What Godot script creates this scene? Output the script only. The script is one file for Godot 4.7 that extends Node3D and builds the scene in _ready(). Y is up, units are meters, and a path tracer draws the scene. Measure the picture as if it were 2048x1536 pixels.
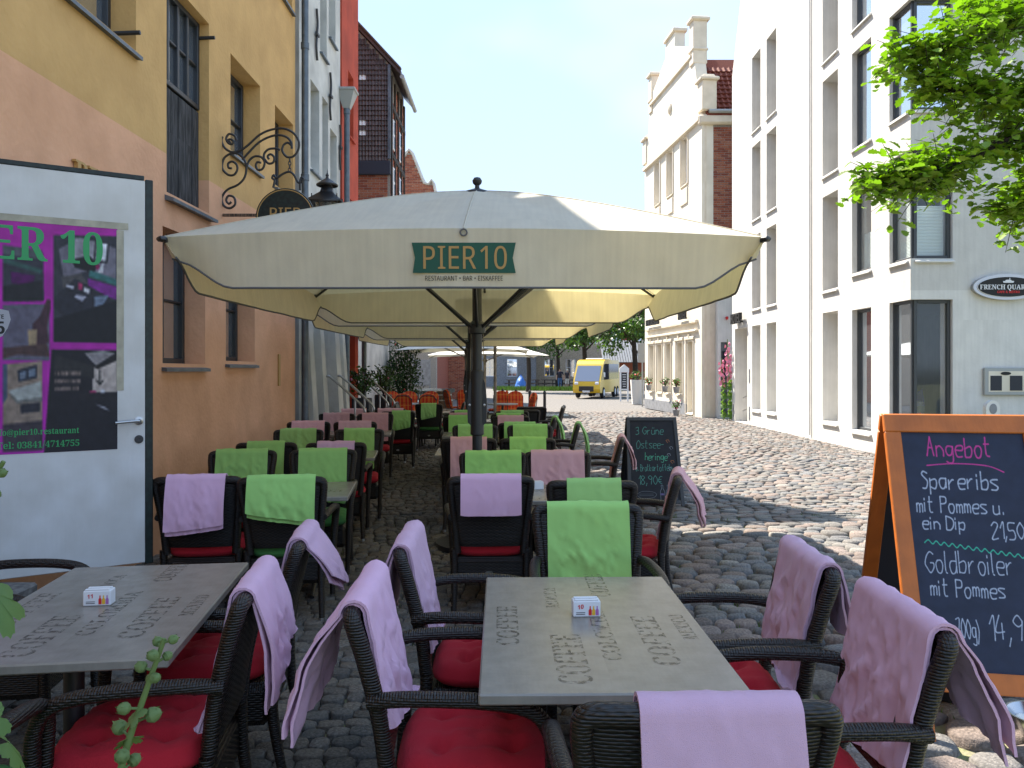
extends Node3D
# A cafe terrace in an old-town street. x: across the street, y: up, -z: along the street away from the camera.
# P(x, y, d) is a point x metres to the side, y metres up, d metres down the street.

var M := {}
var T := {}
var taken := {}
var rng := RandomNumberGenerator.new()
var noise := FastNoiseLite.new()

func P(x: float, y: float, d: float) -> Vector3:
	return Vector3(x, y, -d)

class MB:
	var v := PackedVector3Array()
	var n := PackedVector3Array()
	var uv := PackedVector2Array()
	var c := PackedColorArray()
	var ix := PackedInt32Array()
	var col := Color(1, 1, 1)
	func vert(p: Vector3, nn: Vector3, t := Vector2.ZERO) -> int:
		v.append(p); n.append(nn); uv.append(t); c.append(col)
		return v.size() - 1
	func face(i: int, j: int, k: int) -> void:  # counter-clockwise seen from outside
		ix.append(i); ix.append(k); ix.append(j)
	func tri(a: Vector3, b: Vector3, e: Vector3) -> void:
		var nn := (b - a).cross(e - a).normalized()
		face(vert(a, nn), vert(b, nn), vert(e, nn))
	func quad(a: Vector3, b: Vector3, e: Vector3, d: Vector3, flat_uv := false) -> void:
		var nn := (b - a).cross(d - a).normalized()
		if nn.length() < 0.5:
			nn = (e - a).cross(d - a).normalized()
		var t := [Vector2(0, 1), Vector2(1, 1), Vector2(1, 0), Vector2(0, 0)]
		var i := vert(a, nn, t[0]); var j := vert(b, nn, t[1]); var k := vert(e, nn, t[2]); var l := vert(d, nn, t[3])
		face(i, j, k); face(i, k, l)
	func hexa(q: Array) -> void:  # 0-3 bottom (counter-clockwise from above), 4-7 top
		quad(q[3], q[2], q[1], q[0]); quad(q[4], q[5], q[6], q[7])
		for i in 4:
			var j := (i + 1) % 4
			quad(q[i], q[j], q[4 + j], q[4 + i])
	func box(a: Vector3, b: Vector3) -> void:
		var lo := Vector3(minf(a.x, b.x), minf(a.y, b.y), minf(a.z, b.z)); var hi := Vector3(maxf(a.x, b.x), maxf(a.y, b.y), maxf(a.z, b.z))
		hexa([Vector3(lo.x, lo.y, hi.z), Vector3(hi.x, lo.y, hi.z), Vector3(hi.x, lo.y, lo.z), Vector3(lo.x, lo.y, lo.z), Vector3(lo.x, hi.y, hi.z), hi, Vector3(hi.x, hi.y, lo.z), Vector3(lo.x, hi.y, lo.z)])
	func cbox(s: Vector3, ch: float, xf := Transform3D()) -> void:  # box with chamfered edges, centred
		var h := s / 2
		ch = minf(ch, minf(h.x, minf(h.y, h.z)) * 0.9)
		var corner := func(sx, sy, sz, axis):
			var p := Vector3(sx * (h.x - ch), sy * (h.y - ch), sz * (h.z - ch))
			p[axis] += [sx, sy, sz][axis] * ch
			return xf * p
		for axis in 3:
			for s1 in [-1, 1]:
				var b := (axis + 1) % 3; var e := (axis + 2) % 3
				var q := []
				for pr in [[-1, -1], [1, -1], [1, 1], [-1, 1]]:
					var sg := [0, 0, 0]
					sg[axis] = s1; sg[b] = pr[0] * s1; sg[e] = pr[1]
					q.append(corner.call(sg[0], sg[1], sg[2], axis))
				quad(q[0], q[1], q[2], q[3])
		for axis in 3:  # the edges that run along axis
			var b := (axis + 1) % 3; var e := (axis + 2) % 3
			for sb in [-1, 1]:
				for se in [-1, 1]:
					var a0 := [0, 0, 0]; a0[axis] = -1; a0[b] = sb; a0[e] = se
					var a1 := a0.duplicate(); a1[axis] = 1
					var q := [corner.call(a0[0], a0[1], a0[2], b), corner.call(a1[0], a1[1], a1[2], b), corner.call(a1[0], a1[1], a1[2], e), corner.call(a0[0], a0[1], a0[2], e)]
					if sb * se < 0:
						q.reverse()
					q.reverse()
					quad(q[0], q[1], q[2], q[3])
		for sx in [-1, 1]:
			for sy in [-1, 1]:
				for sz in [-1, 1]:
					var a: Vector3 = corner.call(sx, sy, sz, 0); var b: Vector3 = corner.call(sx, sy, sz, 1); var e: Vector3 = corner.call(sx, sy, sz, 2)
					if sx * sy * sz > 0: tri(a, b, e)
					else: tri(a, e, b)
	func grid(rows: Array, flip := false, wrap := false) -> void:  # rows of points; outside is (next in row) x (next row)
		var h: int = rows.size(); var w: int = rows[0].size()
		var base := v.size()
		var run := 0.0
		for r in h:
			var across := 0.0
			if r > 0: run += (rows[r][0] - rows[r - 1][0]).length()
			for k in w:
				var du: Vector3 = rows[r][mini(k + 1, w - 1)] - rows[r][maxi(k - 1, 0)]
				if wrap and (k == 0 or k == w - 1): du = rows[r][1] - rows[r][w - 2]
				var dv: Vector3 = rows[mini(r + 1, h - 1)][k] - rows[maxi(r - 1, 0)][k]
				if wrap and du.length_squared() < 1e-12:   # a pole: take the next row's direction
					var rr: Array = rows[r + 1 if r + 1 < h else r - 1]
					du = rr[mini(k + 1, w - 1)] - rr[k - 1] if k > 0 and k < w - 1 else rr[1] - rr[w - 2]
				var nn := du.cross(dv).normalized()
				if k > 0: across += (rows[r][k] - rows[r][k - 1]).length()
				vert(rows[r][k], -nn if flip else nn, Vector2(across, run))
		for r in h - 1:
			for k in w - 1:
				var i := base + r * w + k
				if flip: face(i, i + w, i + 1); face(i + 1, i + w, i + w + 1)
				else: face(i, i + 1, i + w); face(i + 1, i + w + 1, i + w)
	func tube(pts: Array, rad, seg := 8, cap := true, flat := 1.0) -> void:
		var rows := []
		var count: int = pts.size()
		var up := Vector3.UP
		var t0: Vector3 = (pts[1] - pts[0]).normalized()
		if absf(t0.dot(up)) > 0.9: up = Vector3.RIGHT
		var side := t0.cross(up).normalized()
		for i in count:
			var t: Vector3 = (pts[mini(i + 1, count - 1)] - pts[maxi(i - 1, 0)]).normalized()
			side = (side - t * side.dot(t)).normalized()
			var b := t.cross(side)
			var r: float = rad[i] if rad is Array else rad
			var row := []
			for k in seg + 1:
				var a := TAU * (k % seg) / seg
				row.append(pts[i] + side * cos(a) * r + b * sin(a) * r * flat)
			rows.append(row)
		grid(rows, false, true)
		if cap:
			for e in [0, count - 1]:
				var t: Vector3 = (pts[1] - pts[0]).normalized() if e == 0 else (pts[count - 1] - pts[count - 2]).normalized()
				var nn := -t if e == 0 else t
				var m := vert(pts[e], nn)
				for k in seg:
					var i := vert(rows[e][k], nn); var j := vert(rows[e][k + 1], nn)
					if e == 0: face(m, j, i)
					else: face(m, i, j)
	func lathe(prof: Array, seg: int, xf := Transform3D()) -> void:  # Vector2(radius, y) from bottom to top
		var rows := []
		for i in prof.size():
			var p: Vector2 = prof[i]
			var row := []
			for k in seg + 1:
				var a := -TAU * (k % seg) / seg
				row.append(xf * Vector3(cos(a) * p.x, p.y, sin(a) * p.x))
			rows.append(row)
			if i > 0 and i < prof.size() - 1 and absf((p - prof[i - 1]).angle_to(prof[i + 1] - p)) > 0.7:   # a sharp edge
				grid(rows, false, true)
				rows = [row]
		grid(rows, false, true)
	func prism(poly: PackedVector2Array, z0: float, z1: float, xf := Transform3D()) -> void:  # outline in x/y pushed from z0 to z1
		if Geometry2D.is_polygon_clockwise(poly):
			poly = poly.duplicate(); poly.reverse()
		var tr := Geometry2D.triangulate_polygon(poly)
		for i in range(0, tr.size(), 3):
			var a := poly[tr[i]]; var b := poly[tr[i + 1]]; var e := poly[tr[i + 2]]
			if (b - a).cross(e - a) < 0:
				var s := b; b = e; e = s
			tri(xf * Vector3(a.x, a.y, z1), xf * Vector3(b.x, b.y, z1), xf * Vector3(e.x, e.y, z1))
			tri(xf * Vector3(a.x, a.y, z0), xf * Vector3(e.x, e.y, z0), xf * Vector3(b.x, b.y, z0))
		for i in poly.size():
			var a := poly[i]; var b := poly[(i + 1) % poly.size()]
			quad(xf * Vector3(a.x, a.y, z0), xf * Vector3(b.x, b.y, z0), xf * Vector3(b.x, b.y, z1), xf * Vector3(a.x, a.y, z1))
	func mesh(mat: Material) -> ArrayMesh:
		var a := []
		a.resize(Mesh.ARRAY_MAX)
		a[Mesh.ARRAY_VERTEX] = v; a[Mesh.ARRAY_NORMAL] = n; a[Mesh.ARRAY_TEX_UV] = uv; a[Mesh.ARRAY_COLOR] = c; a[Mesh.ARRAY_INDEX] = ix
		var m := ArrayMesh.new()
		m.add_surface_from_arrays(Mesh.PRIMITIVE_TRIANGLES, a)
		m.surface_set_material(0, mat)
		return m

# ---------- nodes ----------
func named(called: String) -> String:
	var k: int = taken.get(called, 0)
	taken[called] = k + 1
	return called if k == 0 else "%s_%03d" % [called, k]

func tag(o: Node, label: String, category: String, group := "", kind := "") -> Node:
	if label: o.set_meta("label", label)
	if category: o.set_meta("category", category)
	if group: o.set_meta("group", group)
	if kind: o.set_meta("kind", kind)
	return o

func thing(called: String, label: String, category: String, where := Vector3.ZERO, turn := 0.0, group := "") -> Node3D:
	var o := Node3D.new()
	o.name = named(called)
	add_child(o)
	o.position = where
	o.rotation.y = turn
	tag(o, label, category, group)
	return o

func part(mb: MB, called: String, mat: Material, parent: Node) -> MeshInstance3D:
	return put(mb.mesh(mat), called, parent)

func put(me: Mesh, called: String, parent: Node, xf := Transform3D()) -> MeshInstance3D:
	var o := MeshInstance3D.new()
	o.mesh = me
	o.name = named(called) if parent == self else called
	parent.add_child(o, true)
	o.transform = xf
	return o

func structure(mb: MB, called: String, mat: Material) -> MeshInstance3D:
	var o := part(mb, called, mat, self)
	o.set_meta("kind", "structure")
	return o

func copy(src: Node3D, label: String, where: Vector3, turn: float, group := "") -> Node3D:
	var o: Node3D = src.duplicate()
	o.name = named(str(src.name).rstrip("_0123456789"))
	add_child(o)
	o.position = where
	o.rotation.y = turn
	if label: o.set_meta("label", label)
	if group: o.set_meta("group", group)
	return o

func text(words: String, called: String, size: float, depth: float, mat: Material, parent: Node, xf: Transform3D, font := "Droid Sans", bold := false, squeeze := 1.0) -> MeshInstance3D:
	var f := SystemFont.new()
	f.font_names = PackedStringArray([font])
	if bold: f.font_weight = 700
	var t := TextMesh.new()
	t.text = words
	t.font = f
	t.font_size = 64
	t.pixel_size = size / 46.0   # capitals about size metres tall
	t.depth = depth
	t.curve_step = 1.0
	t.material = mat
	return put(t, called, parent, xf * Transform3D(Basis.from_scale(Vector3(squeeze, 1, 1)), Vector3.ZERO))

# ---------- materials ----------
func lin(c: Color) -> Color:
	return c.linear_to_srgb()

func mat(key: String, c: Color, rough := 0.85, o := {}) -> StandardMaterial3D:
	var m := StandardMaterial3D.new()
	m.resource_name = key
	m.albedo_color = lin(c)
	m.roughness = rough
	m.metallic = o.get("metal", 0.0)
	m.metallic_specular = o.get("spec", 0.5)
	if o.has("tex"):
		m.albedo_texture = T[o.tex]
		m.uv1_triplanar = o.get("tri", true)
		m.uv1_world_triplanar = o.get("world", false)
		var s: float = o.get("scale", 1.0)
		m.uv1_scale = Vector3.ONE * s
	if o.has("bump"):
		m.heightmap_enabled = true
		m.heightmap_texture = T[o.bump]
		m.heightmap_scale = o.get("relief", 0.3)
		if not o.has("tex"):
			m.uv1_triplanar = o.get("tri", true)
			m.uv1_world_triplanar = o.get("world", false)
			m.uv1_scale = Vector3.ONE * o.get("scale", 1.0)
	if o.has("vc"): m.vertex_color_use_as_albedo = true
	if o.has("back"):
		m.backlight_enabled = true
		m.backlight = o.back
	if o.has("rim"):
		m.rim_enabled = true
		m.rim = o.rim
		m.rim_tint = 0.6
	if o.has("alpha"):
		m.transparency = BaseMaterial3D.TRANSPARENCY_ALPHA
		m.albedo_color.a = o.alpha
	if o.has("coat"):
		m.clearcoat_enabled = true
		m.clearcoat = o.coat
		m.clearcoat_roughness = 0.15
	M[key] = m
	return m

func ntex(key: String, freq: float, lo: Color, hi: Color, oct := 4, size := 512, kind := FastNoiseLite.TYPE_SIMPLEX_SMOOTH, stretch := Vector3.ONE) -> void:
	var nz := FastNoiseLite.new()
	nz.seed = key.hash() % 1000
	nz.noise_type = kind
	nz.frequency = freq
	nz.fractal_octaves = oct
	var t := NoiseTexture2D.new()
	t.width = size; t.height = size
	t.seamless = true
	t.noise = nz
	var g := Gradient.new()
	g.set_color(0, lo.clamp()); g.set_color(1, hi)
	if lo.a < 0.0: g.set_offset(0, 0.3)
	t.color_ramp = g
	T[key] = t

func itex(key: String, im: Image) -> void:
	T[key] = ImageTexture.create_from_image(im)

func make_textures() -> void:
	ntex("mottle", 0.008, Color(0.80, 0.80, 0.80), Color(1, 1, 1), 5)
	ntex("soft", 0.006, Color(0.9, 0.89, 0.87), Color(1, 1, 1), 5)
	ntex("grit", 0.06, Color(0, 0, 0), Color(1, 1, 1), 4)
	ntex("fleece", 0.12, Color(0, 0, 0), Color(1, 1, 1), 3)
	ntex("stone", 0.035, Color(0.55, 0.55, 0.55), Color(1, 1, 1), 5)
	ntex("rust", 0.02, Color(0.45, 0.42, 0.4), Color(1, 1, 1), 5)
	ntex("soil", 0.02, Color(0.16, 0.19, 0.06).linear_to_srgb(), Color(0.27, 0.23, 0.17).linear_to_srgb(), 5)
	ntex("worn", 0.03, Color(1, 1, 1, -0.3), Color(1, 1, 1, 0.5), 4)
	# wicker: strands that pass over and under the uprights
	var im := Image.create(128, 128, false, Image.FORMAT_RGB8)
	var hm := Image.create(128, 128, false, Image.FORMAT_RGB8)
	var nz := FastNoiseLite.new(); nz.seed = 5; nz.frequency = 0.09
	for y in 128:
		for x in 128:
			var row := y / 16; var fy := (y % 16) / 16.0  # eight strands to the tile
			var ph := (x + (32 if row % 2 else 0)) % 64 / 64.0
			var over := 0.5 + 0.5 * cos(ph * TAU)
			var strand := sqrt(maxf(0, 1.0 - pow((fy - 0.5) * 2.1, 2)))
			var h := strand * (0.35 + 0.65 * over)
			hm.set_pixel(x, y, Color(h, h, h))
			var nv := nz.get_noise_2d(x, y * 3.0)
			var b := 0.72 + 0.28 * nv + 0.12 * sin(row * 2.4)
			var g := clampf(b * (0.25 + 0.75 * strand) * (0.45 + 0.55 * over), 0, 1)
			im.set_pixel(x, y, Color(g, g * 0.90, g * 0.82))
	itex("wicker", im); itex("wicker_h", hm)
	# weathered boards / wood grain, running along v
	var wd := Image.create(256, 256, false, Image.FORMAT_RGB8)
	var n2 := FastNoiseLite.new(); n2.seed = 9; n2.frequency = 0.05; n2.fractal_octaves = 4
	for y in 256:
		for x in 256:
			var a := n2.get_noise_2d(x * 2.2 + 8 * n2.get_noise_2d(x * 0.5, y * 0.2), y * 0.16)
			var g := clampf(0.72 + a * 0.75, 0.2, 1)
			wd.set_pixel(x, y, Color(g, g, g))
	itex("grain", wd)
	# table top laminate: brown-grey, cloudy
	var tt := Image.create(512, 512, false, Image.FORMAT_RGB8)
	for y in 512:
		for x in 512:
			var a := n2.get_noise_2d(x * 0.35, y * 0.35) * 0.5 + n2.get_noise_2d(x * 2.5, y * 0.4) * 0.16 + n2.get_noise_2d(x * 0.4, y * 3.0 + 300) * 0.14
			var g := clampf(0.5 + a * 0.55, 0, 1)
			tt.set_pixel(x, y, Color(0.185, 0.165, 0.14).lerp(Color(0.32, 0.295, 0.255), g).linear_to_srgb())
	itex("laminate", tt)
	# awning cloth: faint streaks of run-off dirt, running along v
	var cv := Image.create(256, 256, false, Image.FORMAT_RGB8)
	for y in 256:
		for x in 256:
			var st := n2.get_noise_2d(x * 3.0, y * 0.12) * 0.5 + n2.get_noise_2d(x * 0.5 + 90, y * 0.4) * 0.6
			var g := clampf(0.97 + st * 0.06, 0.8, 1.0)
			cv.set_pixel(x, y, Color(g, g * 0.99, g * 0.965))
	itex("streaks", cv)
	# red tartan cushion cloth
	var pl := Image.create(128, 128, false, Image.FORMAT_RGB8)
	for y in 128:
		for x in 128:
			var cc := Color(0.55, 0.035, 0.012)
			if x % 64 > 44: cc = Color(0.62, 0.13, 0.02)
			if y % 64 > 48: cc = cc.lerp(Color(0.3, 0.02, 0.01), 0.5)
			if x % 64 in [20, 21, 25, 26] or y % 64 in [12, 13, 17]: cc = cc.lerp(Color(0.75, 0.5, 0.1), 0.75)
			pl.set_pixel(x, y, cc.linear_to_srgb())
	itex("tartan", pl)

func make_materials() -> void:
	mat("ochre", Color(0.66, 0.40, 0.155), 0.95, {"tex": "soft", "world": true, "scale": 0.5, "bump": "grit", "relief": 0.3})
	mat("salmon", Color(0.79, 0.425, 0.25), 0.95, {"tex": "soft", "world": true, "scale": 0.5, "bump": "grit", "relief": 0.3})
	mat("white_plaster", Color(0.68, 0.67, 0.63), 0.95, {"tex": "mottle", "world": true, "scale": 0.3, "bump": "grit", "relief": 0.25})
	mat("lilac_plaster", Color(0.45, 0.38, 0.40), 0.95, {"tex": "mottle", "world": true, "scale": 0.3})
	mat("red_plaster", Color(0.52, 0.075, 0.035), 0.95, {"tex": "mottle", "world": true, "scale": 0.3, "bump": "grit", "relief": 0.2})
	mat("modern_white", Color(0.70, 0.70, 0.70), 0.95, {"tex": "streaks", "world": true, "scale": 0.4, "bump": "grit", "relief": 0.15})
	mat("modern_grey", Color(0.60, 0.597, 0.595), 0.95, {"tex": "streaks", "world": true, "scale": 0.4, "bump": "grit", "relief": 0.15})
	mat("cream", Color(0.80, 0.74, 0.62), 0.95, {"tex": "soft", "world": true, "scale": 0.3})
	mat("cream_trim", Color(0.76, 0.68, 0.55), 0.9, {"tex": "soft", "world": true, "scale": 0.5})
	mat("mortar", Color(0.50, 0.46, 0.41), 0.95, {"tex": "stone", "world": true, "scale": 2.0})
	mat("brick_a", Color(0.54, 0.16, 0.085), 0.95, {"tex": "stone", "world": true, "scale": 1.7})
	mat("brick_b", Color(0.40, 0.11, 0.065), 0.95, {"tex": "stone", "world": true, "scale": 1.7})
	mat("brick_c", Color(0.60, 0.23, 0.13), 0.95, {"tex": "stone", "world": true, "scale": 1.7})
	mat("roof_tile", Color(0.33, 0.075, 0.04), 0.8, {"tex": "stone", "world": true, "scale": 1.5})
	mat("dark_tile", Color(0.12, 0.075, 0.065), 0.36, {"tex": "stone", "world": true, "scale": 2.0})
	mat("glaze_tile", Color(0.155, 0.10, 0.09), 0.3, {"tex": "stone", "world": true, "scale": 2.0})
	mat("clear_tile", Color(0.7, 0.72, 0.74), 0.3)
	mat("zinc", Color(0.16, 0.19, 0.22), 0.5, {"metal": 0.6, "tex": "mottle", "world": true})
	mat("zinc_light", Color(0.36, 0.37, 0.36), 0.55, {"metal": 0.4})
	mat("steel", Color(0.45, 0.45, 0.45), 0.3, {"metal": 1.0})
	mat("iron", Color(0.012, 0.012, 0.014), 0.5, {"spec": 0.6})
	mat("window_black", Color(0.022, 0.024, 0.028), 0.45)
	mat("window_dark", Color(0.045, 0.05, 0.055), 0.45)
	mat("glass", Color(0.5, 0.6, 0.62), 0.02, {"alpha": 0.10, "spec": 0.9})
	mat("glass_sky", Color(0.62, 0.67, 0.72), 0.03, {"spec": 1.0, "coat": 1.0, "metal": 0.9})
	M.glass_sky.clearcoat_roughness = 0.02
	mat("room", Color(0.06, 0.06, 0.065), 0.95)
	mat("room_light", Color(0.35, 0.34, 0.32), 0.95)
	mat("blind", Color(0.62, 0.70, 0.68), 0.8)
	mat("board_wood", Color(0.075, 0.072, 0.075), 0.85, {"tex": "grain", "world": true, "scale": 1.3})
	mat("door_white", Color(0.66, 0.665, 0.66), 0.45, {"tex": "soft", "scale": 0.8, "bump": "grain", "relief": 0.06})
	mat("door_green", Color(0.012, 0.03, 0.026), 0.45, {"tex": "rust", "scale": 2.0})
	mat("tape", Color(0.46, 0.43, 0.33), 0.5, {"tex": "mottle", "scale": 2.0})
	mat("canvas", Color(0.80, 0.77, 0.685), 0.9, {"tex": "streaks", "scale": 0.6, "bump": "fleece", "relief": 0.06, "back": Color(0.84, 0.815, 0.66)})
	mat("canvas_white", Color(0.75, 0.74, 0.70), 0.9, {"tex": "soft", "scale": 0.5, "back": Color(0.4, 0.4, 0.36)})
	mat("binding", Color(0.12, 0.12, 0.125), 0.9)
	mat("pole_dark", Color(0.022, 0.025, 0.03), 0.4)
	mat("pole_beige", Color(0.42, 0.36, 0.28), 0.6, {"tex": "grain", "scale": 2.0})
	mat("sign_green", Color(0.008, 0.085, 0.052), 0.6)
	mat("sign_gold", Color(0.46, 0.27, 0.085), 0.55)
	mat("ink", Color(0.012, 0.012, 0.012), 0.7)
	mat("wicker", Color(0.048, 0.034, 0.028), 0.40, {"tex": "wicker", "scale": 14.0, "bump": "wicker_h", "relief": 0.6})
	mat("wicker_tube", Color(0.060, 0.042, 0.033), 0.38, {"tex": "wicker", "scale": 15.0, "bump": "wicker_h", "relief": 0.55})
	mat("cushion_red", Color(0.43, 0.008, 0.02), 0.95, {"bump": "fleece", "scale": 3.0, "relief": 0.12, "rim": 0.2})
	mat("cushion_green", Color(0.05, 0.19, 0.045), 0.95, {"bump": "fleece", "scale": 3.0, "relief": 0.12, "rim": 0.2})
	for q in [["lilac", Color(0.70, 0.43, 0.585)], ["pink", Color(0.76, 0.42, 0.45)], ["green", Color(0.34, 0.66, 0.17)]]:
		for k in 3:   # washed more and less often
			var c: Color = q[1]
			c = c.lerp(Color(0.6, 0.55, 0.55), 0.05 * k) * (1.0 - 0.06 * k)
			mat("fleece_%s_%d" % [q[0], k], c, 1.0, {"bump": "fleece", "scale": 7.0, "relief": 0.14, "rim": 0.6})
	var lam := mat("laminate", Color(1, 1, 1), 0.27, {"tex": "laminate", "scale": 1.1, "bump": "fleece", "relief": 0.02})
	lam.albedo_color = Color.WHITE
	mat("laminate_edge", Color(0.30, 0.26, 0.21), 0.5, {"tex": "mottle", "scale": 3.0})
	var pr := mat("table_print", Color(0.075, 0.063, 0.052), 0.35, {"tex": "worn", "scale": 2.3, "world": true})
	pr.transparency = BaseMaterial3D.TRANSPARENCY_ALPHA
	mat("paper_white", Color(0.72, 0.73, 0.75), 0.5)
	mat("red_paint", Color(0.6, 0.02, 0.02), 0.5)
	mat("yellow_paint", Color(0.75, 0.45, 0.03), 0.5)
	mat("violet_paint", Color(0.4, 0.15, 0.4), 0.5)
	mat("frame_orange", Color(0.56, 0.15, 0.018), 0.5, {"tex": "mottle", "scale": 1.5, "bump": "grain", "relief": 0.1})
	mat("chalk_board", Color(0.022, 0.027, 0.045), 0.85)
	mat("stem_green", Color(0.11, 0.17, 0.045), 0.7)
	mat("bud_green", Color(0.12, 0.18, 0.06), 0.75, {"back": Color(0.3, 0.4, 0.1)})
	mat("leaf_green", Color(0.07, 0.14, 0.035), 0.6, {"back": Color(0.45, 0.6, 0.12)})
	mat("oak_leaf", Color(1, 1, 1), 0.45, {"vc": true, "back": Color(0.75, 0.9, 0.3)})
	mat("bark", Color(0.09, 0.07, 0.05), 0.95, {"tex": "rust", "world": true, "scale": 1.5, "bump": "grit", "relief": 0.8})
	mat("grass", Color(1, 1, 1), 0.8, {"vc": true, "back": Color(0.5, 0.6, 0.2)})
	mat("stones", Color(1, 1, 1), 0.88, {"vc": true, "tex": "stone", "world": true, "scale": 2.6, "bump": "grit", "relief": 0.35})
	mat("ground", Color(1, 1, 1), 1.0, {"tex": "soil", "world": true, "scale": 0.8, "bump": "grit", "relief": 0.8})
	M.ground.albedo_color = Color.WHITE
	mat("far_paving", Color(0.24, 0.22, 0.20), 0.9, {"tex": "stone", "world": true, "scale": 0.5, "bump": "grit", "relief": 0.6})
	mat("tartan", Color(1, 1, 1), 0.95, {"tex": "tartan", "scale": 2.6})
	mat("plain_grey", Color(0.27, 0.28, 0.30), 0.9, {"tex": "mottle", "world": true})
	mat("plain_beige", Color(0.46, 0.39, 0.29), 0.9, {"tex": "mottle", "world": true})
	mat("barrel", Color(0.19, 0.12, 0.075), 0.7, {"tex": "grain", "scale": 2.0})
	mat("step_stone", Color(0.30, 0.28, 0.26), 0.9, {"tex": "stone", "world": true, "scale": 1.0})
	mat("panel_dark", Color(0.022, 0.024, 0.032), 0.6)
	mat("bus_yellow", Color(0.70, 0.46, 0.02), 0.3, {"coat": 0.6})
	mat("tyre", Color(0.015, 0.015, 0.016), 0.85)
	mat("bus_white", Color(0.7, 0.71, 0.72), 0.35)
	mat("dark_glass", Color(0.03, 0.035, 0.045), 0.05, {"spec": 0.8})
	mat("screen_glass", Color(0.16, 0.19, 0.26), 0.05, {"spec": 0.8})
	mat("skin", Color(0.45, 0.26, 0.18), 0.6)
	mat("pot_white", Color(0.66, 0.65, 0.62), 0.6)
	mat("flower_red", Color(0.6, 0.05, 0.04), 0.7)
	mat("flower_pink", Color(0.75, 0.28, 0.42), 0.7, {"back": Color(0.5, 0.2, 0.3)})
	mat("blue_cover", Color(0.03, 0.14, 0.45), 0.5)
	mat("bucket", Color(0.018, 0.018, 0.02), 0.35)
	mat("bowl_steel", Color(0.5, 0.52, 0.55), 0.22, {"metal": 1.0})
	mat("timber", Color(0.06, 0.045, 0.035), 0.9, {"tex": "grain", "world": true})
	mat("room_blue", Color(0.05, 0.08, 0.5), 0.8)

# ---------- light, sky, camera ----------
func make_world() -> void:
	var cam := Camera3D.new()
	cam.name = "camera"
	add_child(cam)
	cam.position = Vector3(0, 1.62, 0)
	var near := 0.05
	cam.set_frustum(near * 1536.0 / 1560.0, Vector2(0, -near * 28.0 / 1560.0), near, 600.0)
	cam.current = true
	var sun := DirectionalLight3D.new()
	sun.name = "sun"
	add_child(sun)
	sun.look_at_from_position(Vector3.ZERO, Vector3(0.46, -1.0, 0.67), Vector3.UP)
	sun.light_energy = 1.32
	sun.light_color = Color(1.0, 0.965, 0.91)
	sun.light_angular_distance = 0.5
	sun.shadow_enabled = true
	var sm := ProceduralSkyMaterial.new()
	sm.sky_top_color = Color(0.452, 0.548, 0.672)
	sm.sky_horizon_color = Color(0.548, 0.60, 0.675)
	sm.sky_curve = 0.3
	sm.ground_horizon_color = Color(0.6, 0.6, 0.58)
	sm.ground_bottom_color = Color(0.3, 0.28, 0.26)
	sm.sun_angle_max = 8.0
	sm.sky_energy_multiplier = 1.0
	var wisps := Image.create(512, 256, false, Image.FORMAT_RGBA8)   # thin high cloud
	var nz := FastNoiseLite.new(); nz.seed = 17; nz.frequency = 1.6; nz.fractal_octaves = 5
	for y in 256:
		for x in 512:
			var a := TAU * x / 512.0; var el := (0.5 - y / 256.0) * PI
			var p := Vector3(cos(a) * cos(el), sin(el) * 2.6, sin(a) * cos(el))
			var k := clampf(nz.get_noise_3d(p.x, p.y, p.z) * 1.6 - 0.12, 0, 1)
			wisps.set_pixel(x, y, Color(1, 1, 1, k * 0.22))
	sm.sky_cover = ImageTexture.create_from_image(wisps)
	sm.sky_cover_modulate = Color(0.7, 0.7, 0.7)
	var sky := Sky.new()
	sky.sky_material = sm
	var e := Environment.new()
	e.background_mode = Environment.BG_SKY
	e.sky = sky
	e.background_energy_multiplier = 1.0
	e.tonemap_mode = Environment.TONE_MAPPER_LINEAR
	e.tonemap_exposure = 3.65
	e.sdfgi_enabled = true
	e.ssao_enabled = true
	e.ssil_enabled = true
	var we := WorldEnvironment.new()
	we.name = "world"
	we.environment = e
	add_child(we)

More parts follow.
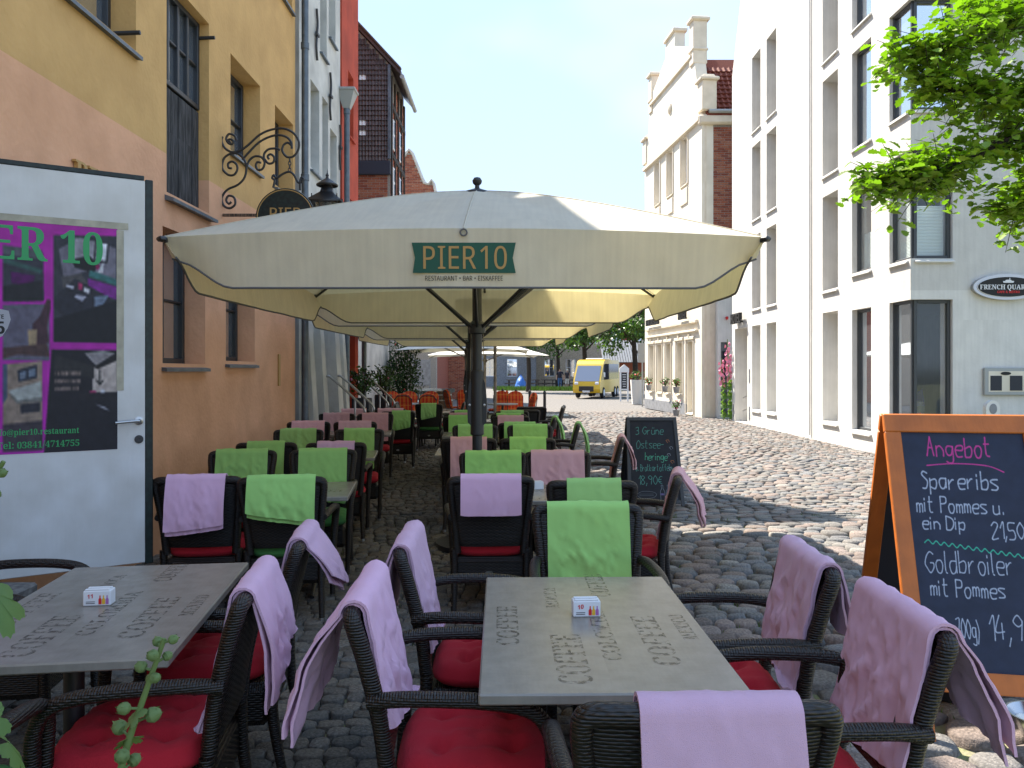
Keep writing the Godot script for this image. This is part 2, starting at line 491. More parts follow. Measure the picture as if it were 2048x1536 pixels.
# ---------- ground ----------
func stone(mb: MB, at: Vector3, a: float, b: float, h: float, rot: float, seg: int, square: float, flat: bool, tint: Color) -> void:
	mb.col = tint
	var prof: Array = [[1.0, -0.035, 0.95], [0.97, h * 0.62, 0.72], [0.86, h * 0.93, 0.25]] if flat else [[1.0, -0.035, 0.95], [0.965, h * 0.45, 0.74], [0.83, h * 0.85, 0.38], [0.45, h * 0.99, 0.1]]
	if seg < 7 and not flat: prof.remove_at(2)
	var base := mb.v.size()
	var lob := []
	for k in seg:
		lob.append(1.0 + rng.randf_range(-0.13, 0.09))
	var tip := Vector3(rng.randf_range(-0.08, 0.08), 1, rng.randf_range(-0.08, 0.08))
	for pr in prof:
		for k in seg:
			var t: float = TAU * k / seg
			var r: float = lob[k] * pow(pow(absf(cos(t)), square) + pow(absf(sin(t)), square), -1.0 / square)
			var lx: float = cos(t) * r * a * pr[0]; var lz: float = sin(t) * r * b * pr[0]
			var x := lx * cos(rot) - lz * sin(rot); var z := lx * sin(rot) + lz * cos(rot)
			mb.vert(at + Vector3(x, pr[1] + (x * tip.x + z * tip.z) * 1.0, z), Vector3(x / a * pr[2], 1.0 - pr[2] * 0.8, z / b * pr[2]).normalized())
	for r in prof.size() - 1:
		for k in seg:
			var k2 := (k + 1) % seg
			var i := base + r * seg
			mb.face(i + k, i + seg + k, i + k2); mb.face(i + k2, i + seg + k, i + seg + k2)
	var top := mb.vert(at + Vector3(0, h, 0), Vector3.UP)
	var i2: int = base + (prof.size() - 1) * seg
	for k in seg:
		mb.face(i2 + k, top, i2 + (k + 1) % seg)

func granite() -> Color:
	var k := rng.randf()
	var c := Color(0.30, 0.275, 0.25)
	if k < 0.28: c = Color(0.36, 0.27, 0.225)
	elif k < 0.5: c = Color(0.245, 0.245, 0.25)
	elif k < 0.65: c = Color(0.40, 0.365, 0.32)
	elif k < 0.74: c = Color(0.30, 0.215, 0.175)
	return c.lerp(Color(0.3, 0.295, 0.285), 0.25) * rng.randf_range(0.68, 1.18)

func slate() -> Color:
	var c := Color(0.185, 0.175, 0.16).lerp(Color(0.23, 0.19, 0.15), rng.randf())
	return c * rng.randf_range(0.8, 1.4)

func pave(root: Node3D, called: String, x0: float, x1: float, d0: float, d1: float, w: Vector2, row: float, style: Dictionary, singles: int, limit_view: float) -> void:
	var rest := MB.new()
	var d := d0
	var left := singles
	var tilt: float = style.get("tilt", 0.0)
	while d < d1:
		var even: bool = style.has("even")
		var depth := row * (1.0 if even else rng.randf_range(0.85, 1.15))
		var x := x0 + rng.randf_range(-w.y, 0.0)
		while x < x1:
			var ww := rng.randf_range(w.x, w.y)
			var cx := x + ww / 2
			var cd := d + depth / 2 + cx * tilt
			if not even: cd += noise.get_noise_2d(cx * 40.0, d * 40.0) * row * 1.1 + rng.randf_range(-0.08, 0.08) * row
			x += ww
			if absf(cx) / maxf(cd, 0.1) > 0.72: continue
			if style.has("skip") and style.skip.call(cx, cd): continue
			var sunk := rng.randf_range(-0.012, 0.004)
			var at := P(cx, sunk, cd)
			var near: bool = cd < style.get("fine", 9.0)
			var rot := rng.randf_range(-1, 1) * float(style.get("turn", 0.08))
			var a: float = ww * 0.5 * rng.randf_range(0.94, 1.01); var b: float = depth * 0.5 * rng.randf_range(0.95, 1.04)
			var hh: float = style.h * rng.randf_range(0.75, 1.15)
			var tint: Color = style.tint.call()
			if left > 0 and cx > style.get("see0", -99.0) and cx < style.get("see1", 99.0) and cd > 3.05 and absf(cx) / cd < limit_view:
				left -= 1
				var one := MB.new()
				stone(one, Vector3.ZERO, a, b, hh, rot, 12, style.square, style.flat, tint)
				put(one.mesh(M.stones), called, root, Transform3D(Basis(), at))
			else:
				stone(rest, at, a, b, hh, rot, 10 if near else 6, style.square, style.flat, tint)
		d += depth
	var o := part(rest, called + "_field", M.stones, root)
	o.set_meta("kind", "stuff")

func make_ground() -> void:
	var g := MB.new()
	g.quad(P(-300, -0.03, -60), P(300, -0.03, -60), P(300, -0.03, 500), P(-300, -0.03, 500))
	structure(g, "ground", M.ground)
	var f := MB.new()
	f.quad(P(-40, -0.024, 29), P(40, -0.024, 29), P(40, -0.024, 140), P(-40, -0.024, 140))
	structure(f, "far_street", M.far_paving)
	rng.seed = 11
	var terrace := Node3D.new(); terrace.name = "terrace_paving"; add_child(terrace); terrace.set_meta("kind", "structure")
	pave(terrace, "paving_sett", -3.1, 0.86, 2.6, 26.0, Vector2(0.09, 0.135), 0.10, {"h": 0.016, "square": 4.5, "flat": true, "tint": slate, "fine": 6.5, "turn": 0.05}, 300, 0.62)
	var road := Node3D.new(); road.name = "cobbled_street"; add_child(road); road.set_meta("kind", "structure")
	pave(road, "field_stone", 0.86, 4.4, 2.5, 4.25, Vector2(0.2, 0.36), 0.21, {"h": 0.026, "square": 3.6, "flat": false, "tint": granite, "turn": 0.3}, 60, 0.66)
	pave(road, "cobblestone", 0.86, 5.45, 4.25, 8.05, Vector2(0.12, 0.27), 0.125, {"h": 0.042, "square": 3.1, "flat": false, "tint": granite, "turn": 0.22}, 240, 0.60)
	pave(road, "sett", 0.86, 5.45, 8.05, 9.75, Vector2(0.17, 0.20), 0.105, {"even": true, "h": 0.008, "square": 5.0, "flat": true, "tint": granite, "turn": 0.04}, 0, 0.6)
	pave(road, "distant_cobblestone", 0.86, 5.45, 9.75, 30.0, Vector2(0.12, 0.26), 0.13, {"h": 0.032, "square": 3.0, "flat": false, "tint": granite, "turn": 0.2, "fine": 12.0}, 0, 0.6)
	var pav := Node3D.new(); pav.name = "pavement"; add_child(pav); pav.set_meta("kind", "structure")
	pave(pav, "pavement_sett", 5.45, 7.0, 7.0, 30.0, Vector2(0.11, 0.16), 0.11, {"h": 0.014, "square": 5.0, "flat": true, "tint": granite, "turn": 0.05, "fine": 0.0}, 0, 0.6)
	# grass in the joints
	var gr := MB.new()
	for k in 900:
		var cd := rng.randf_range(3.0, 9.0)
		var cx := rng.randf_range(0.9, 0.66 * cd)
		if k < 300:
			cx = 5.45 + rng.randf_range(-0.06, 0.06); cd = rng.randf_range(9.0, 24.0)
		elif noise.get_noise_2d(cx * 90.0, cd * 90.0) < 0.12: continue
		for b in 5:
			var o := P(cx + rng.randf_range(-0.03, 0.03), -0.015, cd + rng.randf_range(-0.03, 0.03))
			var hgt := rng.randf_range(0.02, 0.05)
			var lean := Vector3(rng.randf_range(-0.02, 0.02), hgt, rng.randf_range(-0.02, 0.02))
			gr.col = Color(0.10, 0.16, 0.03) * rng.randf_range(0.7, 1.4)
			gr.tri(o + Vector3(-0.004, 0, 0), o + Vector3(0.004, 0, 0.003), o + lean)
	var grass := part(gr, "joint_grass", M.grass, self)
	tag(grass, "short green grass growing in the joints between cobblestones", "grass", "", "stuff")

# ---------- walls with openings ----------
# origin: lower corner; uu along the wall, nn outwards; openings are [u0, u1, v0, v1]
func wall(mb: MB, origin: Vector3, uu: Vector3, nn: Vector3, length: float, v0: float, v1: float, thick: float, holes: Array, caps := true) -> void:
	var us := [0.0, length]; var vs := [v0, v1]
	for h in holes:
		for k in 2:
			if h[k] > 0 and h[k] < length: us.append(h[k])
			if h[2 + k] > v0 and h[2 + k] < v1: vs.append(h[2 + k])
	us.sort(); vs.sort()
	var at := func(u, v, depth): return origin + uu * u + Vector3.UP * v - nn * depth
	var ccw := uu.cross(Vector3.UP).dot(nn) > 0
	var q := func(a, b, c, d):
		if ccw: mb.quad(a, b, c, d)
		else: mb.quad(d, c, b, a)
	for i in us.size() - 1:
		for j in vs.size() - 1:
			if us[i + 1] - us[i] < 1e-5 or vs[j + 1] - vs[j] < 1e-5: continue
			var mu: float = (us[i] + us[i + 1]) / 2; var mv: float = (vs[j] + vs[j + 1]) / 2
			var open := false
			for h in holes:
				if mu > h[0] and mu < h[1] and mv > h[2] and mv < h[3]: open = true
			if open: continue
			q.call(at.call(us[i], vs[j], 0.0), at.call(us[i + 1], vs[j], 0.0), at.call(us[i + 1], vs[j + 1], 0.0), at.call(us[i], vs[j + 1], 0.0))
			q.call(at.call(us[i], vs[j + 1], thick), at.call(us[i + 1], vs[j + 1], thick), at.call(us[i + 1], vs[j], thick), at.call(us[i], vs[j], thick))
	for h in holes:
		var a: float = maxf(h[0], 0); var b: float = minf(h[1], length); var c: float = maxf(h[2], v0); var d: float = minf(h[3], v1)
		if a >= b or c >= d: continue
		if h[0] > 0: q.call(at.call(a, c, thick), at.call(a, c, 0.0), at.call(a, d, 0.0), at.call(a, d, thick))
		if h[1] < length: q.call(at.call(b, c, 0.0), at.call(b, c, thick), at.call(b, d, thick), at.call(b, d, 0.0))
		if h[2] > v0: q.call(at.call(a, c, thick), at.call(b, c, thick), at.call(b, c, 0.0), at.call(a, c, 0.0))
		if h[3] < v1: q.call(at.call(a, d, 0.0), at.call(b, d, 0.0), at.call(b, d, thick), at.call(a, d, thick))
	if caps:
		q.call(at.call(0.0, v0, thick), at.call(0.0, v0, 0.0), at.call(0.0, v1, 0.0), at.call(0.0, v1, thick))
		q.call(at.call(length, v0, 0.0), at.call(length, v0, thick), at.call(length, v1, thick), at.call(length, v1, 0.0))
		q.call(at.call(0.0, v1, 0.0), at.call(length, v1, 0.0), at.call(length, v1, thick), at.call(0.0, v1, thick))

# a framed window in a wall opening, its face "deep" metres behind the wall face
func window(parent: Node3D, origin: Vector3, uu: Vector3, nn: Vector3, hole: Array, deep: float, cols: int, rows: int, frame_mat: Material, fw := 0.06, sill = null, blind := 0.0, pane: Material = null) -> MeshInstance3D:
	var u0: float = hole[0]; var u1: float = hole[1]; var v0: float = hole[2]; var v1: float = hole[3]
	var b := Basis(uu, Vector3.UP, nn)
	if b.determinant() < 0: b = Basis(-uu, Vector3.UP, nn)
	var ctr := func(u, v, out): return origin + uu * u + Vector3.UP * v - nn * (deep - out)
	var bar := func(mb: MB, ua, ub, va, vb, dep, out):
		mb.cbox(Vector3(absf(ub - ua), absf(vb - va), dep), 0.006, Transform3D(b, ctr.call((ua + ub) / 2, (va + vb) / 2, out)))
	var m := MB.new()
	bar.call(m, u0, u0 + fw, v0, v1, 0.07, 0.0); bar.call(m, u1 - fw, u1, v0, v1, 0.07, 0.0)
	bar.call(m, u0 + fw, u1 - fw, v1 - fw, v1, 0.068, 0.0); bar.call(m, u0 + fw, u1 - fw, v0, v0 + fw, 0.068, 0.0)
	var win := part(m, "window", frame_mat, parent)
	var pw := (u1 - u0 - 2 * fw) / cols; var ph := (v1 - v0 - 2 * fw) / rows
	for c in cols - 1:
		var s := MB.new()
		bar.call(s, u0 + fw + pw * (c + 1) - 0.022, u0 + fw + pw * (c + 1) + 0.022, v0 + fw, v1 - fw, 0.05, 0.004)
		part(s, "mullion", frame_mat, win)
	for r in rows - 1:
		var s := MB.new()
		bar.call(s, u0 + fw, u1 - fw, v0 + fw + ph * (r + 1) - 0.013, v0 + fw + ph * (r + 1) + 0.013, 0.035, 0.002)
		part(s, "glazing_bar", frame_mat, win)
	for c in cols:
		for r in rows:
			var g := MB.new()
			var a: Vector3 = ctr.call(u0 + fw + pw * c, v0 + fw + ph * r, -0.012)
			g.quad(a, a + uu * pw, a + uu * pw + Vector3.UP * ph, a + Vector3.UP * ph)
			part(g, "pane", pane if pane else (M.glass if blind > 0.0 else M.glass_sky), win)
	if blind > 0.0:
		var s := MB.new()
		var hb := (v1 - v0) * blind
		var y := v0
		while y < v0 + hb:
			bar.call(s, u0 + fw, u1 - fw, y, y + 0.022, 0.012, -0.09)
			y += 0.026
		part(s, "blind", M.blind, win)
	if sill != null:
		var s := MB.new()
		var w0: Vector3 = origin + uu * (u0 - 0.02) + Vector3.UP * v0; var w1: Vector3 = origin + uu * (u1 + 0.02) + Vector3.UP * v0
		var back := -nn * deep; var out := nn * 0.05
		var dn := Vector3.UP * -0.045
		var q := [w0 + out + dn - Vector3.UP * 0.03, w1 + out + dn - Vector3.UP * 0.03, w1 + back - Vector3.UP * 0.03, w0 + back - Vector3.UP * 0.03, w0 + out + dn, w1 + out + dn, w1 + back + Vector3.UP * 0.012, w0 + back + Vector3.UP * 0.012]
		if uu.cross(Vector3.UP).dot(nn) < 0:
			q = [q[1], q[0], q[3], q[2], q[5], q[4], q[7], q[6]]
		s.hexa(q)
		part(s, "sill", sill, win)
	return win

# bricks one by one (or joined when many) on a wall face
func bricks(parent: Node3D, origin: Vector3, uu: Vector3, nn: Vector3, w: float, h: float, most: int, inside: Callable, bl := 0.245, bh := 0.078) -> void:
	var b := Basis(uu, Vector3.UP, nn)
	if b.determinant() < 0: b = Basis(-uu, Vector3.UP, nn)
	var kinds := []
	for key in ["brick_a", "brick_b", "brick_c"]:
		for len in [bl - 0.012, bl / 2 - 0.012]:
			var m := MB.new()
			m.cbox(Vector3(len, bh - 0.012, 0.04), 0.006)
			kinds.append(m.mesh(M[key]))
	var spare := [MB.new(), MB.new(), MB.new()]
	var made := 0
	var r := 0
	var v := bh / 2
	while v < h:
		var u := (bl * 0.5 if r % 2 else 0.0)
		var half := r % 2 == 1
		if half: u = 0.0
		while u < w - 0.02:
			var len := bl / 2 if half and u == 0.0 else bl
			if u + len > w: len = bl / 2
			var cu := u + len / 2
			u += len
			if cu + len / 2 > w + 0.03 or not inside.call(cu, v): continue
			var k := rng.randi() % 3
			var t := Transform3D(b, origin + uu * cu + Vector3.UP * v + nn * (rng.randf_range(-0.004, 0.004) - 0.010))
			if made < most:
				made += 1
				put(kinds[k * 2 + (0 if len > bl * 0.7 else 1)], "brick", parent, t)
			else:
				spare[k].cbox(Vector3(len - 0.012, bh - 0.012, 0.04), 0.004, t)
		v += bh
		r += 1
	for k in 3:
		if spare[k].v.size():
			part(spare[k], "brickwork", M[["brick_a", "brick_b", "brick_c"][k]], parent).set_meta("kind", "stuff")

# ---------- chairs ----------
func arc(pts: Array, per := 5) -> Array:  # smooth curve through the points
	var cv := Curve3D.new()
	for i in pts.size():
		var a: Vector3 = pts[maxi(i - 1, 0)]; var b: Vector3 = pts[mini(i + 1, pts.size() - 1)]
		var t := (b - a) / 6.0
		cv.add_point(pts[i], -t, t)
	var out := []
	for i in pts.size() - 1:
		for k in per:
			out.append(cv.sample(i, float(k) / per))
	out.append(pts[pts.size() - 1])
	return out

func cushion_mesh(material: Material, seed_: int) -> ArrayMesh:
	var mb := MB.new()
	var rows := []
	var nz := FastNoiseLite.new(); nz.seed = seed_; nz.frequency = 3.0
	var seg := 40
	for ring in 19:
		var row := []
		var r := minf(1.0, ring / 14.0)
		for k in seg + 1:
			var t := -TAU * (k % seg) / seg
			var e := pow(pow(absf(cos(t)), 4.5) + pow(absf(sin(t)), 4.5), -1.0 / 4.5)
			var x := cos(t) * e * r; var z := sin(t) * e * r
			var y := 0.0
			if ring <= 14:
				y = 0.445 + 0.048 * sqrt(maxf(0, 1.0 - pow(r, 5.0)))
				for bx in [-0.45, 0.45]:
					for bz in [-0.45, 0.45]:
						var q: float = pow(x - bx, 2) + pow(z - bz, 2)
						var ang := atan2(z - bz, x - bx)
						y -= 0.034 * exp(-q / 0.02) + 0.006 * exp(-q / 0.12) * (0.5 + 0.5 * cos(ang * 9.0 + bx * 5))
				for cr in [x, z]:
					y -= 0.007 * exp(-cr * cr / 0.012) * (1.0 - r * r * 0.4)
				for cr in [absf(x) - 0.45, absf(z) - 0.45]:
					y -= 0.008 * exp(-cr * cr / 0.01)
				y += nz.get_noise_2d(x, z) * 0.006
			else:
				var s := (ring - 14) / 4.0
				y = lerpf(0.445, 0.402, s)
				var bulge := 1.0 + 0.03 * sin(s * PI) - 0.10 * s * s
				x *= bulge; z *= bulge
			row.append(Vector3(x * 0.24, y, z * 0.24 + 0.02))
		rows.append(row)
	rows.reverse()
	mb.grid(rows, false, true)
	return mb.mesh(material)

var chair_source := {}

func make_chair(cushion: String) -> Node3D:
	var t := thing("wicker_chair", "x", "chair")
	for s in [-1.0, 1.0]:
		var m := MB.new()
		m.tube(arc([Vector3(s * 0.235, 0.46, -0.235), Vector3(s * 0.232, 0.25, -0.245), Vector3(s * 0.24, 0.028, -0.285)]), [0.024, 0.024, 0.023, 0.023, 0.022, 0.022, 0.021, 0.02, 0.019, 0.019, 0.018], 10)
		var leg := part(m, "leg", M.wicker_tube, t)
		m = MB.new()
		m.tube([Vector3(s * 0.24, 0.028, -0.285), Vector3(s * 0.241, 0.0, -0.289)], [0.0195, 0.018], 10)
		part(m, "foot_cap", M.steel, leg)
		m = MB.new()
		m.tube(arc([Vector3(s * 0.262, 0.46, 0.238), Vector3(s * 0.255, 0.25, 0.24), Vector3(s * 0.25, 0.028, 0.25)]), [0.024, 0.024, 0.023, 0.023, 0.022, 0.022, 0.021, 0.02, 0.019, 0.019, 0.018], 10)
		leg = part(m, "leg", M.wicker_tube, t)
		m = MB.new()
		m.tube([Vector3(s * 0.25, 0.028, 0.25), Vector3(s * 0.25, 0.0, 0.251)], [0.0195, 0.018], 10)
		part(m, "foot_cap", M.steel, leg)
		m = MB.new()
		m.tube(arc([Vector3(s * 0.250, 0.675, -0.285), Vector3(s * 0.272, 0.69, -0.16), Vector3(s * 0.285, 0.685, 0.05), Vector3(s * 0.284, 0.655, 0.18), Vector3(s * 0.272, 0.575, 0.232), Vector3(s * 0.262, 0.455, 0.238)]), 0.026, 12, true, 0.85)
		part(m, "arm", M.wicker_tube, t)
	var m := MB.new()
	m.cbox(Vector3(0.485, 0.17, 0.47), 0.03, Transform3D(Basis(), Vector3(0, 0.315, 0.0)))
	part(m, "seat_frame", M.wicker, t)
	m = MB.new()
	m.lathe([Vector2(0, 0), Vector2(0.026, 0), Vector2(0.024, 0.003), Vector2(0, 0.004)], 20, Transform3D(Basis(Vector3.RIGHT, -PI / 2) * Basis.from_scale(Vector3(1, 1, 0.5)), Vector3(0.01, 0.30, -0.2352)))
	part(m, "badge", M.steel, t)
	# backrest: a thick woven slab that widens and leans back towards the top
	m = MB.new()
	var rows := []
	var side_pts := 28
	for r in 15:
		var f := r / 14.0
		var y := 0.475 + 0.43 * f
		var hw := 0.205 + 0.045 * f
		var zc := -0.235 - 0.05 * f - 0.045 * f * f
		var th := 0.024
		if r == 0 or r == 14: th = 0.012
		var row := []
		for k in side_pts + 1:
			var a := -TAU * (k % side_pts) / side_pts
			var ex := signf(cos(a)) * pow(absf(cos(a)), 0.28) * (hw - (0.012 if r in [0, 14] else 0.0)); var ez := signf(sin(a)) * pow(absf(sin(a)), 0.6) * th
			row.append(Vector3(ex, y, zc + ez - 0.012 * (1.0 - pow(ex / hw, 2))))
		rows.append(row)
	m.grid(rows, false, true)
	part(m, "backrest", M.wicker, t)
	m = MB.new()
	var loop := []
	for q in [[-1, 0.44, 0.0], [-1, 0.62, 0.33], [-1, 0.80, 0.75], [-1, 0.885, 0.95], [-0.93, 0.922, 1.03], [-0.5, 0.925, 1.04], [0.5, 0.925, 1.04], [0.93, 0.922, 1.03], [1, 0.885, 0.95], [1, 0.80, 0.75], [1, 0.62, 0.33], [1, 0.44, 0.0]]:
		var f: float = q[2]
		loop.append(Vector3(q[0] * (0.215 + 0.042 * f), q[1] - 0.006, -0.235 - 0.05 * f - 0.045 * f * f - 0.010 * (1.0 - q[0] * q[0])))
	m.tube(arc(loop, 4), 0.026, 12)
	part(m, "back_frame", M.wicker_tube, t)
	put(cushion_mesh(M["cushion_" + cushion], 3 if cushion == "red" else 4), "seat_cushion", t).set_meta("label", "tufted %s seat cushion" % cushion)
	return t

func chair(bx: float, bd: float, turn: float, cushion: String, label: String, group: String) -> Transform3D:
	var dir := Vector3(sin(turn), 0, cos(turn))
	var where := P(bx, 0, bd) + dir * 0.33
	if not chair_source.has(cushion):
		var c := make_chair(cushion)
		c.position = where; c.rotation.y = turn
		tag(c, label, "chair", group)
		chair_source[cushion] = c
	else:
		copy(chair_source[cushion], label, where, turn, group)
	return Transform3D(Basis(Vector3.UP, turn), where)

# fleece blanket folded over the chair's back; u runs across the chair, t over the top from front (-) to back (+)
func blanket(xf: Transform3D, colour: String, label: String, group: String, o := {}) -> void:
	var w: float = o.get("w", 0.38); var off: float = o.get("off", 0.0)
	var lf: float = o.get("lf", 0.36); var lb: float = o.get("lb", 0.30)
	var tf: float = o.get("tf", 0.02); var tb: float = o.get("tb", 0.03)
	var skew: float = o.get("skew", 0.0); var flare: float = o.get("flare", 0.05); var amp: float = o.get("amp", 0.018)
	var nz := FastNoiseLite.new(); nz.seed = int(o.get("seed", rng.randi() % 999)); nz.frequency = 1.0; nz.fractal_octaves = 3
	var node := thing("fleece_blanket", label, "blanket", xf.origin, xf.basis.get_euler().y, group)
	for layer in 2:
		var mb := MB.new()
		var R := 0.043 - layer * 0.011
		var nu := 22; var nt := 46
		var outer := []; var inner := []
		var ww := w * (1.0 - 0.03 * layer)
		for j in nt + 1:
			var ro := []; var ri := []
			for i in nu + 1:
				var u := float(i) / nu - 0.5
				var round_ := 1.0 - 0.02 * pow(absf(u) * 2.0, 8.0)
				var la: float = (lf + tf * u * 2.0 - layer * 0.014) * round_; var lc: float = (lb + tb * u * 2.0 + layer * 0.012 * (1 if nz.seed % 2 else -1)) * round_
				var t: float = lerpf(-la, lc, float(j) / nt)
				var half := R * PI / 2
				var p: Vector3; var nn: Vector3
				var e := 0.0
				var x: float = u * ww + off
				if absf(t) < half:
					var a := t / R
					p = Vector3(x, 0.917 + R * cos(a), -0.332 - R * sin(a)); nn = Vector3(0, cos(a), -sin(a))
				elif t < 0:
					e = -t - half
					var y := 0.917 - 0.978 * e; var z := -0.332 + R + 0.206 * e
					nn = Vector3(0, 0.2, 0.98)
					if y < 0.515:
						z += (0.515 - y) * 0.9; y = 0.515 + 0.02 * exp(-(0.515 - y) * 20.0) - layer * 0.01; nn = Vector3(0, 1, 0.2).normalized()
					p = Vector3(x, y, z)
				else:
					e = t - half
					var fl: float = flare * (1.0 - exp(-e * 6.0)) + float(o.get("swing", 0.0)) * e * (u + 0.5)
					p = Vector3(x, 0.917 - e * cos(flare * 1.5), -0.332 - R - fl - (0.012 if layer == 0 else 0.0) * minf(1.0, e * 8)); nn = Vector3(0, 0, -1)
				p.x += skew * e * (1.0 if t > 0 else -0.4)
				var free := clampf(e / 0.22, 0, 1)
				var wave: float = nz.get_noise_2d(u * 2.6 + layer * 0.1, e * 1.6 + (7.0 if t > 0 else 0.0)) * (1.0 if t > 0 else 0.42)
				var fine := nz.get_noise_2d(u * 7.0 + e * 5.0 + 40.0, e * 5.0 - u * 3.0) * 0.30
				var crest := nz.get_noise_2d(u * 4.0 + 90.0, t * 3.0) * 0.22
				var rid := pow(maxf(0.0, 1.0 - 3.2 * absf(nz.get_noise_2d(u * 3.1 + e * 2.2 + 60.0, e * 2.4 - u * 1.4))), 1.6)
				p += nn * (rid - 0.25) * minf(amp, 0.024) * 0.8 * (1.0 - pow(absf(u) * 2.0, 3.0)) * (0.3 + 0.7 * free)
				p += nn * amp * ((wave + fine) * (0.25 + 0.75 * free) + crest)
				if t > 0: p.z -= absf(minf(0, wave)) * amp * 0.4
				ro.append(p); ri.append(p - nn * 0.008)
			outer.append(ro); inner.append(ri)
		mb.grid(outer, true); mb.grid(inner)
		for side in 2:
			var a := []; var b := []
			var k := 0 if side == 0 else nu
			for j in nt + 1:
				a.append(outer[j][k]); b.append(inner[j][k])
			mb.grid([a, b], side == 0)
			k = 0 if side == 0 else nt
			mb.grid([outer[k], inner[k]], side == 1)
		var cloth: Material = M["fleece_%s_%d" % [colour, nz.seed % 3]]
		if layer == 0: put(mb.mesh(cloth), "outer_layer", node)
		else: put(mb.mesh(cloth), "inner_layer", node)

# ---------- tables ----------
var table_source: Node3D

func table(x: float, d: float, turn: float, label: String, group := "cafe tables") -> Node3D:
	if table_source:
		return copy(table_source, label, P(x, 0, d), turn, group)
	var t := thing("cafe_table", label, "table", P(x, 0, d), turn, group)
	table_source = t
	var m := MB.new()
	m.cbox(Vector3(0.75, 0.032, 1.2), 0.005, Transform3D(Basis(), Vector3(0, 0.724, 0)))
	part(m, "table_top", M.laminate, t)
	for z in [-0.34, 0.34]:
		m = MB.new()
		m.tube([Vector3(0, 0.06, z), Vector3(0, 0.69, z)], 0.032, 12)
		var col := part(m, "column", M.iron, t)
		m = MB.new()
		m.cbox(Vector3(0.4, 0.02, 0.3), 0.004, Transform3D(Basis(), Vector3(0, 0.698, z)))
		part(m, "mounting_plate", M.iron, col)
		for s in [-1, 1]:
			m = MB.new()
			m.tube(arc([Vector3(0, 0.10, z), Vector3(s * 0.12, 0.07, z), Vector3(s * 0.27, 0.018, z)]), [0.03, 0.03, 0.028, 0.026, 0.024, 0.022, 0.02, 0.018, 0.018, 0.018, 0.018], 8)
			part(m, "foot", M.iron, t)
	m = MB.new()
	m.tube([Vector3(0, 0.2, -0.34), Vector3(0, 0.2, 0.34)], 0.016, 8)
	part(m, "stretcher", M.iron, t)
	# stencilled words of the laminate
	var b := Basis(Vector3(0, 0, -1), Vector3(-1, 0, 0), Vector3.UP)  # reads away from the near end
	for w in [["COFFEE", 0.075, -0.29, 0.02, 1.0], ["COFFEE", 0.085, 0.19, 0.17, 1.0], ["MEXICO", 0.05, 0.31, 0.05, 0.9], ["COLOMBIA", 0.06, 0.03, 0.10, 1.1], ["COFFEE", 0.075, 0.08, -0.47, 0.8], ["MOCCA", 0.05, -0.12, -0.30, 1.0], ["COFFEE", 0.10, -0.10, 0.33, 0.75]]:
		text(w[0], "print", w[1], 0.0008, M.table_print, t, Transform3D(b, Vector3(w[2], 0.7407, w[3])), "Droid Serif", true, w[4])
	return t

func number_box(where: Vector3, turn: float, digits: String, label: String) -> void:
	var t := thing("table_number_holder", label, "holder", where, turn, "table number holders")
	var m := MB.new()
	m.cbox(Vector3(0.098, 0.056, 0.05), 0.003, Transform3D(Basis(), Vector3(0, 0.028, 0)))
	part(m, "body", M.paper_white, t)
	for z in [-0.012, 0.016]:
		m = MB.new()
		m.cbox(Vector3(0.086, 0.006, 0.012), 0.002, Transform3D(Basis(), Vector3(0, 0.059, z)))
		part(m, "slot_rail", M.paper_white, t)
	if digits:
		text(digits, "number", 0.015, 0.0008, M.red_paint, t, Transform3D(Basis(Vector3(1, 0.12, 0), Vector3.UP, Vector3.BACK), Vector3(-0.022, 0.036, 0.0257)), "Droid Sans", true)
		for k in 3:
			m = MB.new()
			m.prism(PackedVector2Array([Vector2(-0.0055, 0), Vector2(0.0055, 0), Vector2(0.0055, 0.018), Vector2(0.002, 0.024), Vector2(0.002, 0.033), Vector2(-0.002, 0.033), Vector2(-0.002, 0.024), Vector2(-0.0055, 0.018)]), 0.0252, 0.0258, Transform3D(Basis(), Vector3(0.012 + k * 0.0125, 0.006, 0)))
			part(m, "printed_bottle", [M.red_paint, M.yellow_paint, M.violet_paint][k], t)
		for k in 2:
			m = MB.new()
			m.cbox(Vector3(0.032, 0.0022, 0.0008), 0.0001, Transform3D(Basis(), Vector3(-0.022, 0.016 - k * 0.006, 0.0255)))
			part(m, "printed_line", M.ink, t)

# ---------- parasols ----------
func canopy_point(hw: float, side: int, s: float, t: float, top: float, edge: float, bow: float) -> Vector3:  # s -1..1 along the side, t 0 apex..1 edge
	var q := Vector3(s * hw * t, 0, hw * t)
	var rib := minf(absf(s), absf(absf(s) - 1.0))
	q.y = top - (top - edge) * pow(t, 1.25) + bow * (1.0 - s * s) * t * t - 0.035 * sin(t * PI) * rib * 2.0
	return Basis(Vector3.UP, side * PI / 2) * q

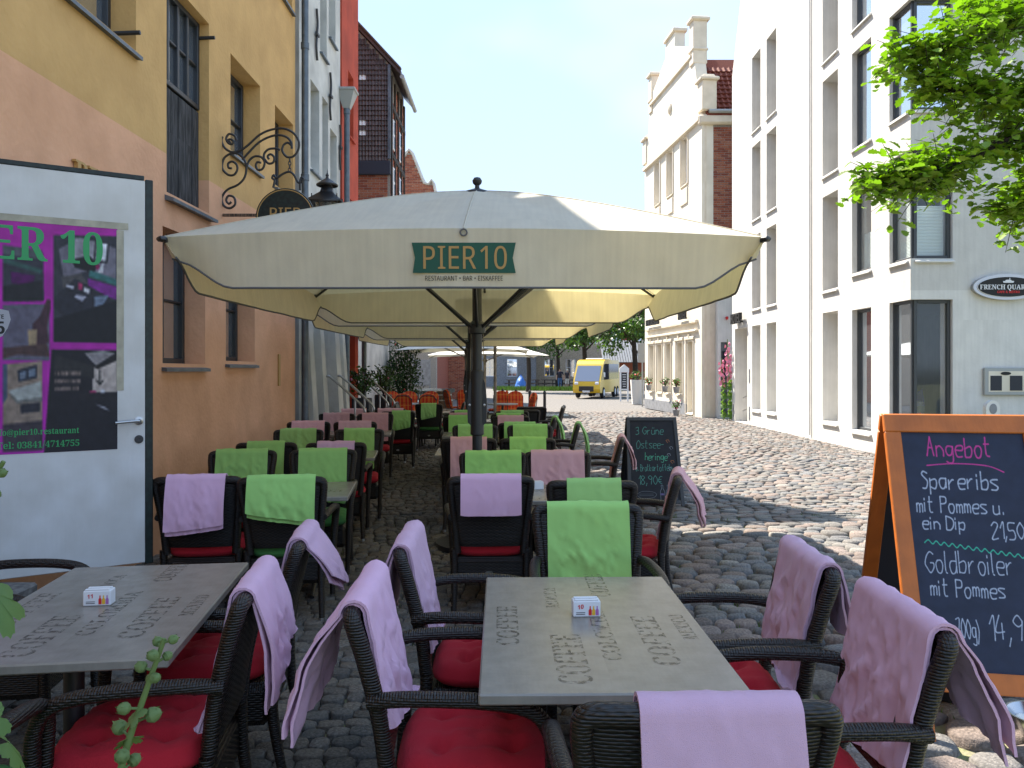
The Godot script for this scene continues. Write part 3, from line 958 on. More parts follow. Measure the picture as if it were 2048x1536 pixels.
func parasol(called: String, x: float, d: float, turn: float, hw: float, top: float, edge: float, drop: float, cloth: Material, pole: Material, label: String, group: String, banner: bool) -> Node3D:
	var t := thing(called, label, "parasol", P(x, 0, d), turn, group)
	var m := MB.new()
	for side in 4:
		var rows := []
		for r in 13:
			var row := []
			for k in 33:
				row.append(canopy_point(hw, side, k / 16.0 - 1.0, maxf(0.03, r / 12.0), top, edge, 0.06))
			rows.append(row)
		m.grid(rows, true)
	var canopy := part(m, "canopy", cloth, t)
	if drop > 0:
		for side in 4:
			m = MB.new()
			var b := Basis(Vector3.UP, side * PI / 2)
			var rows := []
			var hem := []
			for r in 9:
				var row := []
				for k in 65:
					var s := k / 32.0 - 1.0
					var p := canopy_point(hw, 0, s, 1.0, top, edge, 0.06)
					var up := pow(clampf((absf(s) - 0.78) / 0.2, 0, 1), 1.0)
					up = up * up * (3 - 2 * up)
					var low := lerpf(edge - drop, edge - 0.15, up)
					if absf(s) > 0.985: low = edge - 0.13
					var f := r / 8.0
					p.y = lerpf(p.y, low, f)
					var wv := noise.get_noise_2d(s * 130.0 + side * 77.0 + x * 50, f * 20.0)
					p.z -= f * 0.05 * (1.0 + absf(s) * 0.6) + f * 0.035 * wv
					p.x -= signf(s) * f * 0.03 * pow(absf(s), 6)
					row.append(b * p)
				rows.append(row)
				if r == 8: hem = row
			m.grid(rows, true)
			var val := part(m, "valance", cloth, t)
			m = MB.new()
			m.tube(hem, 0.008, 6)
			part(m, "hem", M.binding, val)
			if banner and side % 2 == 0:
				m = MB.new()
				var xf := Transform3D(b, b * Vector3(0, edge - drop + 0.195, hw - 0.012)) * Transform3D(Basis(Vector3.RIGHT, 0.09), Vector3.ZERO)
				m.prism(PackedVector2Array([Vector2(-0.345, 0.10), Vector2(0.345, 0.10), Vector2(0.325, 0), Vector2(0.345, -0.10), Vector2(-0.34, -0.10), Vector2(-0.325, 0)]), 0.0, 0.002, xf)
				var ban := part(m, "banner", M.sign_green, val)
				text("PIER", "lettering", 0.15, 0.003, M.sign_gold, ban, xf * Transform3D(Basis(), Vector3(-0.10, 0, 0.0035)), "Droid Sans", false, 0.88)
				text("10", "lettering", 0.15, 0.003, M.sign_gold, ban, xf * Transform3D(Basis(), Vector3(0.195, 0, 0.0035)), "Droid Sans", false, 0.88)
				text("RESTAURANT • BAR • EISKAFFEE", "small_lettering", 0.032, 0.002, M.ink, ban, xf * Transform3D(Basis(), Vector3(0, -0.135, 0.0)), "Droid Sans", false, 0.83)
	m = MB.new()
	m.tube([Vector3(0, 0.05, 0), Vector3(0, top - 0.02, 0)], 0.045 if banner else 0.04, 16)
	part(m, "pole", pole, t)
	m = MB.new()
	m.lathe([Vector2(0.0, 0.0), Vector2(0.38, 0.0), Vector2(0.38, 0.05), Vector2(0.1, 0.075), Vector2(0.07, 0.3), Vector2(0.0, 0.3)], 24)
	part(m, "base", M.iron, t)
	m = MB.new()
	var k0 := top
	m.lathe([Vector2(0.0, k0 - 0.04), Vector2(0.14, k0 - 0.035), Vector2(0.13, k0 - 0.01), Vector2(0.06, k0 + 0.015), Vector2(0.022, k0 + 0.03), Vector2(0.02, k0 + 0.055), Vector2(0.04, k0 + 0.075), Vector2(0.045, k0 + 0.1), Vector2(0.03, k0 + 0.125), Vector2(0.0, k0 + 0.135)], 20)
	part(m, "finial", M.iron, t)
	var hub := edge - drop - 0.16
	m = MB.new()
	m.lathe([Vector2(0.05, hub - 0.06), Vector2(0.075, hub - 0.05), Vector2(0.08, hub + 0.03), Vector2(0.05, hub + 0.06)], 16)
	part(m, "hub", pole, t)
	for k in 8:
		var side := k / 2
		var s := 0.0 if k % 2 == 0 else 1.0
		var rib := []
		for r in 9:
			rib.append(canopy_point(hw, side, s, 0.04 + 0.955 * r / 8.0, top, edge, 0.06) - Vector3.UP * 0.03)
		m = MB.new()
		m.tube(rib, 0.014, 6)
		var rb := part(m, "rib", pole, t)
		var seam := []
		for r in 9: seam.append(canopy_point(hw, side, s, 0.05 + 0.95 * r / 8.0, top, edge, 0.06) + Vector3.UP * 0.002)
		m = MB.new()
		m.tube(seam, 0.007, 5, true, 0.6)
		part(m, "seam", cloth, canopy)
		if s == 0.0 and drop > 0:
			var ring := []
			var rc := canopy_point(hw, side, 0.0, 1.0, top, edge, 0.06)
			var od := Vector3(rc.x, 0, rc.z).normalized()
			for a in 17: ring.append(rc + od * 0.012 - Vector3.UP * 0.03 + od.cross(Vector3.UP) * cos(a * TAU / 16) * 0.022 + Vector3.UP * sin(a * TAU / 16) * 0.022)
			m = MB.new()
			m.tube(ring, 0.006, 6, false)
			part(m, "eyelet_ring", M.binding, t)
		m = MB.new()
		var end := canopy_point(hw, side, s, 0.52, top, edge, 0.06) - Vector3.UP * 0.045
		var dirh := Vector3(end.x, 0, end.z).normalized() * 0.06
		m.tube([dirh + Vector3.UP * hub, end], 0.016, 6)
		part(m, "strut", pole, rb)
		if s == 1.0 and drop > 0:
			m = MB.new()
			var c := canopy_point(hw, side, 1.0, 1.0, top, edge, 0.06)
			m.cbox(Vector3(0.06, 0.035, 0.06), 0.012, Transform3D(Basis(Vector3.UP, PI / 4), c + Vector3(0, -0.012, 0)))
			part(m, "corner_cap", M.iron, t)
	if banner:  # crank sleeve with its clamp plates
		m = MB.new()
		m.lathe([Vector2(0.05, 1.02), Vector2(0.062, 1.03), Vector2(0.062, 1.60), Vector2(0.05, 1.62)], 16)
		part(m, "sleeve", pole, t)
		for s in [-1, 1]:
			m = MB.new()
			m.prism(PackedVector2Array([Vector2(s * 0.045, 1.1), Vector2(s * 0.085, 1.14), Vector2(s * 0.09, 1.32), Vector2(s * 0.075, 1.5), Vector2(s * 0.045, 1.56)]), -0.03, 0.03)
			part(m, "clamp_plate", pole, t)
			m = MB.new()
			m.lathe([Vector2(0, 0), Vector2(0.012, 0), Vector2(0.01, 0.006), Vector2(0, 0.007)], 10, Transform3D(Basis(Vector3.RIGHT, PI / 2), Vector3(s * 0.068, 1.3, 0.03)))
			part(m, "bolt", M.steel, t)
			m = MB.new()
			m.tube([Vector3(s * 0.07, 1.38, 0.02), Vector3(s * 0.06, 1.7, 0.01), Vector3(s * 0.055, hub, 0)], 0.004, 5)
			part(m, "rope", M.pole_beige, t)
	return t

# ---------- chalk writing ----------
var strokes := {
	"A": "00 29|29 40|14 34", "G": "58 39 17 04 12 30 52 54 34", "S": "48 29 18 17 35 44 42 30 10", "P": "00 09|09 39 48 46 35 05", "D": "00 09|09 38 56 53 30 00", "O": "29 06 03 10 30 53 56 39 29",
	"B": "00 09|09 38 46 05|05 44 42 30 00", "a": "45 15 03 10 30 43|45 40", "b": "09 00|04 35 43 30 00", "c": "44 25 03 10 40", "d": "45 15 03 10 30 43|49 40", "e": "03 43 45 15 03 10 40",
	"f": "49 28 20|05 35", "g": "45 15 03 11 31 44|45 4b 2c 0b", "h": "09 00|04 25 43 40", "i": "05 00|07 08", "k": "09 00|35 03 30", "l": "09 01 10", "m": "05 00|04 15 24 20|24 35 44 40", "n": "05 00|04 25 43 40",
	"o": "15 03 10 30 43 35 15", "p": "05 0c|04 35 43 30 01", "r": "05 00|03 25 35", "s": "45 15 04 32 41 30 00", "t": "19 11 30|06 36", "u": "05 01 20 41|45 40", "ü": "05 01 20 41|45 40|17 18|37 38",
	"0": "29 06 03 20 43 46 29", "1": "06 29 20", "2": "07 29 47 00 40", "3": "08 39 35 15|35 42 10 01", "4": "29 03 43|36 30", "5": "49 09 05 35 42 30 00", "7": "09 49 10|14 34", "8": "25 07 29 47 25 02 20 42 25",
	"9": "47 29 07 25 46|47 30", ",": "11 0b", ".": "10 11", "-": "04 34", "(": "29 04 2b", ")": "09 24 0b", "€": "48 28 04 21 41|05 35|03 33"}

func chalk_dot(im: Image, p: Vector2, r: float, c: Color) -> void:
	for y in range(int(p.y - r), int(p.y + r) + 1):
		for x in range(int(p.x - r), int(p.x + r) + 1):
			if x < 0 or y < 0 or x >= im.get_width() or y >= im.get_height(): continue
			var k := clampf(r + 0.5 - Vector2(x, y).distance_to(p), 0, 1)
			if k <= 0: continue
			k *= clampf(0.72 + 0.75 * noise.get_noise_2d(x * 33.0, y * 33.0), 0.12, 1.0)
			im.set_pixel(x, y, im.get_pixel(x, y).lerp(c, k * 0.8))

func chalk_line(im: Image, pts: Array, r: float, c: Color) -> void:
	for i in pts.size() - 1:
		var a: Vector2 = pts[i]; var b: Vector2 = pts[i + 1]
		var p0: Vector2 = pts[maxi(i - 1, 0)]; var p3: Vector2 = pts[mini(i + 2, pts.size() - 1)]
		var n := int(a.distance_to(b) / (r * 0.7)) + 1
		for k in n:
			chalk_dot(im, a.cubic_interpolate(b, p0, p3, float(k) / n), r, c)

func chalk_text(im: Image, words: String, x: float, base: float, cap: float, width: float, r: float, c: Color) -> void:
	var total := 0.0
	for ch in words:
		total += _glyph_w(ch)
	var sx := width / total
	var pen := x
	for ch in words:
		if strokes.has(ch):
			var jig := rng.randf_range(-0.04, 0.04) * cap
			for st in strokes[ch].split("|"):
				var pts := []
				for q in st.split(" "):
					var yy := float("cba".find(q[1]) - 3) if q[1] in "abc" else float(q[1])
					pts.append(Vector2(pen + (float(q[0]) + yy * 0.06) * sx, base - yy / 9.0 * cap + jig + rng.randf_range(-0.02, 0.02) * cap))
				chalk_line(im, pts, r, c)
		pen += _glyph_w(ch) * sx

func _glyph_w(ch: String) -> float:
	if ch == " ": return 3.2
	if ch in "il.,1": return 2.6
	return 6.4 if ch in "GDO" else 5.6

func slate_image(w: int, h: int, c: Color) -> Image:
	var im := Image.create(w, h, false, Image.FORMAT_RGB8)
	var nz := FastNoiseLite.new(); nz.seed = 21; nz.frequency = 0.008; nz.fractal_octaves = 5
	for y in h:
		for x in w:
			var k := 0.92 + 0.22 * nz.get_noise_2d(x, y * 1.5) + 0.05 * nz.get_noise_2d(x * 14.0, y * 14.0)
			im.set_pixel(x, y, (c * k).linear_to_srgb())
	return im

func print_mat(key: String, rough := 0.8) -> StandardMaterial3D:
	var m := StandardMaterial3D.new()
	m.resource_name = key
	m.albedo_texture = T[key]
	m.roughness = rough
	M[key] = m
	return m

func make_menu_boards() -> void:
	rng.seed = 77
	var im := slate_image(640, 960, Color(0.019, 0.027, 0.058))
	var chalk := Color(0.66, 0.70, 0.78)
	var pink := Color(0.78, 0.22, 0.55)
	var mint := Color(0.22, 0.70, 0.58)
	chalk_text(im, "Angebot", 128, 105, 82, 350, 4.2, pink)
	chalk_line(im, [Vector2(120, 145), Vector2(270, 135), Vector2(430, 142), Vector2(515, 168)], 3.2, pink)
	chalk_text(im, "Spareribs", 75, 243, 74, 410, 4.0, chalk)
	chalk_text(im, "mit Pommes u.", 40, 343, 66, 450, 3.6, chalk)
	chalk_text(im, "ein Dip", 60, 414, 56, 225, 3.6, chalk)
	chalk_text(im, "21,50", 405, 442, 66, 172, 3.4, chalk)
	var zig := []
	for k in 27:
		zig.append(Vector2(60 + k * 20.0, 462 + k * 2.0 + (-7 if k % 2 else 7)))
	chalk_line(im, zig, 3.0, mint)
	chalk_text(im, "Goldbroiler", 48, 586, 84, 450, 3.2, chalk)
	chalk_text(im, "mit Pommes", 61, 677, 66, 375, 3.4, chalk)
	chalk_text(im, "(cirka 700g)", 14, 835, 72, 275, 3.0, chalk)
	chalk_text(im, "14,90", 325, 835, 92, 235, 3.2, chalk)
	itex("menu_offer", im)
	print_mat("menu_offer")
	# orange framed board
	var right := Vector3(0.985, 0, 0.174)   # along the board
	var face := Vector3(-0.174, 0, 0.985)   # towards the reader
	var t := thing("chalkboard_sign", "orange framed chalkboard offering Spareribs and Goldbroiler beside lilac draped chairs", "menu board", P(2.205, 0, 3.87), 0.0, "folding chalkboard signs")
	var base := Basis(right, Vector3.UP, face)
	for s in [1.0, -1.0]:
		var lean := atan2(0.52, 1.40)
		var lb: Basis = base * (Basis(Vector3.UP, 0.0 if s > 0 else PI)) * Basis(Vector3.RIGHT, -lean)
		var at := Transform3D(lb, base * Vector3(0, 1.395, 0.018 * s))   # hangs down from the hinge
		for k in [-1.0, 1.0]:
			var m := MB.new()
			m.cbox(Vector3(0.075, 1.40, 0.03), 0.004, at * Transform3D(Basis(), Vector3(k * 0.3125, -0.79, 0)))
			part(m, "stile", M.frame_orange, t)
		for yy in [-0.045, -1.235]:
			var m := MB.new()
			m.cbox(Vector3(0.70 if yy > -0.1 else 0.545, 0.09, 0.031), 0.004, at * Transform3D(Basis(), Vector3(0, yy, 0)))
			part(m, "rail", M.frame_orange, t)
		var m := MB.new()
		var q := [Vector3(-0.275, -1.192, 0.002), Vector3(0.275, -1.192, 0.002), Vector3(0.275, -0.088, 0.002), Vector3(-0.275, -0.088, 0.002)]
		m.quad(at * q[0], at * q[1], at * q[2], at * q[3])
		part(m, "writing_panel", M.menu_offer if s > 0 else M.chalk_board, t)
		m = MB.new()
		for k in 4: q[k].z = -0.006
		m.quad(at * q[1], at * q[0], at * q[3], at * q[2])
		part(m, "backing_panel", M.chalk_board, t)
	# black framed board
	im = slate_image(512, 860, Color(0.016, 0.018, 0.026))
	var mint2 := Color(0.36, 0.66, 0.60)
	chalk_text(im, "3 Grüne", 70, 150, 84, 330, 3.0, mint2)
	chalk_text(im, "Ostsee-", 75, 300, 86, 330, 2.8, mint2)
	chalk_text(im, "heringe", 170, 430, 78, 250, 3.2, Color(0.35, 0.75, 0.6))
	chalk_text(im, "o. Bratkartoffeln", 60, 545, 70, 400, 2.4, mint2)
	chalk_text(im, "18,90€", 90, 690, 92, 260, 3.0, mint2)
	for k in 3:   # printed bottles and drops
		var bx := 330.0 + k * 62
		chalk_line(im, [Vector2(bx - 22, 850), Vector2(bx - 22, 770), Vector2(bx - 8, 735), Vector2(bx - 8, 700), Vector2(bx + 8, 700), Vector2(bx + 8, 735), Vector2(bx + 22, 770), Vector2(bx + 22, 850)], 2.2, Color(0.55, 0.6, 0.65))
		chalk_line(im, [Vector2(bx - 14, 795), Vector2(bx + 14, 795)], 11.0, [Color(0.45, 0.4, 0.6), Color(0.75, 0.5, 0.4), Color(0.3, 0.65, 0.5)][k])
	for k in 6:
		var dy := 240.0 + k * 75
		chalk_line(im, [Vector2(430 + (k % 2) * 30, dy), Vector2(415 + (k % 2) * 30, dy - 24), Vector2(440 + (k % 2) * 30, dy - 30), Vector2(448 + (k % 2) * 30, dy - 8)], 2.6, Color(0.6, 0.62, 0.66) if k % 3 else Color(0.75, 0.45, 0.25))
	chalk_line(im, [Vector2(60, 800), Vector2(120, 765), Vector2(230, 770), Vector2(265, 800), Vector2(220, 832), Vector2(110, 836), Vector2(60, 800)], 2.0, Color(0.5, 0.52, 0.55))
	for k in 2:
		chalk_line(im, [Vector2(90, 792 + k * 16), Vector2(235, 792 + k * 16)], 2.2, Color(0.4, 0.42, 0.45))
	itex("menu_herring", im)
	print_mat("menu_herring")
	t = thing("chalkboard_sign", "black framed chalkboard with green chalk herring offer on the cobbles", "menu board", P(1.70, 0, 9.55), 0.02, "folding chalkboard signs")
	for s in [1.0, -1.0]:
		var lb := Basis(Vector3.UP, 0.0 if s > 0 else PI) * Basis(Vector3.RIGHT, -0.3)
		var at := Transform3D(lb, Vector3(0, 1.04, 0.015 * s))
		for k in [-1.0, 1.0]:
			var m := MB.new()
			m.cbox(Vector3(0.045, 1.08, 0.022), 0.004, at * Transform3D(Basis(Vector3.BACK, k * 0.03), Vector3(k * 0.30, -0.54, 0)))
			part(m, "stile", M.iron, t)
		for yy in [-0.022, -1.03]:
			var m := MB.new()
			m.cbox(Vector3(0.56, 0.044, 0.021), 0.004, at * Transform3D(Basis(), Vector3(0, yy, 0)))
			part(m, "rail", M.iron, t)
		var m := MB.new()
		m.quad(at * Vector3(-0.295, -1.01, 0.0), at * Vector3(0.295, -1.01, 0.0), at * Vector3(0.27, -0.044, 0.0), at * Vector3(-0.27, -0.044, 0.0))
		part(m, "writing_panel", M.menu_herring if s > 0 else M.chalk_board, t)

# ---------- the terrace ----------
func seat(bx: float, bd: float, turn: float, cushion: String, colour: String, where: String, group: String, o := {}) -> void:
	var shade: String = {"lilac": "lilac", "pink": "rose pink", "green": "lime green", "": ""}[colour]
	var cl := "dark wicker armchair %s" % where
	if colour: cl = "dark wicker armchair under %s blanket, %s" % [shade, where]
	var xf := chair(bx, bd, turn, cushion, cl, group)
	if colour:
		blanket(xf, colour, "%s fleece blanket over chair %s" % [shade, where], "fleece blankets over chair backs", o)

func make_terrace() -> void:
	rng.seed = 5
	var AW := PI; var TO := 0.0; var RX := PI / 2; var LX := -PI / 2
	var k := 0.12
	# the two tables in front
	table(0.275, 2.72, 0.015, "coffee printed laminate table ringed by lilac draped chairs and a green one")
	table(-1.50, 2.93, 0.13, "coffee printed laminate table standing in front of the open white door")
	number_box(P(0.265, 0.741, 2.80), 0.05, "10", "white card holder with red number, on table ringed by lilac chairs")
	number_box(P(-1.55, 0.741, 2.93), 0.12, "11", "white card holder with red number, on table before the white door")
	number_box(P(0.18, 0.741, 5.75), 0.3, "", "plain white card holder on the table behind number 10")
	var g10 := "chairs around the front tables"
	seat(-0.46, 2.47, RX + 0.03, "red", "lilac", "on number 10's wall side, away from green chair", g10, {"w": 0.47, "lf": 0.46, "lb": 0.37, "tb": -0.07, "tf": 0.05, "flare": 0.16, "seed": 3, "swing": -0.1, "amp": 0.03, "off": 0.0})
	seat(-0.425, 3.20, RX + 0.02, "red", "lilac", "on number 10's wall side, next to green chair", g10, {"w": 0.47, "lf": 0.48, "lb": 0.34, "tb": 0.05, "flare": 0.05, "seed": 8, "amp": 0.028})
	seat(1.10, 2.90, LX - 0.05, "red", "lilac", "on number 10's street side, next to green chair", g10, {"w": 0.46, "lf": 0.48, "lb": 0.25, "tb": 0.03, "tf": 0.04, "flare": 0.04, "seed": 14, "amp": 0.032})
	seat(1.135, 2.27, LX - 0.04, "red", "lilac", "on number 10's street side, against orange chalkboard", g10, {"w": 0.49, "lf": 0.47, "lb": 0.29, "tb": 0.09, "tf": -0.03, "flare": 0.13, "seed": 19, "amp": 0.036, "swing": 0.05})
	seat(0.40, 1.60, AW + 0.02, "red", "lilac", "at number 10's short end, opposite a green one", g10, {"w": 0.33, "off": -0.02, "lf": 0.3, "lb": 0.34, "seed": 23, "amp": 0.008, "flare": 0.03})
	seat(0.38, 3.93, TO + 0.02, "red", "green", "at number 10's short end, opposite a lilac one", g10, {"w": 0.41, "off": 0.0, "lf": 0.42, "lb": 0.3, "seed": 31, "amp": 0.016})
	seat(-0.85, 2.58, LX + 0.13, "red", "lilac", "on number 11's street side, beside the hollyhock stem", g10, {"w": 0.42, "lf": 0.48, "lb": 0.32, "tb": 0.08, "flare": 0.06, "seed": 37, "amp": 0.024})
	seat(-0.875, 3.28, LX + 0.13, "red", "lilac", "on number 11's street side, near the white door", g10, {"w": 0.40, "lf": 0.32, "lb": 0.26, "tb": -0.07, "flare": 0.14, "seed": 41, "amp": 0.026, "swing": 0.12})
	seat(-1.58, 1.70, AW + 0.1, "green", "", "with dark green cushion at number 11's short end", g10)
	seat(-2.55, 3.44, RX + 0.13, "red", "", "on number 11's wall side, before white door", g10)
	# the row along the orange wall
	var gl := "chairs along the orange wall"
	table(-1.78, 5.72, RX + k, "laminate table between green and lilac chairs just past the white door", "tables along the orange wall")
	seat(-2.0, 4.96, AW + k, "red", "lilac", "at first wall table, beside the open door", gl, {"w": 0.36, "lb": 0.36, "tb": 0.02, "seed": 51, "amp": 0.014, "off": 0.0})
	seat(-1.455, 4.94, AW + k, "green", "green", "at first wall table, with dark green cushion", gl, {"w": 0.42, "lb": 0.29, "tb": -0.03, "seed": 55, "amp": 0.016})
	seat(-2.26, 6.55, TO + k, "red", "green", "facing first wall table, crumpled, on wall side", gl, {"w": 0.42, "lf": 0.34, "seed": 58, "amp": 0.03})
	seat(-1.60, 6.62, TO + k, "green", "green", "facing first wall table, smooth, on aisle side", gl, {"w": 0.40, "lf": 0.46, "tf": 0.05, "seed": 61, "amp": 0.014})
	table(-2.02, 8.12, RX + k, "laminate table between green chairs in the middle of the wall row", "tables along the orange wall")
	seat(-2.29, 7.28, AW + k, "red", "green", "at second wall table, close to the wall", gl, {"w": 0.34, "lb": 0.40, "seed": 64})
	seat(-1.64, 7.28, AW + k, "red", "lilac", "at second wall table, only lilac one there", gl, {"w": 0.34, "lb": 0.3, "seed": 66})
	seat(-2.42, 8.85, TO + k, "red", "green", "facing second wall table from the wall end", gl, {"w": 0.40, "lf": 0.4, "seed": 68, "amp": 0.024})
	seat(-1.74, 8.9, TO + k, "red", "green", "facing second wall table from the aisle end", gl, {"w": 0.34, "lf": 0.5, "seed": 70})
	table(-2.3, 10.95, RX + k, "laminate table between rose pink chairs at the downpipe", "tables along the orange wall")
	seat(-2.66, 10.2, AW + k, "red", "pink", "at third wall table, by the grey downpipe", gl, {"w": 0.42, "lb": 0.3, "seed": 72})
	seat(-2.05, 10.2, AW + k, "red", "pink", "at third wall table, aisle side of pair", gl, {"w": 0.42, "lb": 0.3, "seed": 74})
	seat(-2.72, 12.1, TO + k, "red", "pink", "facing third wall table, below the bent handrail", gl, {"w": 0.40, "lf": 0.45, "seed": 76})
	seat(-2.12, 12.1, TO + k, "red", "pink", "facing third wall table, pink beside a green one", gl, {"w": 0.40, "lf": 0.45, "seed": 78})
	seat(-1.86, 12.75, AW + k, "red", "green", "with back turned behind the third wall table", gl, {"w": 0.30, "off": -0.05, "seed": 79})
	for q in [[-2.72, 13.4], [-2.1, 13.5]]:
		seat(q[0], q[1], AW + k, "red", "pink", "in the last pink row of the wall tables", gl, {"w": 0.44, "seed": 80 + int(q[1])})
	table(-2.4, 14.2, RX + k, "laminate table behind the last row of rose pink chairs", "tables along the orange wall")
	# the chair in the aisle and its table
	table(-1.75, 16.5, RX, "small dark table before the tartan cushioned seats", "tables along the orange wall")
	seat(-1.66, 15.6, AW, "green", "green", "standing alone in the aisle, green cushioned", gl, {"w": 0.30, "lb": 0.30, "seed": 83})
	seat(-2.45, 16.5, RX, "red", "", "on the wall side of the small dark table", gl)
	seat(-1.02, 16.6, LX, "red", "", "on the aisle side of the small dark table", gl)
	# the row under the parasols
	var gr := "chairs under the cream parasols"
	table(0.19, 5.62, RX + 0.04, "laminate table under the front parasol, behind the one numbered 10", "tables under the cream parasols")
	seat(-0.135, 4.98, AW + 0.05, "red", "lilac", "behind number 10, squarely folded, beside green one", gr, {"w": 0.385, "lb": 0.285, "tb": 0.0, "seed": 90, "amp": 0.006, "flare": 0.02})
	seat(0.49, 4.78, AW - 0.03, "red", "green", "back turned, between number 10 and front pole", gr, {"w": 0.33, "lb": 0.36, "seed": 92, "amp": 0.01, "off": -0.01})
	seat(1.10, 5.18, LX - 0.25, "red", "pink", "street side of the front parasol table, hanging askew", gr, {"w": 0.32, "lf": 0.46, "lb": 0.32, "tb": 0.06, "flare": 0.15, "seed": 94, "amp": 0.03})
	seat(-0.155, 6.42, TO + 0.05, "red", "green", "facing front parasol table, wide, at the pole", gr, {"w": 0.46, "lf": 0.45, "tf": -0.03, "seed": 96, "amp": 0.022})
	seat(0.375, 6.46, TO + 0.03, "red", "pink", "facing front parasol table, crumpled rose pink", gr, {"w": 0.44, "lf": 0.46, "seed": 98, "amp": 0.024})
	table(-0.22, 8.45, RX + 0.04, "laminate table right behind the front parasol's pole", "tables under the cream parasols")
	seat(-0.43, 7.74, AW + 0.06, "red", "pink", "behind the front parasol's pole, draped low", gr, {"w": 0.36, "lb": 0.42, "seed": 100})
	seat(0.155, 7.74, AW + 0.04, "red", "green", "back turned, street side of the front pole", gr, {"w": 0.36, "lb": 0.34, "seed": 102})
	seat(1.12, 8.0, LX - 0.12, "red", "pink", "alone on the street side, before the black chalkboard", gr, {"w": 0.36, "lf": 0.44, "lb": 0.34, "flare": 0.10, "seed": 104, "amp": 0.022})
	seat(-0.45, 9.55, TO + 0.05, "red", "green", "facing the second parasol table, wall side", gr, {"w": 0.42, "lf": 0.45, "seed": 106})
	seat(0.22, 9.55, TO + 0.05, "red", "green", "facing the second parasol table, street side", gr, {"w": 0.42, "lf": 0.45, "seed": 108})
	seat(0.10, 9.98, AW, "red", "green", "back to back with the second parasol table's chairs", gr, {"w": 0.40, "seed": 109})
	seat(0.84, 9.95, LX - 0.1, "red", "green", "street side of second parasol, beside black chalkboard", gr, {"w": 0.34, "lb": 0.40, "flare": 0.10, "seed": 110, "amp": 0.022})
	seat(0.62, 11.3, LX - 0.1, "green", "green", "street side of second parasol, one place further down", gr, {"w": 0.34, "lb": 0.36, "flare": 0.10, "seed": 112, "amp": 0.022})
	table(-0.35, 10.75, RX + 0.05, "laminate table under the middle of the second parasol", "tables under the cream parasols")
	var gf := "far chairs under the cream parasols"
	for q in [[-0.74, 11.45, AW, "green"], [-0.02, 11.4, TO, "pink"], [-0.78, 12.1, TO, "pink"], [-0.05, 12.0, TO, "green"], [-0.76, 12.9, TO, "green"], [0.0, 12.85, TO, "green"]]:
		seat(q[0], q[1], q[2] + 0.05, "red", q[3], "among the far rows under the third cream parasol", gf, {"w": 0.38, "lf": 0.4, "seed": 120 + int(q[1] * 10)})
	table(-0.4, 13.6, RX + 0.05, "laminate table among the far rows below the third parasol", "tables under the cream parasols")
	for q in [[0.20, 13.3, AW], [0.36, 14.4, AW], [0.93, 14.4, LX], [0.99, 14.9, LX]]:
		seat(q[0], q[1], q[2] - 0.05, "red", "", "bare of any blanket near the tartan seats", gf)
	table(0.5, 15.3, RX, "laminate table beside the bare wicker chairs", "tables under the cream parasols")
	# parasols
	parasol("cream_parasol", -0.32, 7.17, 0.0, 2.0, 3.26, 2.5, 0.33, M.canvas, M.pole_dark, "front cream parasol with green banner facing the numbered tables", "cream parasols", true)
	parasol("cream_parasol", -0.62, 11.7, 0.0, 2.0, 3.24, 2.5, 0.33, M.canvas, M.pole_dark, "middle cream parasol between two others in line", "cream parasols", true)
	parasol("cream_parasol", -0.92, 16.2, 0.0, 2.0, 3.22, 2.5, 0.33, M.canvas, M.pole_dark, "last cream parasol, next to the tartan seats", "cream parasols", true)
	make_menu_boards()
	# things on the cobbles beside the orange board
	var t := thing("bucket", "black rubber bucket standing under the orange framed chalkboard", "bucket", P(2.17, 0.02, 3.85))
	var m := MB.new()
	m.lathe([Vector2(0.0, 0.0), Vector2(0.12, 0.0), Vector2(0.165, 0.2), Vector2(0.18, 0.205), Vector2(0.18, 0.215), Vector2(0.155, 0.21), Vector2(0.112, 0.012), Vector2(0.0, 0.012)], 28)
	part(m, "tub", M.bucket, t)
	m = MB.new()
	m.tube(arc([Vector3(-0.175, 0.2, 0), Vector3(-0.14, 0.12, 0.12), Vector3(0, 0.07, 0.2), Vector3(0.14, 0.12, 0.12), Vector3(0.175, 0.2, 0)]), 0.003, 6)
	part(m, "handle", M.steel, t)
	t = thing("water_bowl", "shiny steel water bowl in front of the orange framed chalkboard", "bowl", P(2.32, 0.02, 3.42))
	m = MB.new()
	m.lathe([Vector2(0.0, 0.0), Vector2(0.075, 0.0), Vector2(0.11, 0.05), Vector2(0.13, 0.09), Vector2(0.137, 0.093), Vector2(0.128, 0.093), Vector2(0.10, 0.05), Vector2(0.07, 0.01), Vector2(0.0, 0.008)], 32)
	part(m, "basin", M.bowl_steel, t)
	m = MB.new()
	m.lathe([Vector2(0.11, 0.055), Vector2(0.0, 0.055)], 32)
	part(m, "water", M.glass, t)
	make_hollyhocks()
	make_tartan_corner()

func leaf_blade(mb: MB, at: Transform3D, size: float, lobes: int) -> void:  # a lobed hollyhock leaf, cupped
	var n := lobes * 14
	var c := mb.vert(at * Vector3.ZERO, at.basis.y)
	var ring := []
	for k in n + 1:
		var a := lerpf(-2.75, 2.75, float(k) / n)
		var lb := a / 1.1 - roundf(a / 1.1)
		var r := size * (0.58 + 0.42 * pow(cos(lb * PI), 0.8) + 0.045 * cos(a * 26.0))
		var p := Vector3(sin(a) * r, 0, cos(a) * r + size * 0.35)
		p.y = -0.35 * p.length_squared() / size + 0.06 * size * cos(a * lobes * 1.15)
		ring.append(mb.vert(at * p, (at.basis * Vector3(p.x * 0.5, size, p.z * 0.4)).normalized()))
	for k in n:
		mb.face(c, ring[k], ring[k + 1])

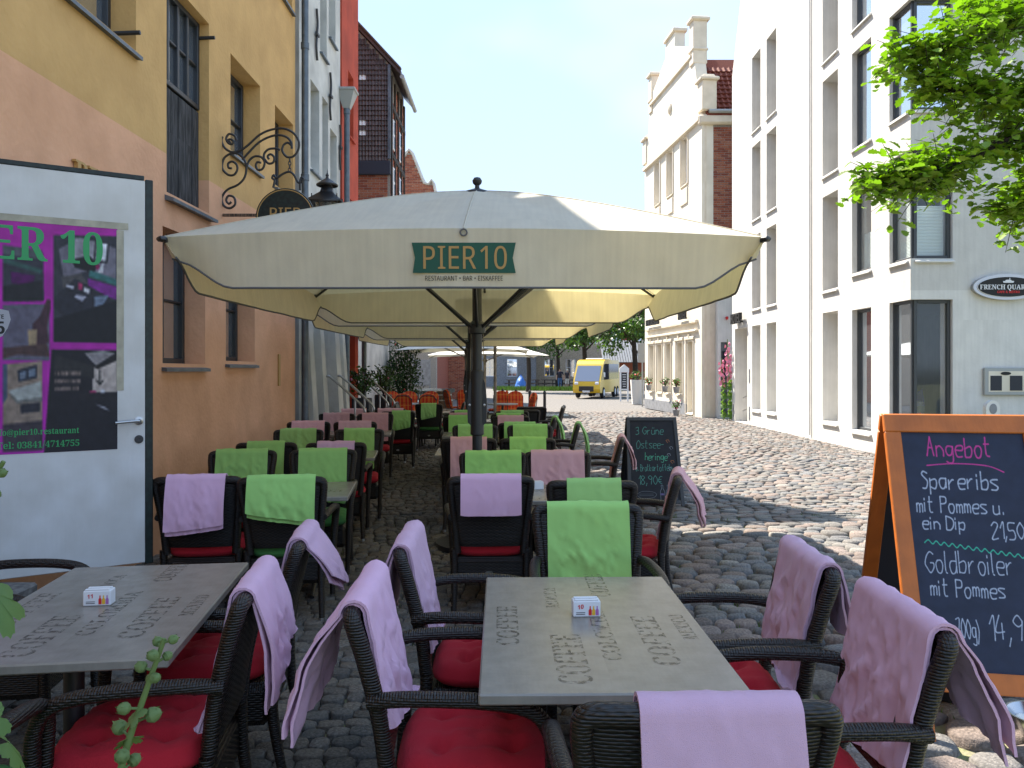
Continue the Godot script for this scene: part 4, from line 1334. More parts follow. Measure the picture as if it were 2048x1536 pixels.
func make_hollyhocks() -> void:
	rng.seed = 31
	for s in [[-0.76, 1.36, [Vector3(0, 0, 0), Vector3(0.03, 0.5, 0.02), Vector3(0.06, 0.80, 0.02), Vector3(0.085, 0.95, 0.0), Vector3(0.115, 1.05, -0.01), Vector3(0.145, 1.145, -0.02)], 0.66, "hollyhock stalk with green buds in front of table 11"],
			[-1.03, 1.45, [Vector3(0, 0, 0), Vector3(0.0, 0.6, 0.02), Vector3(0.0, 1.1, 0.01), Vector3(0.03, 1.34, 0.0), Vector3(0.085, 1.45, 0.0)], 1.30, "taller hollyhock stalk reaching up before the white door"]]:
		var t := thing("hollyhock", s[4], "plant", P(s[0], 0, s[1]), 0.0, "hollyhock stalks in front of table 11")
		var path := arc(s[2], 8)
		var m := MB.new()
		var rad := []
		for i in path.size(): rad.append(lerpf(0.010, 0.004, float(i) / path.size()))
		m.tube(path, rad, 8)
		part(m, "stem", M.stem_green, t)
		var y: float = s[3]
		var i := 0
		while y < path[path.size() - 1].y:
			var c: Vector3 = path[0]
			for p in path:
				if p.y <= y: c = p
			var top: bool = y > path[path.size() - 1].y - 0.10
			var a := i * 2.4
			var out := Vector3(cos(a), 0.35, sin(a)).normalized()
			var r := rng.randf_range(0.011, 0.014) * (0.8 if top else 1.0)
			m = MB.new()
			var at := c + out * (0.016 if top else 0.024)
			m.tube([c, at], 0.0025, 5)
			var bx := Transform3D(Basis(Quaternion(Vector3.UP, out)), at)
			m.lathe([Vector2(0.0, -r * 0.3), Vector2(r * 0.7, -r * 0.2), Vector2(r, r * 0.4), Vector2(r * 0.85, r * 1.0), Vector2(r * 0.45, r * 1.45), Vector2(0.0, r * 1.6)], 8, bx)
			for w in 5:
				var wa := TAU * w / 5
				var wp := Vector3(cos(wa), 0, sin(wa))
				m.tri(bx * (wp.rotated(Vector3.UP, 0.5) * r * 0.95 + Vector3.UP * r * 0.2), bx * (wp.rotated(Vector3.UP, -0.5) * r * 0.95 + Vector3.UP * r * 0.2), bx * (wp * r * 0.72 + Vector3.UP * r * 1.6))
			part(m, "bud", M.bud_green, t)
			if i % 2 == 0 and not top:
				m = MB.new()
				leaf_blade(m, Transform3D(Basis(Vector3.UP, -a + 1.2) * Basis(Vector3.RIGHT, 0.5), c), rng.randf_range(0.018, 0.032), 5)
				part(m, "leaf", M.bud_green, t)
			y += 0.013 if top else 0.027
			i += 1
		for q in range(7):   # large lower leaves
			var yy: float = [0.95, 1.16, 0.86, 0.72, 0.6, 0.45, 1.05][q] if s[3] > 1.0 else [0.5, 0.62, 0.4, 0.55, 0.7, 0.3, 0.66][q]
			var a: float = [0.5, 0.2, -0.5, 0.9, 2.6, -1.2, 2.2][q]
			m = MB.new()
			var c: Vector3 = Vector3(0.0, yy, 0)
			var tip: Vector3 = c + Vector3(cos(a) * 0.08, 0.05, sin(a) * 0.08)
			m.tube([c, tip], 0.003, 5)
			part(m, "leaf_stalk", M.stem_green, t)
			m = MB.new()
			leaf_blade(m, Transform3D(Basis(Vector3.UP, -a + PI / 2) * Basis(Vector3.RIGHT, 0.75), tip), rng.randf_range(0.042, 0.06), 5)
			part(m, "leaf", M.leaf_green, t)

func tartan_seat(x: float, d: float, turn: float, label: String, tilt := 0.0) -> void:
	var t := thing("garden_chair", label, "chair", P(x, 0, d), turn, "garden chairs with red tartan cushions")
	var m := MB.new()
	for s in [-0.22, 0.22]:
		m = MB.new()
		m.tube(arc([Vector3(s, 0, 0.24), Vector3(s, 0.42, 0.22), Vector3(s, 0.44, -0.2), Vector3(s, 0.9, -0.32)]), 0.011, 6)
		part(m, "frame_tube", M.iron, t)
		m = MB.new()
		m.tube([Vector3(s, 0.43, -0.18), Vector3(s, 0, -0.27)], 0.011, 6)
		part(m, "leg", M.iron, t)
	m = MB.new()
	m.tube(arc([Vector3(-0.22, 0.85, -0.31), Vector3(-0.12, 0.96, -0.34), Vector3(0.12, 0.96, -0.34), Vector3(0.22, 0.85, -0.31)]), 0.011, 6)
	part(m, "back_rail", M.iron, t)
	m = MB.new()
	m.cbox(Vector3(0.46, 0.05, 0.44), 0.02, Transform3D(Basis(), Vector3(0, 0.47, 0.02)))
	part(m, "seat_cushion", M.tartan, t)
	m = MB.new()
	var arch := PackedVector2Array([Vector2(-0.2, -0.27), Vector2(0.2, -0.27), Vector2(0.22, 0.1)])
	for k in 9: arch.append(Vector2(cos(PI * k / 8) * 0.21, 0.14 + sin(PI * k / 8) * 0.13))
	arch.append(Vector2(-0.22, 0.1))
	m.prism(arch, -0.03, 0.03, Transform3D(Basis(Vector3.RIGHT, -0.22 + tilt), Vector3(0, 0.76, -0.25)))
	part(m, "back_cushion", M.tartan, t)

func make_tartan_corner() -> void:
	for q in [[-3.35, 21.6, 0.1], [-2.85, 21.5, 0.05], [-2.3, 21.6, -0.1], [-2.75, 20.0, PI], [-2.2, 20.1, PI + 0.2]]:
		tartan_seat(q[0], q[1], q[2], "garden chair with red tartan cushion at the round table by the rose bush")
	for q in [[-1.75, 24.0, 2.0], [-1.4, 23.6, 0.2], [-1.1, 24.6, 0.4], [-0.45, 22.6, -1.6], [-0.25, 22.0, 0.2], [0.12, 21.6, 0.1], [0.3, 20.6, -1.3]]:
		tartan_seat(q[0], q[1], q[2], "garden chair with red tartan cushion in the group around the beige pole")
	for q in [[-2.7, 20.8, "round grey garden table among tartan seats by the rose bush"], [-0.25, 20.7, "round grey garden table among tartan seats at the beige pole"]]:
		var t := thing("garden_table", q[2], "table", P(q[0], 0, q[1]), 0.0, "garden tables")
		var m := MB.new()
		m.lathe([Vector2(0.0, 0.70), Vector2(0.40, 0.70), Vector2(0.41, 0.715), Vector2(0.40, 0.73), Vector2(0.0, 0.73)], 28)
		part(m, "table_top", M.zinc_light, t)
		m = MB.new()
		m.lathe([Vector2(0.22, 0.0), Vector2(0.05, 0.05), Vector2(0.03, 0.1), Vector2(0.03, 0.70)], 14)
		part(m, "pedestal", M.iron, t)
	var t := thing("barrel", "wooden barrel with pale hoops beside the tartan seats", "barrel", P(-2.35, 0, 26.5))
	var m := MB.new()
	m.lathe([Vector2(0.0, 0.0), Vector2(0.27, 0.0), Vector2(0.33, 0.25), Vector2(0.345, 0.45), Vector2(0.33, 0.65), Vector2(0.27, 0.9), Vector2(0.25, 0.9), Vector2(0.25, 0.87), Vector2(0.0, 0.87)], 24)
	part(m, "staves", M.barrel, t)
	for y in [[0.12, 0.308], [0.3, 0.341], [0.6, 0.341], [0.78, 0.308]]:
		m = MB.new()
		m.lathe([Vector2(y[1], y[0] - 0.02), Vector2(y[1] + 0.004, y[0]), Vector2(y[1], y[0] + 0.02)], 24)
		part(m, "hoop", M.zinc_light, t)
	parasol("white_parasol", -1.4, 24.0, 0.0, 1.9, 2.72, 2.18, 0.0, M.canvas_white, M.pole_beige, "white parasol standing between tartan seats and the barrel", "white parasols", false)
	parasol("white_parasol", -1.0, 29.0, 0.1, 2.1, 2.70, 2.12, 0.0, M.canvas_white, M.pole_beige, "white parasol shading the brick wall, the farther one", "white parasols", false)
	parasol("white_parasol", -0.44, 20.3, 0.0, 1.5, 3.05, 2.55, 0.0, M.canvas_white, M.pole_beige, "white parasol on the beige pole among the tartan seats", "white parasols", false)

# ---------- left side of the street ----------
func shell(parent: Node3D, x0: float, x1: float, d0: float, d1: float, h: float, m_: Material, open_side: int) -> void:
	# the walls of a house that its street front leaves open; open_side 1: street front at x1, -1: at x0
	var m := MB.new()
	var t := 0.3
	m.box(P(x0, 0, d0), P(x1, h, d0 + t))
	m.box(P(x0, 0, d1 - t), P(x1, h, d1))
	if open_side == 1: m.box(P(x0, 0, d0 + t), P(x0 + t, h, d1 - t))
	else: m.box(P(x1 - t, 0, d0 + t), P(x1, h, d1 - t))
	part(m, "outer_wall", m_, parent)
	m = MB.new()
	m.box(P(x0, h + 0.004, d0), P(x1, h + 0.2, d1))
	part(m, "attic_floor", M.room, parent)
	m = MB.new()
	m.box(P(x0 + t, 0.0, d0 + t), P(x1 - 0.5 if open_side == 1 else x1 - t, 0.3, d1 - t))
	part(m, "room_floor", M.room, parent)

func gable_roof(parent: Node3D, x0: float, x1: float, d0: float, d1: float, eave: float, ridge: float, m_: Material) -> void:
	var m := MB.new()
	var xm := (x0 + x1) / 2
	m.prism(PackedVector2Array([Vector2(x0, eave), Vector2(x1, eave), Vector2(x1, eave + 0.1), Vector2(xm, ridge), Vector2(x0, eave + 0.1)]), -d1, -d0)
	part(m, "roof", m_, parent)

func downpipe(x: float, d: float, h0: float, h1: float, label: String, hopper := -1.0) -> void:
	var t := thing("downpipe", label, "pipe", P(x, 0, d), 0.0, "rainwater downpipes")
	var m := MB.new()
	m.tube([Vector3(0, h0, 0), Vector3(0, hopper if hopper > 0 else h1, 0)], 0.05, 14)
	part(m, "pipe", M.zinc, t)
	var y := h0 + 0.6
	while y < (hopper if hopper > 0 else h1):
		m = MB.new()
		m.lathe([Vector2(0.052, y - 0.05), Vector2(0.060, y - 0.045), Vector2(0.060, y + 0.045), Vector2(0.052, y + 0.05)], 14)
		part(m, "collar", M.zinc, t)
		y += 1.9
	if hopper > 0:
		m = MB.new()
		var q := []
		for s in [[0.06, hopper], [0.16, hopper + 0.3]]:
			for c in [[-1, 1], [1, 1], [1, -1], [-1, -1]]:
				q.append(Vector3(c[0] * s[0], s[1], c[1] * s[0]))
		m.hexa(q)
		m.cbox(Vector3(0.36, 0.05, 0.36), 0.01, Transform3D(Basis(), Vector3(0, hopper + 0.32, 0)))
		part(m, "hopper", M.zinc_light, t)

func make_yellow_house() -> void:
	var t := thing("ochre_house", "ochre over salmon plastered house with plank door window and iron sign bracket", "house")
	var o := P(-3.1, 0, -2.0); var uu := Vector3(0, 0, -1); var nn := Vector3(1, 0, 0)
	var holes := []
	var wins := [[5.3, 6.43, 4.25, 5.6, 2, 2], [7.0, 7.98, 3.22, 5.16, 0, 0], [8.59, 9.6, 4.05, 5.11, 2, 2], [10.2, 11.05, 4.05, 5.09, 2, 2], [10.3, 11.0, 6.68, 7.9, 2, 2], [6.92, 7.88, 1.68, 2.9, 2, 2], [8.45, 9.4, 1.72, 2.92, 2, 2], [3.5, 4.42, 0.42, 2.82, -1, 0]]
	for w in wins: holes.append([w[0] + 2.0, w[1] + 2.0, w[2], w[3]])
	var m := MB.new()
	wall(m, o, uu, nn, 13.15, 0.0, 3.56, 0.45, holes, false)
	part(m, "lower_wall", M.salmon, t).set_meta("label", "salmon coloured lower wall")
	m = MB.new()
	wall(m, o, uu, nn, 13.15, 3.56, 9.9, 0.45, holes)
	part(m, "upper_wall", M.ochre, t).set_meta("label", "ochre coloured upper wall")
	shell(t, -11.0, -3.56, -2.0, 11.15, 9.7, M.ochre, 1)
	gable_roof(t, -11.3, -2.88, -2.2, 11.15, 9.92, 14.0, M.roof_tile)
	m = MB.new()
	m.tube([P(-2.86, 9.9, -2.2), P(-2.86, 9.9, 11.1)], 0.07, 10)
	part(m, "gutter", M.zinc, t)
	for i in wins.size():
		var w: Array = wins[i]
		if w[4] > 0:
			window(t, o, uu, nn, holes[i], 0.24, w[4], w[5], M.window_black, 0.055, M.zinc)
	# tall loading door turned window: glazing over weathered planks
	var h: Array = holes[1].duplicate()
	h[2] = 4.27
	window(t, o, uu, nn, h, 0.13, 4, 2, M.window_black, 0.05)
	var door := MB.new()
	door.box(P(-3.26, 3.24, 7.0), P(-3.24, 4.26, 7.98))
	var hatch := part(door, "hatch", M.board_wood, t)
	for k in 6:
		m = MB.new()
		m.cbox(Vector3(0.03, 1.0, 0.155), 0.005, Transform3D(Basis(), P(-3.222 + 0.004 * (k % 2), 3.75, 7.0 + 0.0815 + k * 0.163)))
		part(m, "plank", M.board_wood, hatch)
	m = MB.new()
	m.hexa([P(-3.23, 3.16, 6.96), P(-3.02, 3.13, 6.96), P(-3.02, 3.13, 8.02), P(-3.23, 3.16, 8.02), P(-3.23, 3.235, 6.96), P(-3.02, 3.16, 6.96), P(-3.02, 3.16, 8.02), P(-3.23, 3.235, 8.02)])
	part(m, "sill", M.zinc, t)
	for q in [[6.36, 4.36], [7.96, 5.0]]:   # shutter stays
		m = MB.new()
		m.tube([P(-3.34, q[1], q[0]), P(-3.04, q[1] + 0.02, q[0] + 0.02)], 0.018, 6)
		part(m, "shutter_stay", M.iron, t)
	text("PIER 10", "wall_lettering", 0.20, 0.03, M.sign_gold, t, Transform3D(Basis(Vector3(0, 0, -1), Vector3.UP, Vector3(1, 0, 0)), P(-3.08, 3.0, 6.0)), "Droid Serif", true)
	m = MB.new()
	m.cbox(Vector3(0.02, 0.42, 0.07), 0.004, Transform3D(Basis(), P(-3.09, 1.62, 10.35)))
	part(m, "wall_plate", M.sign_gold, t)
	# door step
	var st := thing("door_step", "stone step below the open white door", "step", P(-2.75, 0, 3.95))
	for k in 2:
		m = MB.new()
		m.cbox(Vector3(0.68 - k * 0.32, 0.20, 1.1), 0.015, Transform3D(Basis(), Vector3(-k * 0.16, 0.10 + k * 0.20, 0)))
		part(m, "tread", M.step_stone, st)
	make_door()
	downpipe(-2.99, 11.27, 0.0, 9.8, "grey zinc downpipe on the seam of ochre and white houses")
	make_bracket_sign()

func make_poster() -> void:
	var w := 400; var h := 560
	var im := Image.create(w, h, false, Image.FORMAT_RGB8)
	var nz := FastNoiseLite.new(); nz.seed = 44; nz.frequency = 0.012; nz.fractal_octaves = 4
	var mag := Color(0.36, 0.012, 0.30)
	# the printed collage: soft edged shapes on magenta, [colour, outline points]
	var map := func(q) -> Vector2: return Vector2(400 - (245 - q[0]) * 1.4, (q[1] - 455) * 1.23)
	for y in h:
		for x in w:
			im.set_pixel(x, y, (mag * (1.0 + 0.3 * nz.get_noise_2d(x, y))).linear_to_srgb())
	var shapes := [
		[[0.03, 0.03, 0.045], [0, 512], [82, 516], [84, 610], [0, 615]], [[0.07, 0.075, 0.09], [0, 505], [80, 510], [80, 528], [0, 522]], [[0.03, 0.075, 0.07], [0, 528], [80, 548], [78, 557], [0, 539]], [[0.07, 0.0, 0.08], [15, 556], [65, 561], [60, 581], [18, 578]], [[0.012, 0.012, 0.016], [0, 585], [80, 570], [82, 610], [0, 612]],
		[[0.028, 0.028, 0.04], [104, 478], [245, 470], [245, 690], [104, 690]], [[0.14, 0.13, 0.17], [115, 505], [160, 478], [242, 495], [242, 560], [180, 545], [125, 562]], [[0.24, 0.23, 0.27], [150, 480], [195, 484], [190, 520], [146, 530]], [[0.02, 0.02, 0.025], [194, 483], [226, 483], [222, 527], [192, 525]], [[0.58, 0.60, 0.68], [198, 487], [222, 487], [218, 523], [196, 521]],
		[[0.006, 0.006, 0.008], [142, 525], [180, 514], [202, 530], [192, 548], [150, 540]], [[0.5, 0.5, 0.55], [205, 535], [214, 525], [212, 548], [200, 548]], [[0.22, 0.01, 0.08], [195, 531], [205, 531], [203, 541], [196, 541]], [[0.03, 0.12, 0.12], [182, 543], [245, 560], [245, 573], [180, 557]], [[0.17, 0.015, 0.22], [178, 560], [245, 575], [245, 602], [205, 592], [178, 574]],
		[[0.06, 0.055, 0.06], [120, 560], [165, 552], [178, 572], [128, 600]], [[0.018, 0.018, 0.028], [105, 602], [150, 562], [202, 586], [234, 601], [200, 630], [130, 642], [105, 622]], [[0.13, 0.17, 0.25], [192, 597], [226, 592], [205, 624], [193, 628]], [[0.42, 0.42, 0.5], [132, 575], [149, 578], [146, 584], [130, 580]], [[0.45, 0.45, 0.5], [170, 578], [183, 582], [181, 592], [168, 588]],
		[[0.3, 0.3, 0.38], [152, 594], [176, 597], [166, 608], [148, 600]], [[0.3, 0.02, 0.1], [157, 569], [167, 572], [166, 586], [157, 584]], [[0.007, 0.007, 0.011], [105, 645], [245, 602], [245, 690], [105, 690]],
		[[0.10, 0.09, 0.13], [0, 620], [95, 615], [95, 728], [0, 728]], [[0.05, 0.02, 0.03], [60, 656], [76, 640], [90, 606], [98, 608], [97, 628], [90, 660], [94, 692], [62, 700]], [[0.28, 0.2, 0.12], [50, 668], [70, 666], [68, 700], [52, 700]], [[0.06, 0.03, 0.03], [0, 704], [90, 694], [96, 720], [30, 716], [0, 724]],
		[[0.22, 0.165, 0.13], [0, 735], [80, 728], [80, 905], [0, 905]], [[0.05, 0.07, 0.12], [0, 735], [8, 735], [8, 800], [0, 812]], [[0.015, 0.018, 0.03], [29, 747], [69, 736], [69, 762], [31, 770]], [[0.11, 0.14, 0.19], [33, 751], [47, 747], [47, 763], [34, 766]], [[0.11, 0.14, 0.19], [51, 746], [66, 741], [66, 758], [51, 762]], [[0.31, 0.32, 0.30], [10, 787], [78, 768], [80, 800], [30, 806]], [[0.14, 0.14, 0.13], [10, 789], [30, 806], [80, 800], [80, 808], [28, 812]], [[0.02, 0.02, 0.03], [35, 814], [75, 810], [75, 828], [36, 831]], [[0.04, 0.03, 0.04], [0, 852], [80, 846], [82, 905], [0, 905]],
		[[0.009, 0.008, 0.013], [100, 706], [245, 706], [245, 910], [84, 910]], [[0.40, 0.34, 0.31], [188, 742], [245, 716], [245, 792], [188, 792]], [[0.22, 0.20, 0.21], [170, 712], [212, 706], [240, 712], [196, 738]], [[0.008, 0.007, 0.008], [192, 740], [244, 714], [244, 726], [200, 744]], [[0.02, 0.018, 0.02], [106, 716], [192, 738], [192, 764], [106, 746]],
		[[0.02, 0.02, 0.02], [203, 745], [206, 745], [206, 776], [203, 776]], [[0.02, 0.02, 0.02], [196, 768], [205, 778], [214, 768], [212, 766], [205, 773], [198, 766]], [[0.3, 0.02, 0.1], [182, 789], [196, 789], [196, 800], [182, 800]], [[0.45, 0.45, 0.5], [207, 786], [216, 786], [216, 801], [207, 801]], [[0.3, 0.3, 0.34], [192, 815], [216, 822], [229, 831], [214, 826]], [[0.012, 0.01, 0.014], [160, 792], [245, 795], [245, 812], [160, 806]]]
	for k in 70:   # rows of bottles behind the printed bar
		var bx := 106.0 + (k % 24) * 2.4; var by := 752.0 + (k / 24) * 15.0
		var v := rng.randf_range(0.05, 0.45)
		shapes.append([[v, v * 0.72, v * 0.6], [bx, by - 4 * rng.randf()], [bx + 1.5, by - 4], [bx + 1.5, by + 6], [bx, by + 6]])
	for sh in shapes:
		var pol := PackedVector2Array()
		var box := Rect2(map.call(sh[1]), Vector2.ZERO)
		for q in sh.slice(1):
			pol.append(map.call(q))
			box = box.expand(map.call(q))
		var base := Color(sh[0][0], sh[0][1], sh[0][2])
		for y in range(maxi(0, int(box.position.y)), mini(h, int(box.end.y) + 1)):
			for x in range(maxi(0, int(box.position.x)), mini(w, int(box.end.x) + 1)):
				if Geometry2D.is_point_in_polygon(Vector2(x, y), pol):
					im.set_pixel(x, y, (base * (1.0 + 0.45 * nz.get_noise_2d(x * 2.5, y * 2.5))).clamp().linear_to_srgb())
	im.resize(w / 5, h / 5, Image.INTERPOLATE_LANCZOS)
	im.resize(w, h, Image.INTERPOLATE_CUBIC)
	itex("poster", im)
	print_mat("poster", 0.6)
	mat("poster_green", Color(0.02, 0.30, 0.09), 0.4)

func make_door() -> void:
	make_poster()
	var hinge := P(-3.06, 0.40, 4.40); var free := P(-2.275, 0.40, 4.90)
	var along := (free - hinge).normalized()
	var face := along.cross(Vector3.UP).normalized()   # towards the street side that the poster shows on
	if face.z < 0: face = -face
	var b := Basis(along, Vector3.UP, face)
	var wd := hinge.distance_to(free)
	var t := Node3D.new()
	t.name = named("entrance_door"); add_child(t)
	t.transform = Transform3D(b, hinge)
	tag(t, "white wooden door standing open with restaurant poster taped on it", "door")
	var m := MB.new()
	m.cbox(Vector3(wd - 0.03, 2.38, 0.045), 0.004, Transform3D(Basis(), Vector3(wd / 2 - 0.015, 1.21, 0)))
	part(m, "door_leaf", M.door_white, t)
	m = MB.new()
	m.cbox(Vector3(0.045, 2.40, 0.062), 0.004, Transform3D(Basis(), Vector3(wd - 0.006, 1.21, -0.014)))
	part(m, "edge_strip", M.door_green, t)
	m = MB.new()
	m.cbox(Vector3(wd - 0.05, 0.03, 0.05), 0.004, Transform3D(Basis(), Vector3(wd / 2 - 0.01, 2.415, 0)))
	part(m, "top_strip", M.door_green, t)
	# poster
	var sheet := MB.new()
	var x0 := 0.06; var x1 := wd - 0.185; var y0 := 0.735; var y1 := 2.085
	sheet.quad(Vector3(x0, y0, 0.0245), Vector3(x1, y0, 0.0245), Vector3(x1, y1, 0.0245), Vector3(x0, y1, 0.0245))
	var po := part(sheet, "poster", M.poster, t)
	po.set_meta("label", "dark magenta restaurant poster with green lettering")
	var lz := 0.0252
	text("PIER 10", "poster_lettering", 0.195, 0.001, M.poster_green, po, Transform3D(Basis(), Vector3(x1 - 0.48, y1 - 0.135, lz)), "Droid Serif", true, 0.80)
	text("info@pier10.restaurant", "poster_lettering", 0.034, 0.001, M.poster_green, po, Transform3D(Basis(), Vector3(x1 - 0.425, y0 + 0.125, lz)), "Droid Serif", true, 0.78)
	text("Tel: 03841/4714755", "poster_lettering", 0.038, 0.001, M.poster_green, po, Transform3D(Basis(), Vector3(x1 - 0.41, y0 + 0.05, lz)), "Droid Serif", true, 0.86)
	m = MB.new()
	m.prism(PackedVector2Array([Vector2(-0.07, 0.08), Vector2(0, 0.095), Vector2(0.07, 0.08), Vector2(0.08, 0.03), Vector2(0.065, -0.02), Vector2(0.04, -0.065), Vector2(0, -0.09), Vector2(-0.04, -0.065), Vector2(-0.065, -0.02), Vector2(-0.08, 0.03)]), 0.0247, 0.0252, Transform3D(Basis(), Vector3(x1 - 0.63, y0 + 0.745, 0)))
	var sh := part(m, "printed_shield", mat("poster_pale", Color(0.34, 0.34, 0.38), 0.4), po)
	text("ROUTE", "shield_lettering", 0.024, 0.0006, M.ink, sh, Transform3D(Basis(), Vector3(x1 - 0.63, y0 + 0.79, 0.0256)), "Droid Sans", true, 0.9)
	text("66", "shield_lettering", 0.07, 0.0006, M.ink, sh, Transform3D(Basis(), Vector3(x1 - 0.63, y0 + 0.725, 0.0256)), "Droid Sans", true)
	for q in [[x0 - 0.02, x1 + 0.06, y1 - 0.005, y1 + 0.035, 0.01], [x1 - 0.005, x1 + 0.035, y0 + 0.36, y1 - 0.008, 0.0]]:
		m = MB.new()
		m.cbox(Vector3(q[1] - q[0], q[3] - q[2], 0.0008), 0.0001, Transform3D(Basis(Vector3.BACK, q[4]), Vector3((q[0] + q[1]) / 2, (q[2] + q[3]) / 2, 0.0262)))
		part(m, "adhesive_tape", M.tape, t)
	# handle and lock
	m = MB.new()
	var hx := wd - 0.065
	m.lathe([Vector2(0, 0), Vector2(0.026, 0), Vector2(0.026, 0.006), Vector2(0.011, 0.009), Vector2(0.01, 0.04)], 18, Transform3D(Basis(Vector3.RIGHT, PI / 2), Vector3(hx, 0.905, 0.0225)))
	m.tube(arc([Vector3(hx, 0.905, 0.062), Vector3(hx - 0.03, 0.905, 0.066), Vector3(hx - 0.135, 0.898, 0.064)]), 0.009, 10)
	part(m, "door_handle", M.steel, t)
	m = MB.new()
	m.lathe([Vector2(0, 0), Vector2(0.026, 0), Vector2(0.025, 0.007), Vector2(0.008, 0.009), Vector2(0, 0.006)], 18, Transform3D(Basis(Vector3.RIGHT, PI / 2), Vector3(hx, 0.79, 0.0225)))
	part(m, "lock_rosette", M.iron, t)

func make_bracket_sign() -> void:
	var s := 186.8
	var t := thing("iron_sign_bracket", "black wrought iron scroll bracket on the ochre wall", "bracket", P(-3.1, 0, 8.35))
	var pt := func(q): return Vector3((400 + q[0] * 0.2441 - 1024) / s + 3.1, 1.62 + (740 - 200 - q[1] * 0.2441) / s, 0)
	var m := MB.new()
	m.tube([pt.call([168, 225]), pt.call([172, 580]), pt.call([165, 930])], [0.02, 0.014, 0.02], 8)
	m.tube([pt.call([168, 300]) - Vector3(0.1, 0, 0), pt.call([168, 300])], 0.016, 6)
	part(m, "wall_bar", M.iron, t)
	var curves := [
		[[250, 350], [232, 330], [250, 322], [275, 340], [260, 362], [232, 352], [215, 315], [240, 278], [285, 295], [300, 330]],
		[[185, 300], [178, 340], [205, 395], [265, 428], [330, 415], [400, 365], [490, 285], [590, 242], [690, 235], [770, 275], [812, 350], [800, 420], [760, 465], [710, 465], [675, 420], [685, 370], [720, 350], [750, 375], [752, 400]],
		[[345, 490], [400, 430], [480, 350], [570, 302], [650, 288], [715, 308], [748, 350], [752, 395]],
		[[262, 560], [235, 555], [232, 520], [265, 505], [300, 530], [305, 575], [275, 615], [225, 610], [182, 555], [200, 475], [265, 437], [335, 455], [378, 530], [368, 630], [310, 695], [225, 735], [180, 800], [195, 865], [245, 887], [288, 855], [280, 800], [235, 785], [215, 820], [235, 850], [258, 835]],
		[[382, 550], [405, 495], [450, 462], [505, 470], [530, 515], [512, 565], [475, 572], [458, 540], [470, 510], [500, 515]],
		[[528, 500], [525, 445], [560, 405], [620, 398], [655, 410]],
		[[565, 485], [555, 460], [580, 445], [608, 470], [600, 512], [560, 520], [530, 485]],
		[[600, 720], [612, 660], [592, 640], [605, 615], [628, 640], [680, 605], [732, 588], [770, 615], [800, 670], [825, 678], [848, 650], [832, 635], [822, 660], [820, 740]]]
	for c in curves:
		m = MB.new()
		var pts := []
		for q in c: pts.append(pt.call(q))
		m.tube(arc(pts, 4), 0.0125, 8)
		part(m, "scroll", M.iron, t)
	for k in 4:
		m = MB.new()
		var c: Vector3 = pt.call([735, 492 + k * 27])
		var ring := []
		for a in 13:
			var q := Vector3(cos(a * TAU / 12) * 0.014, sin(a * TAU / 12) * 0.024, 0)
			ring.append(c + (q if k % 2 else Vector3(0, q.y, q.x)))
		m.tube(ring, 0.005, 6, false)
		part(m, "chain_link", M.iron, t)
	var c := P((571 - 1024) / s, 1.62 + (740 - 436) / s, 8.35)
	var d := thing("round_hanging_sign", "round dark green sign with gold rim hanging from iron bracket", "sign", c)
	m = MB.new()
	m.lathe([Vector2(0, -0.014), Vector2(0.315, -0.014), Vector2(0.32, 0), Vector2(0.315, 0.014), Vector2(0, 0.014)], 48, Transform3D(Basis(Vector3.RIGHT, PI / 2), Vector3.ZERO))
	part(m, "disc", M.door_green, d)
	m = MB.new()
	var ring := []
	for a in 49: ring.append(Vector3(cos(a * TAU / 48) * 0.298, sin(a * TAU / 48) * 0.298, 0.014))
	m.tube(ring, 0.006, 6, false)
	part(m, "gold_rim", M.sign_gold, d)
	text("PIER", "lettering", 0.12, 0.006, M.sign_gold, d, Transform3D(Basis(), Vector3(0.0, 0.045, 0.016)), "Droid Sans", false, 1.05)
	text("10", "lettering", 0.12, 0.006, M.sign_gold, d, Transform3D(Basis(), Vector3(0.0, -0.12, 0.016)), "Droid Sans", false, 1.05)
	m = MB.new()
	m.cbox(Vector3(0.36, 0.03, 0.03), 0.004, Transform3D(Basis(), Vector3(-0.49, 0.03, 0)))
	part(m, "steady_bar", M.barrel, d)
	# lantern
	t = thing("wall_lantern", "black iron lantern with pagoda top beside the hanging sign", "lantern", P(-2.25, 3.0, 9.5))
	m = MB.new()
	m.lathe([Vector2(0.10, 0.22), Vector2(0.17, 0.64), Vector2(0.165, 0.64), Vector2(0.095, 0.22)], 4, Transform3D(Basis(Vector3.UP, PI / 4), Vector3.ZERO))
	part(m, "glass_body", M.glass, t)
	m = MB.new()
	m.lathe([Vector2(0.29, 0.64), Vector2(0.29, 0.66), Vector2(0.10, 0.78), Vector2(0.075, 0.86), Vector2(0.08, 0.87)], 4, Transform3D(Basis(Vector3.UP, PI / 4), Vector3.ZERO))
	m.lathe([Vector2(0.13, 0.86), Vector2(0.135, 0.875), Vector2(0.06, 0.93), Vector2(0.02, 0.955), Vector2(0.015, 0.98), Vector2(0.022, 0.99), Vector2(0.006, 1.02), Vector2(0.0, 1.08)], 12)
	part(m, "roof", M.iron, t)
	for k in 4:
		m = MB.new()
		var a := PI / 4 + k * PI / 2
		m.tube([Vector3(cos(a) * 0.10, 0.22, sin(a) * 0.10), Vector3(cos(a) * 0.21, 0.64, sin(a) * 0.21), Vector3(cos(a) * 0.215, 0.74, sin(a) * 0.215)], [0.01, 0.012, 0.006], 6)
		part(m, "corner_bar", M.iron, t)
	m = MB.new()
	m.lathe([Vector2(0.0, 0.05), Vector2(0.05, 0.1), Vector2(0.11, 0.2), Vector2(0.11, 0.22), Vector2(0, 0.22)], 8)
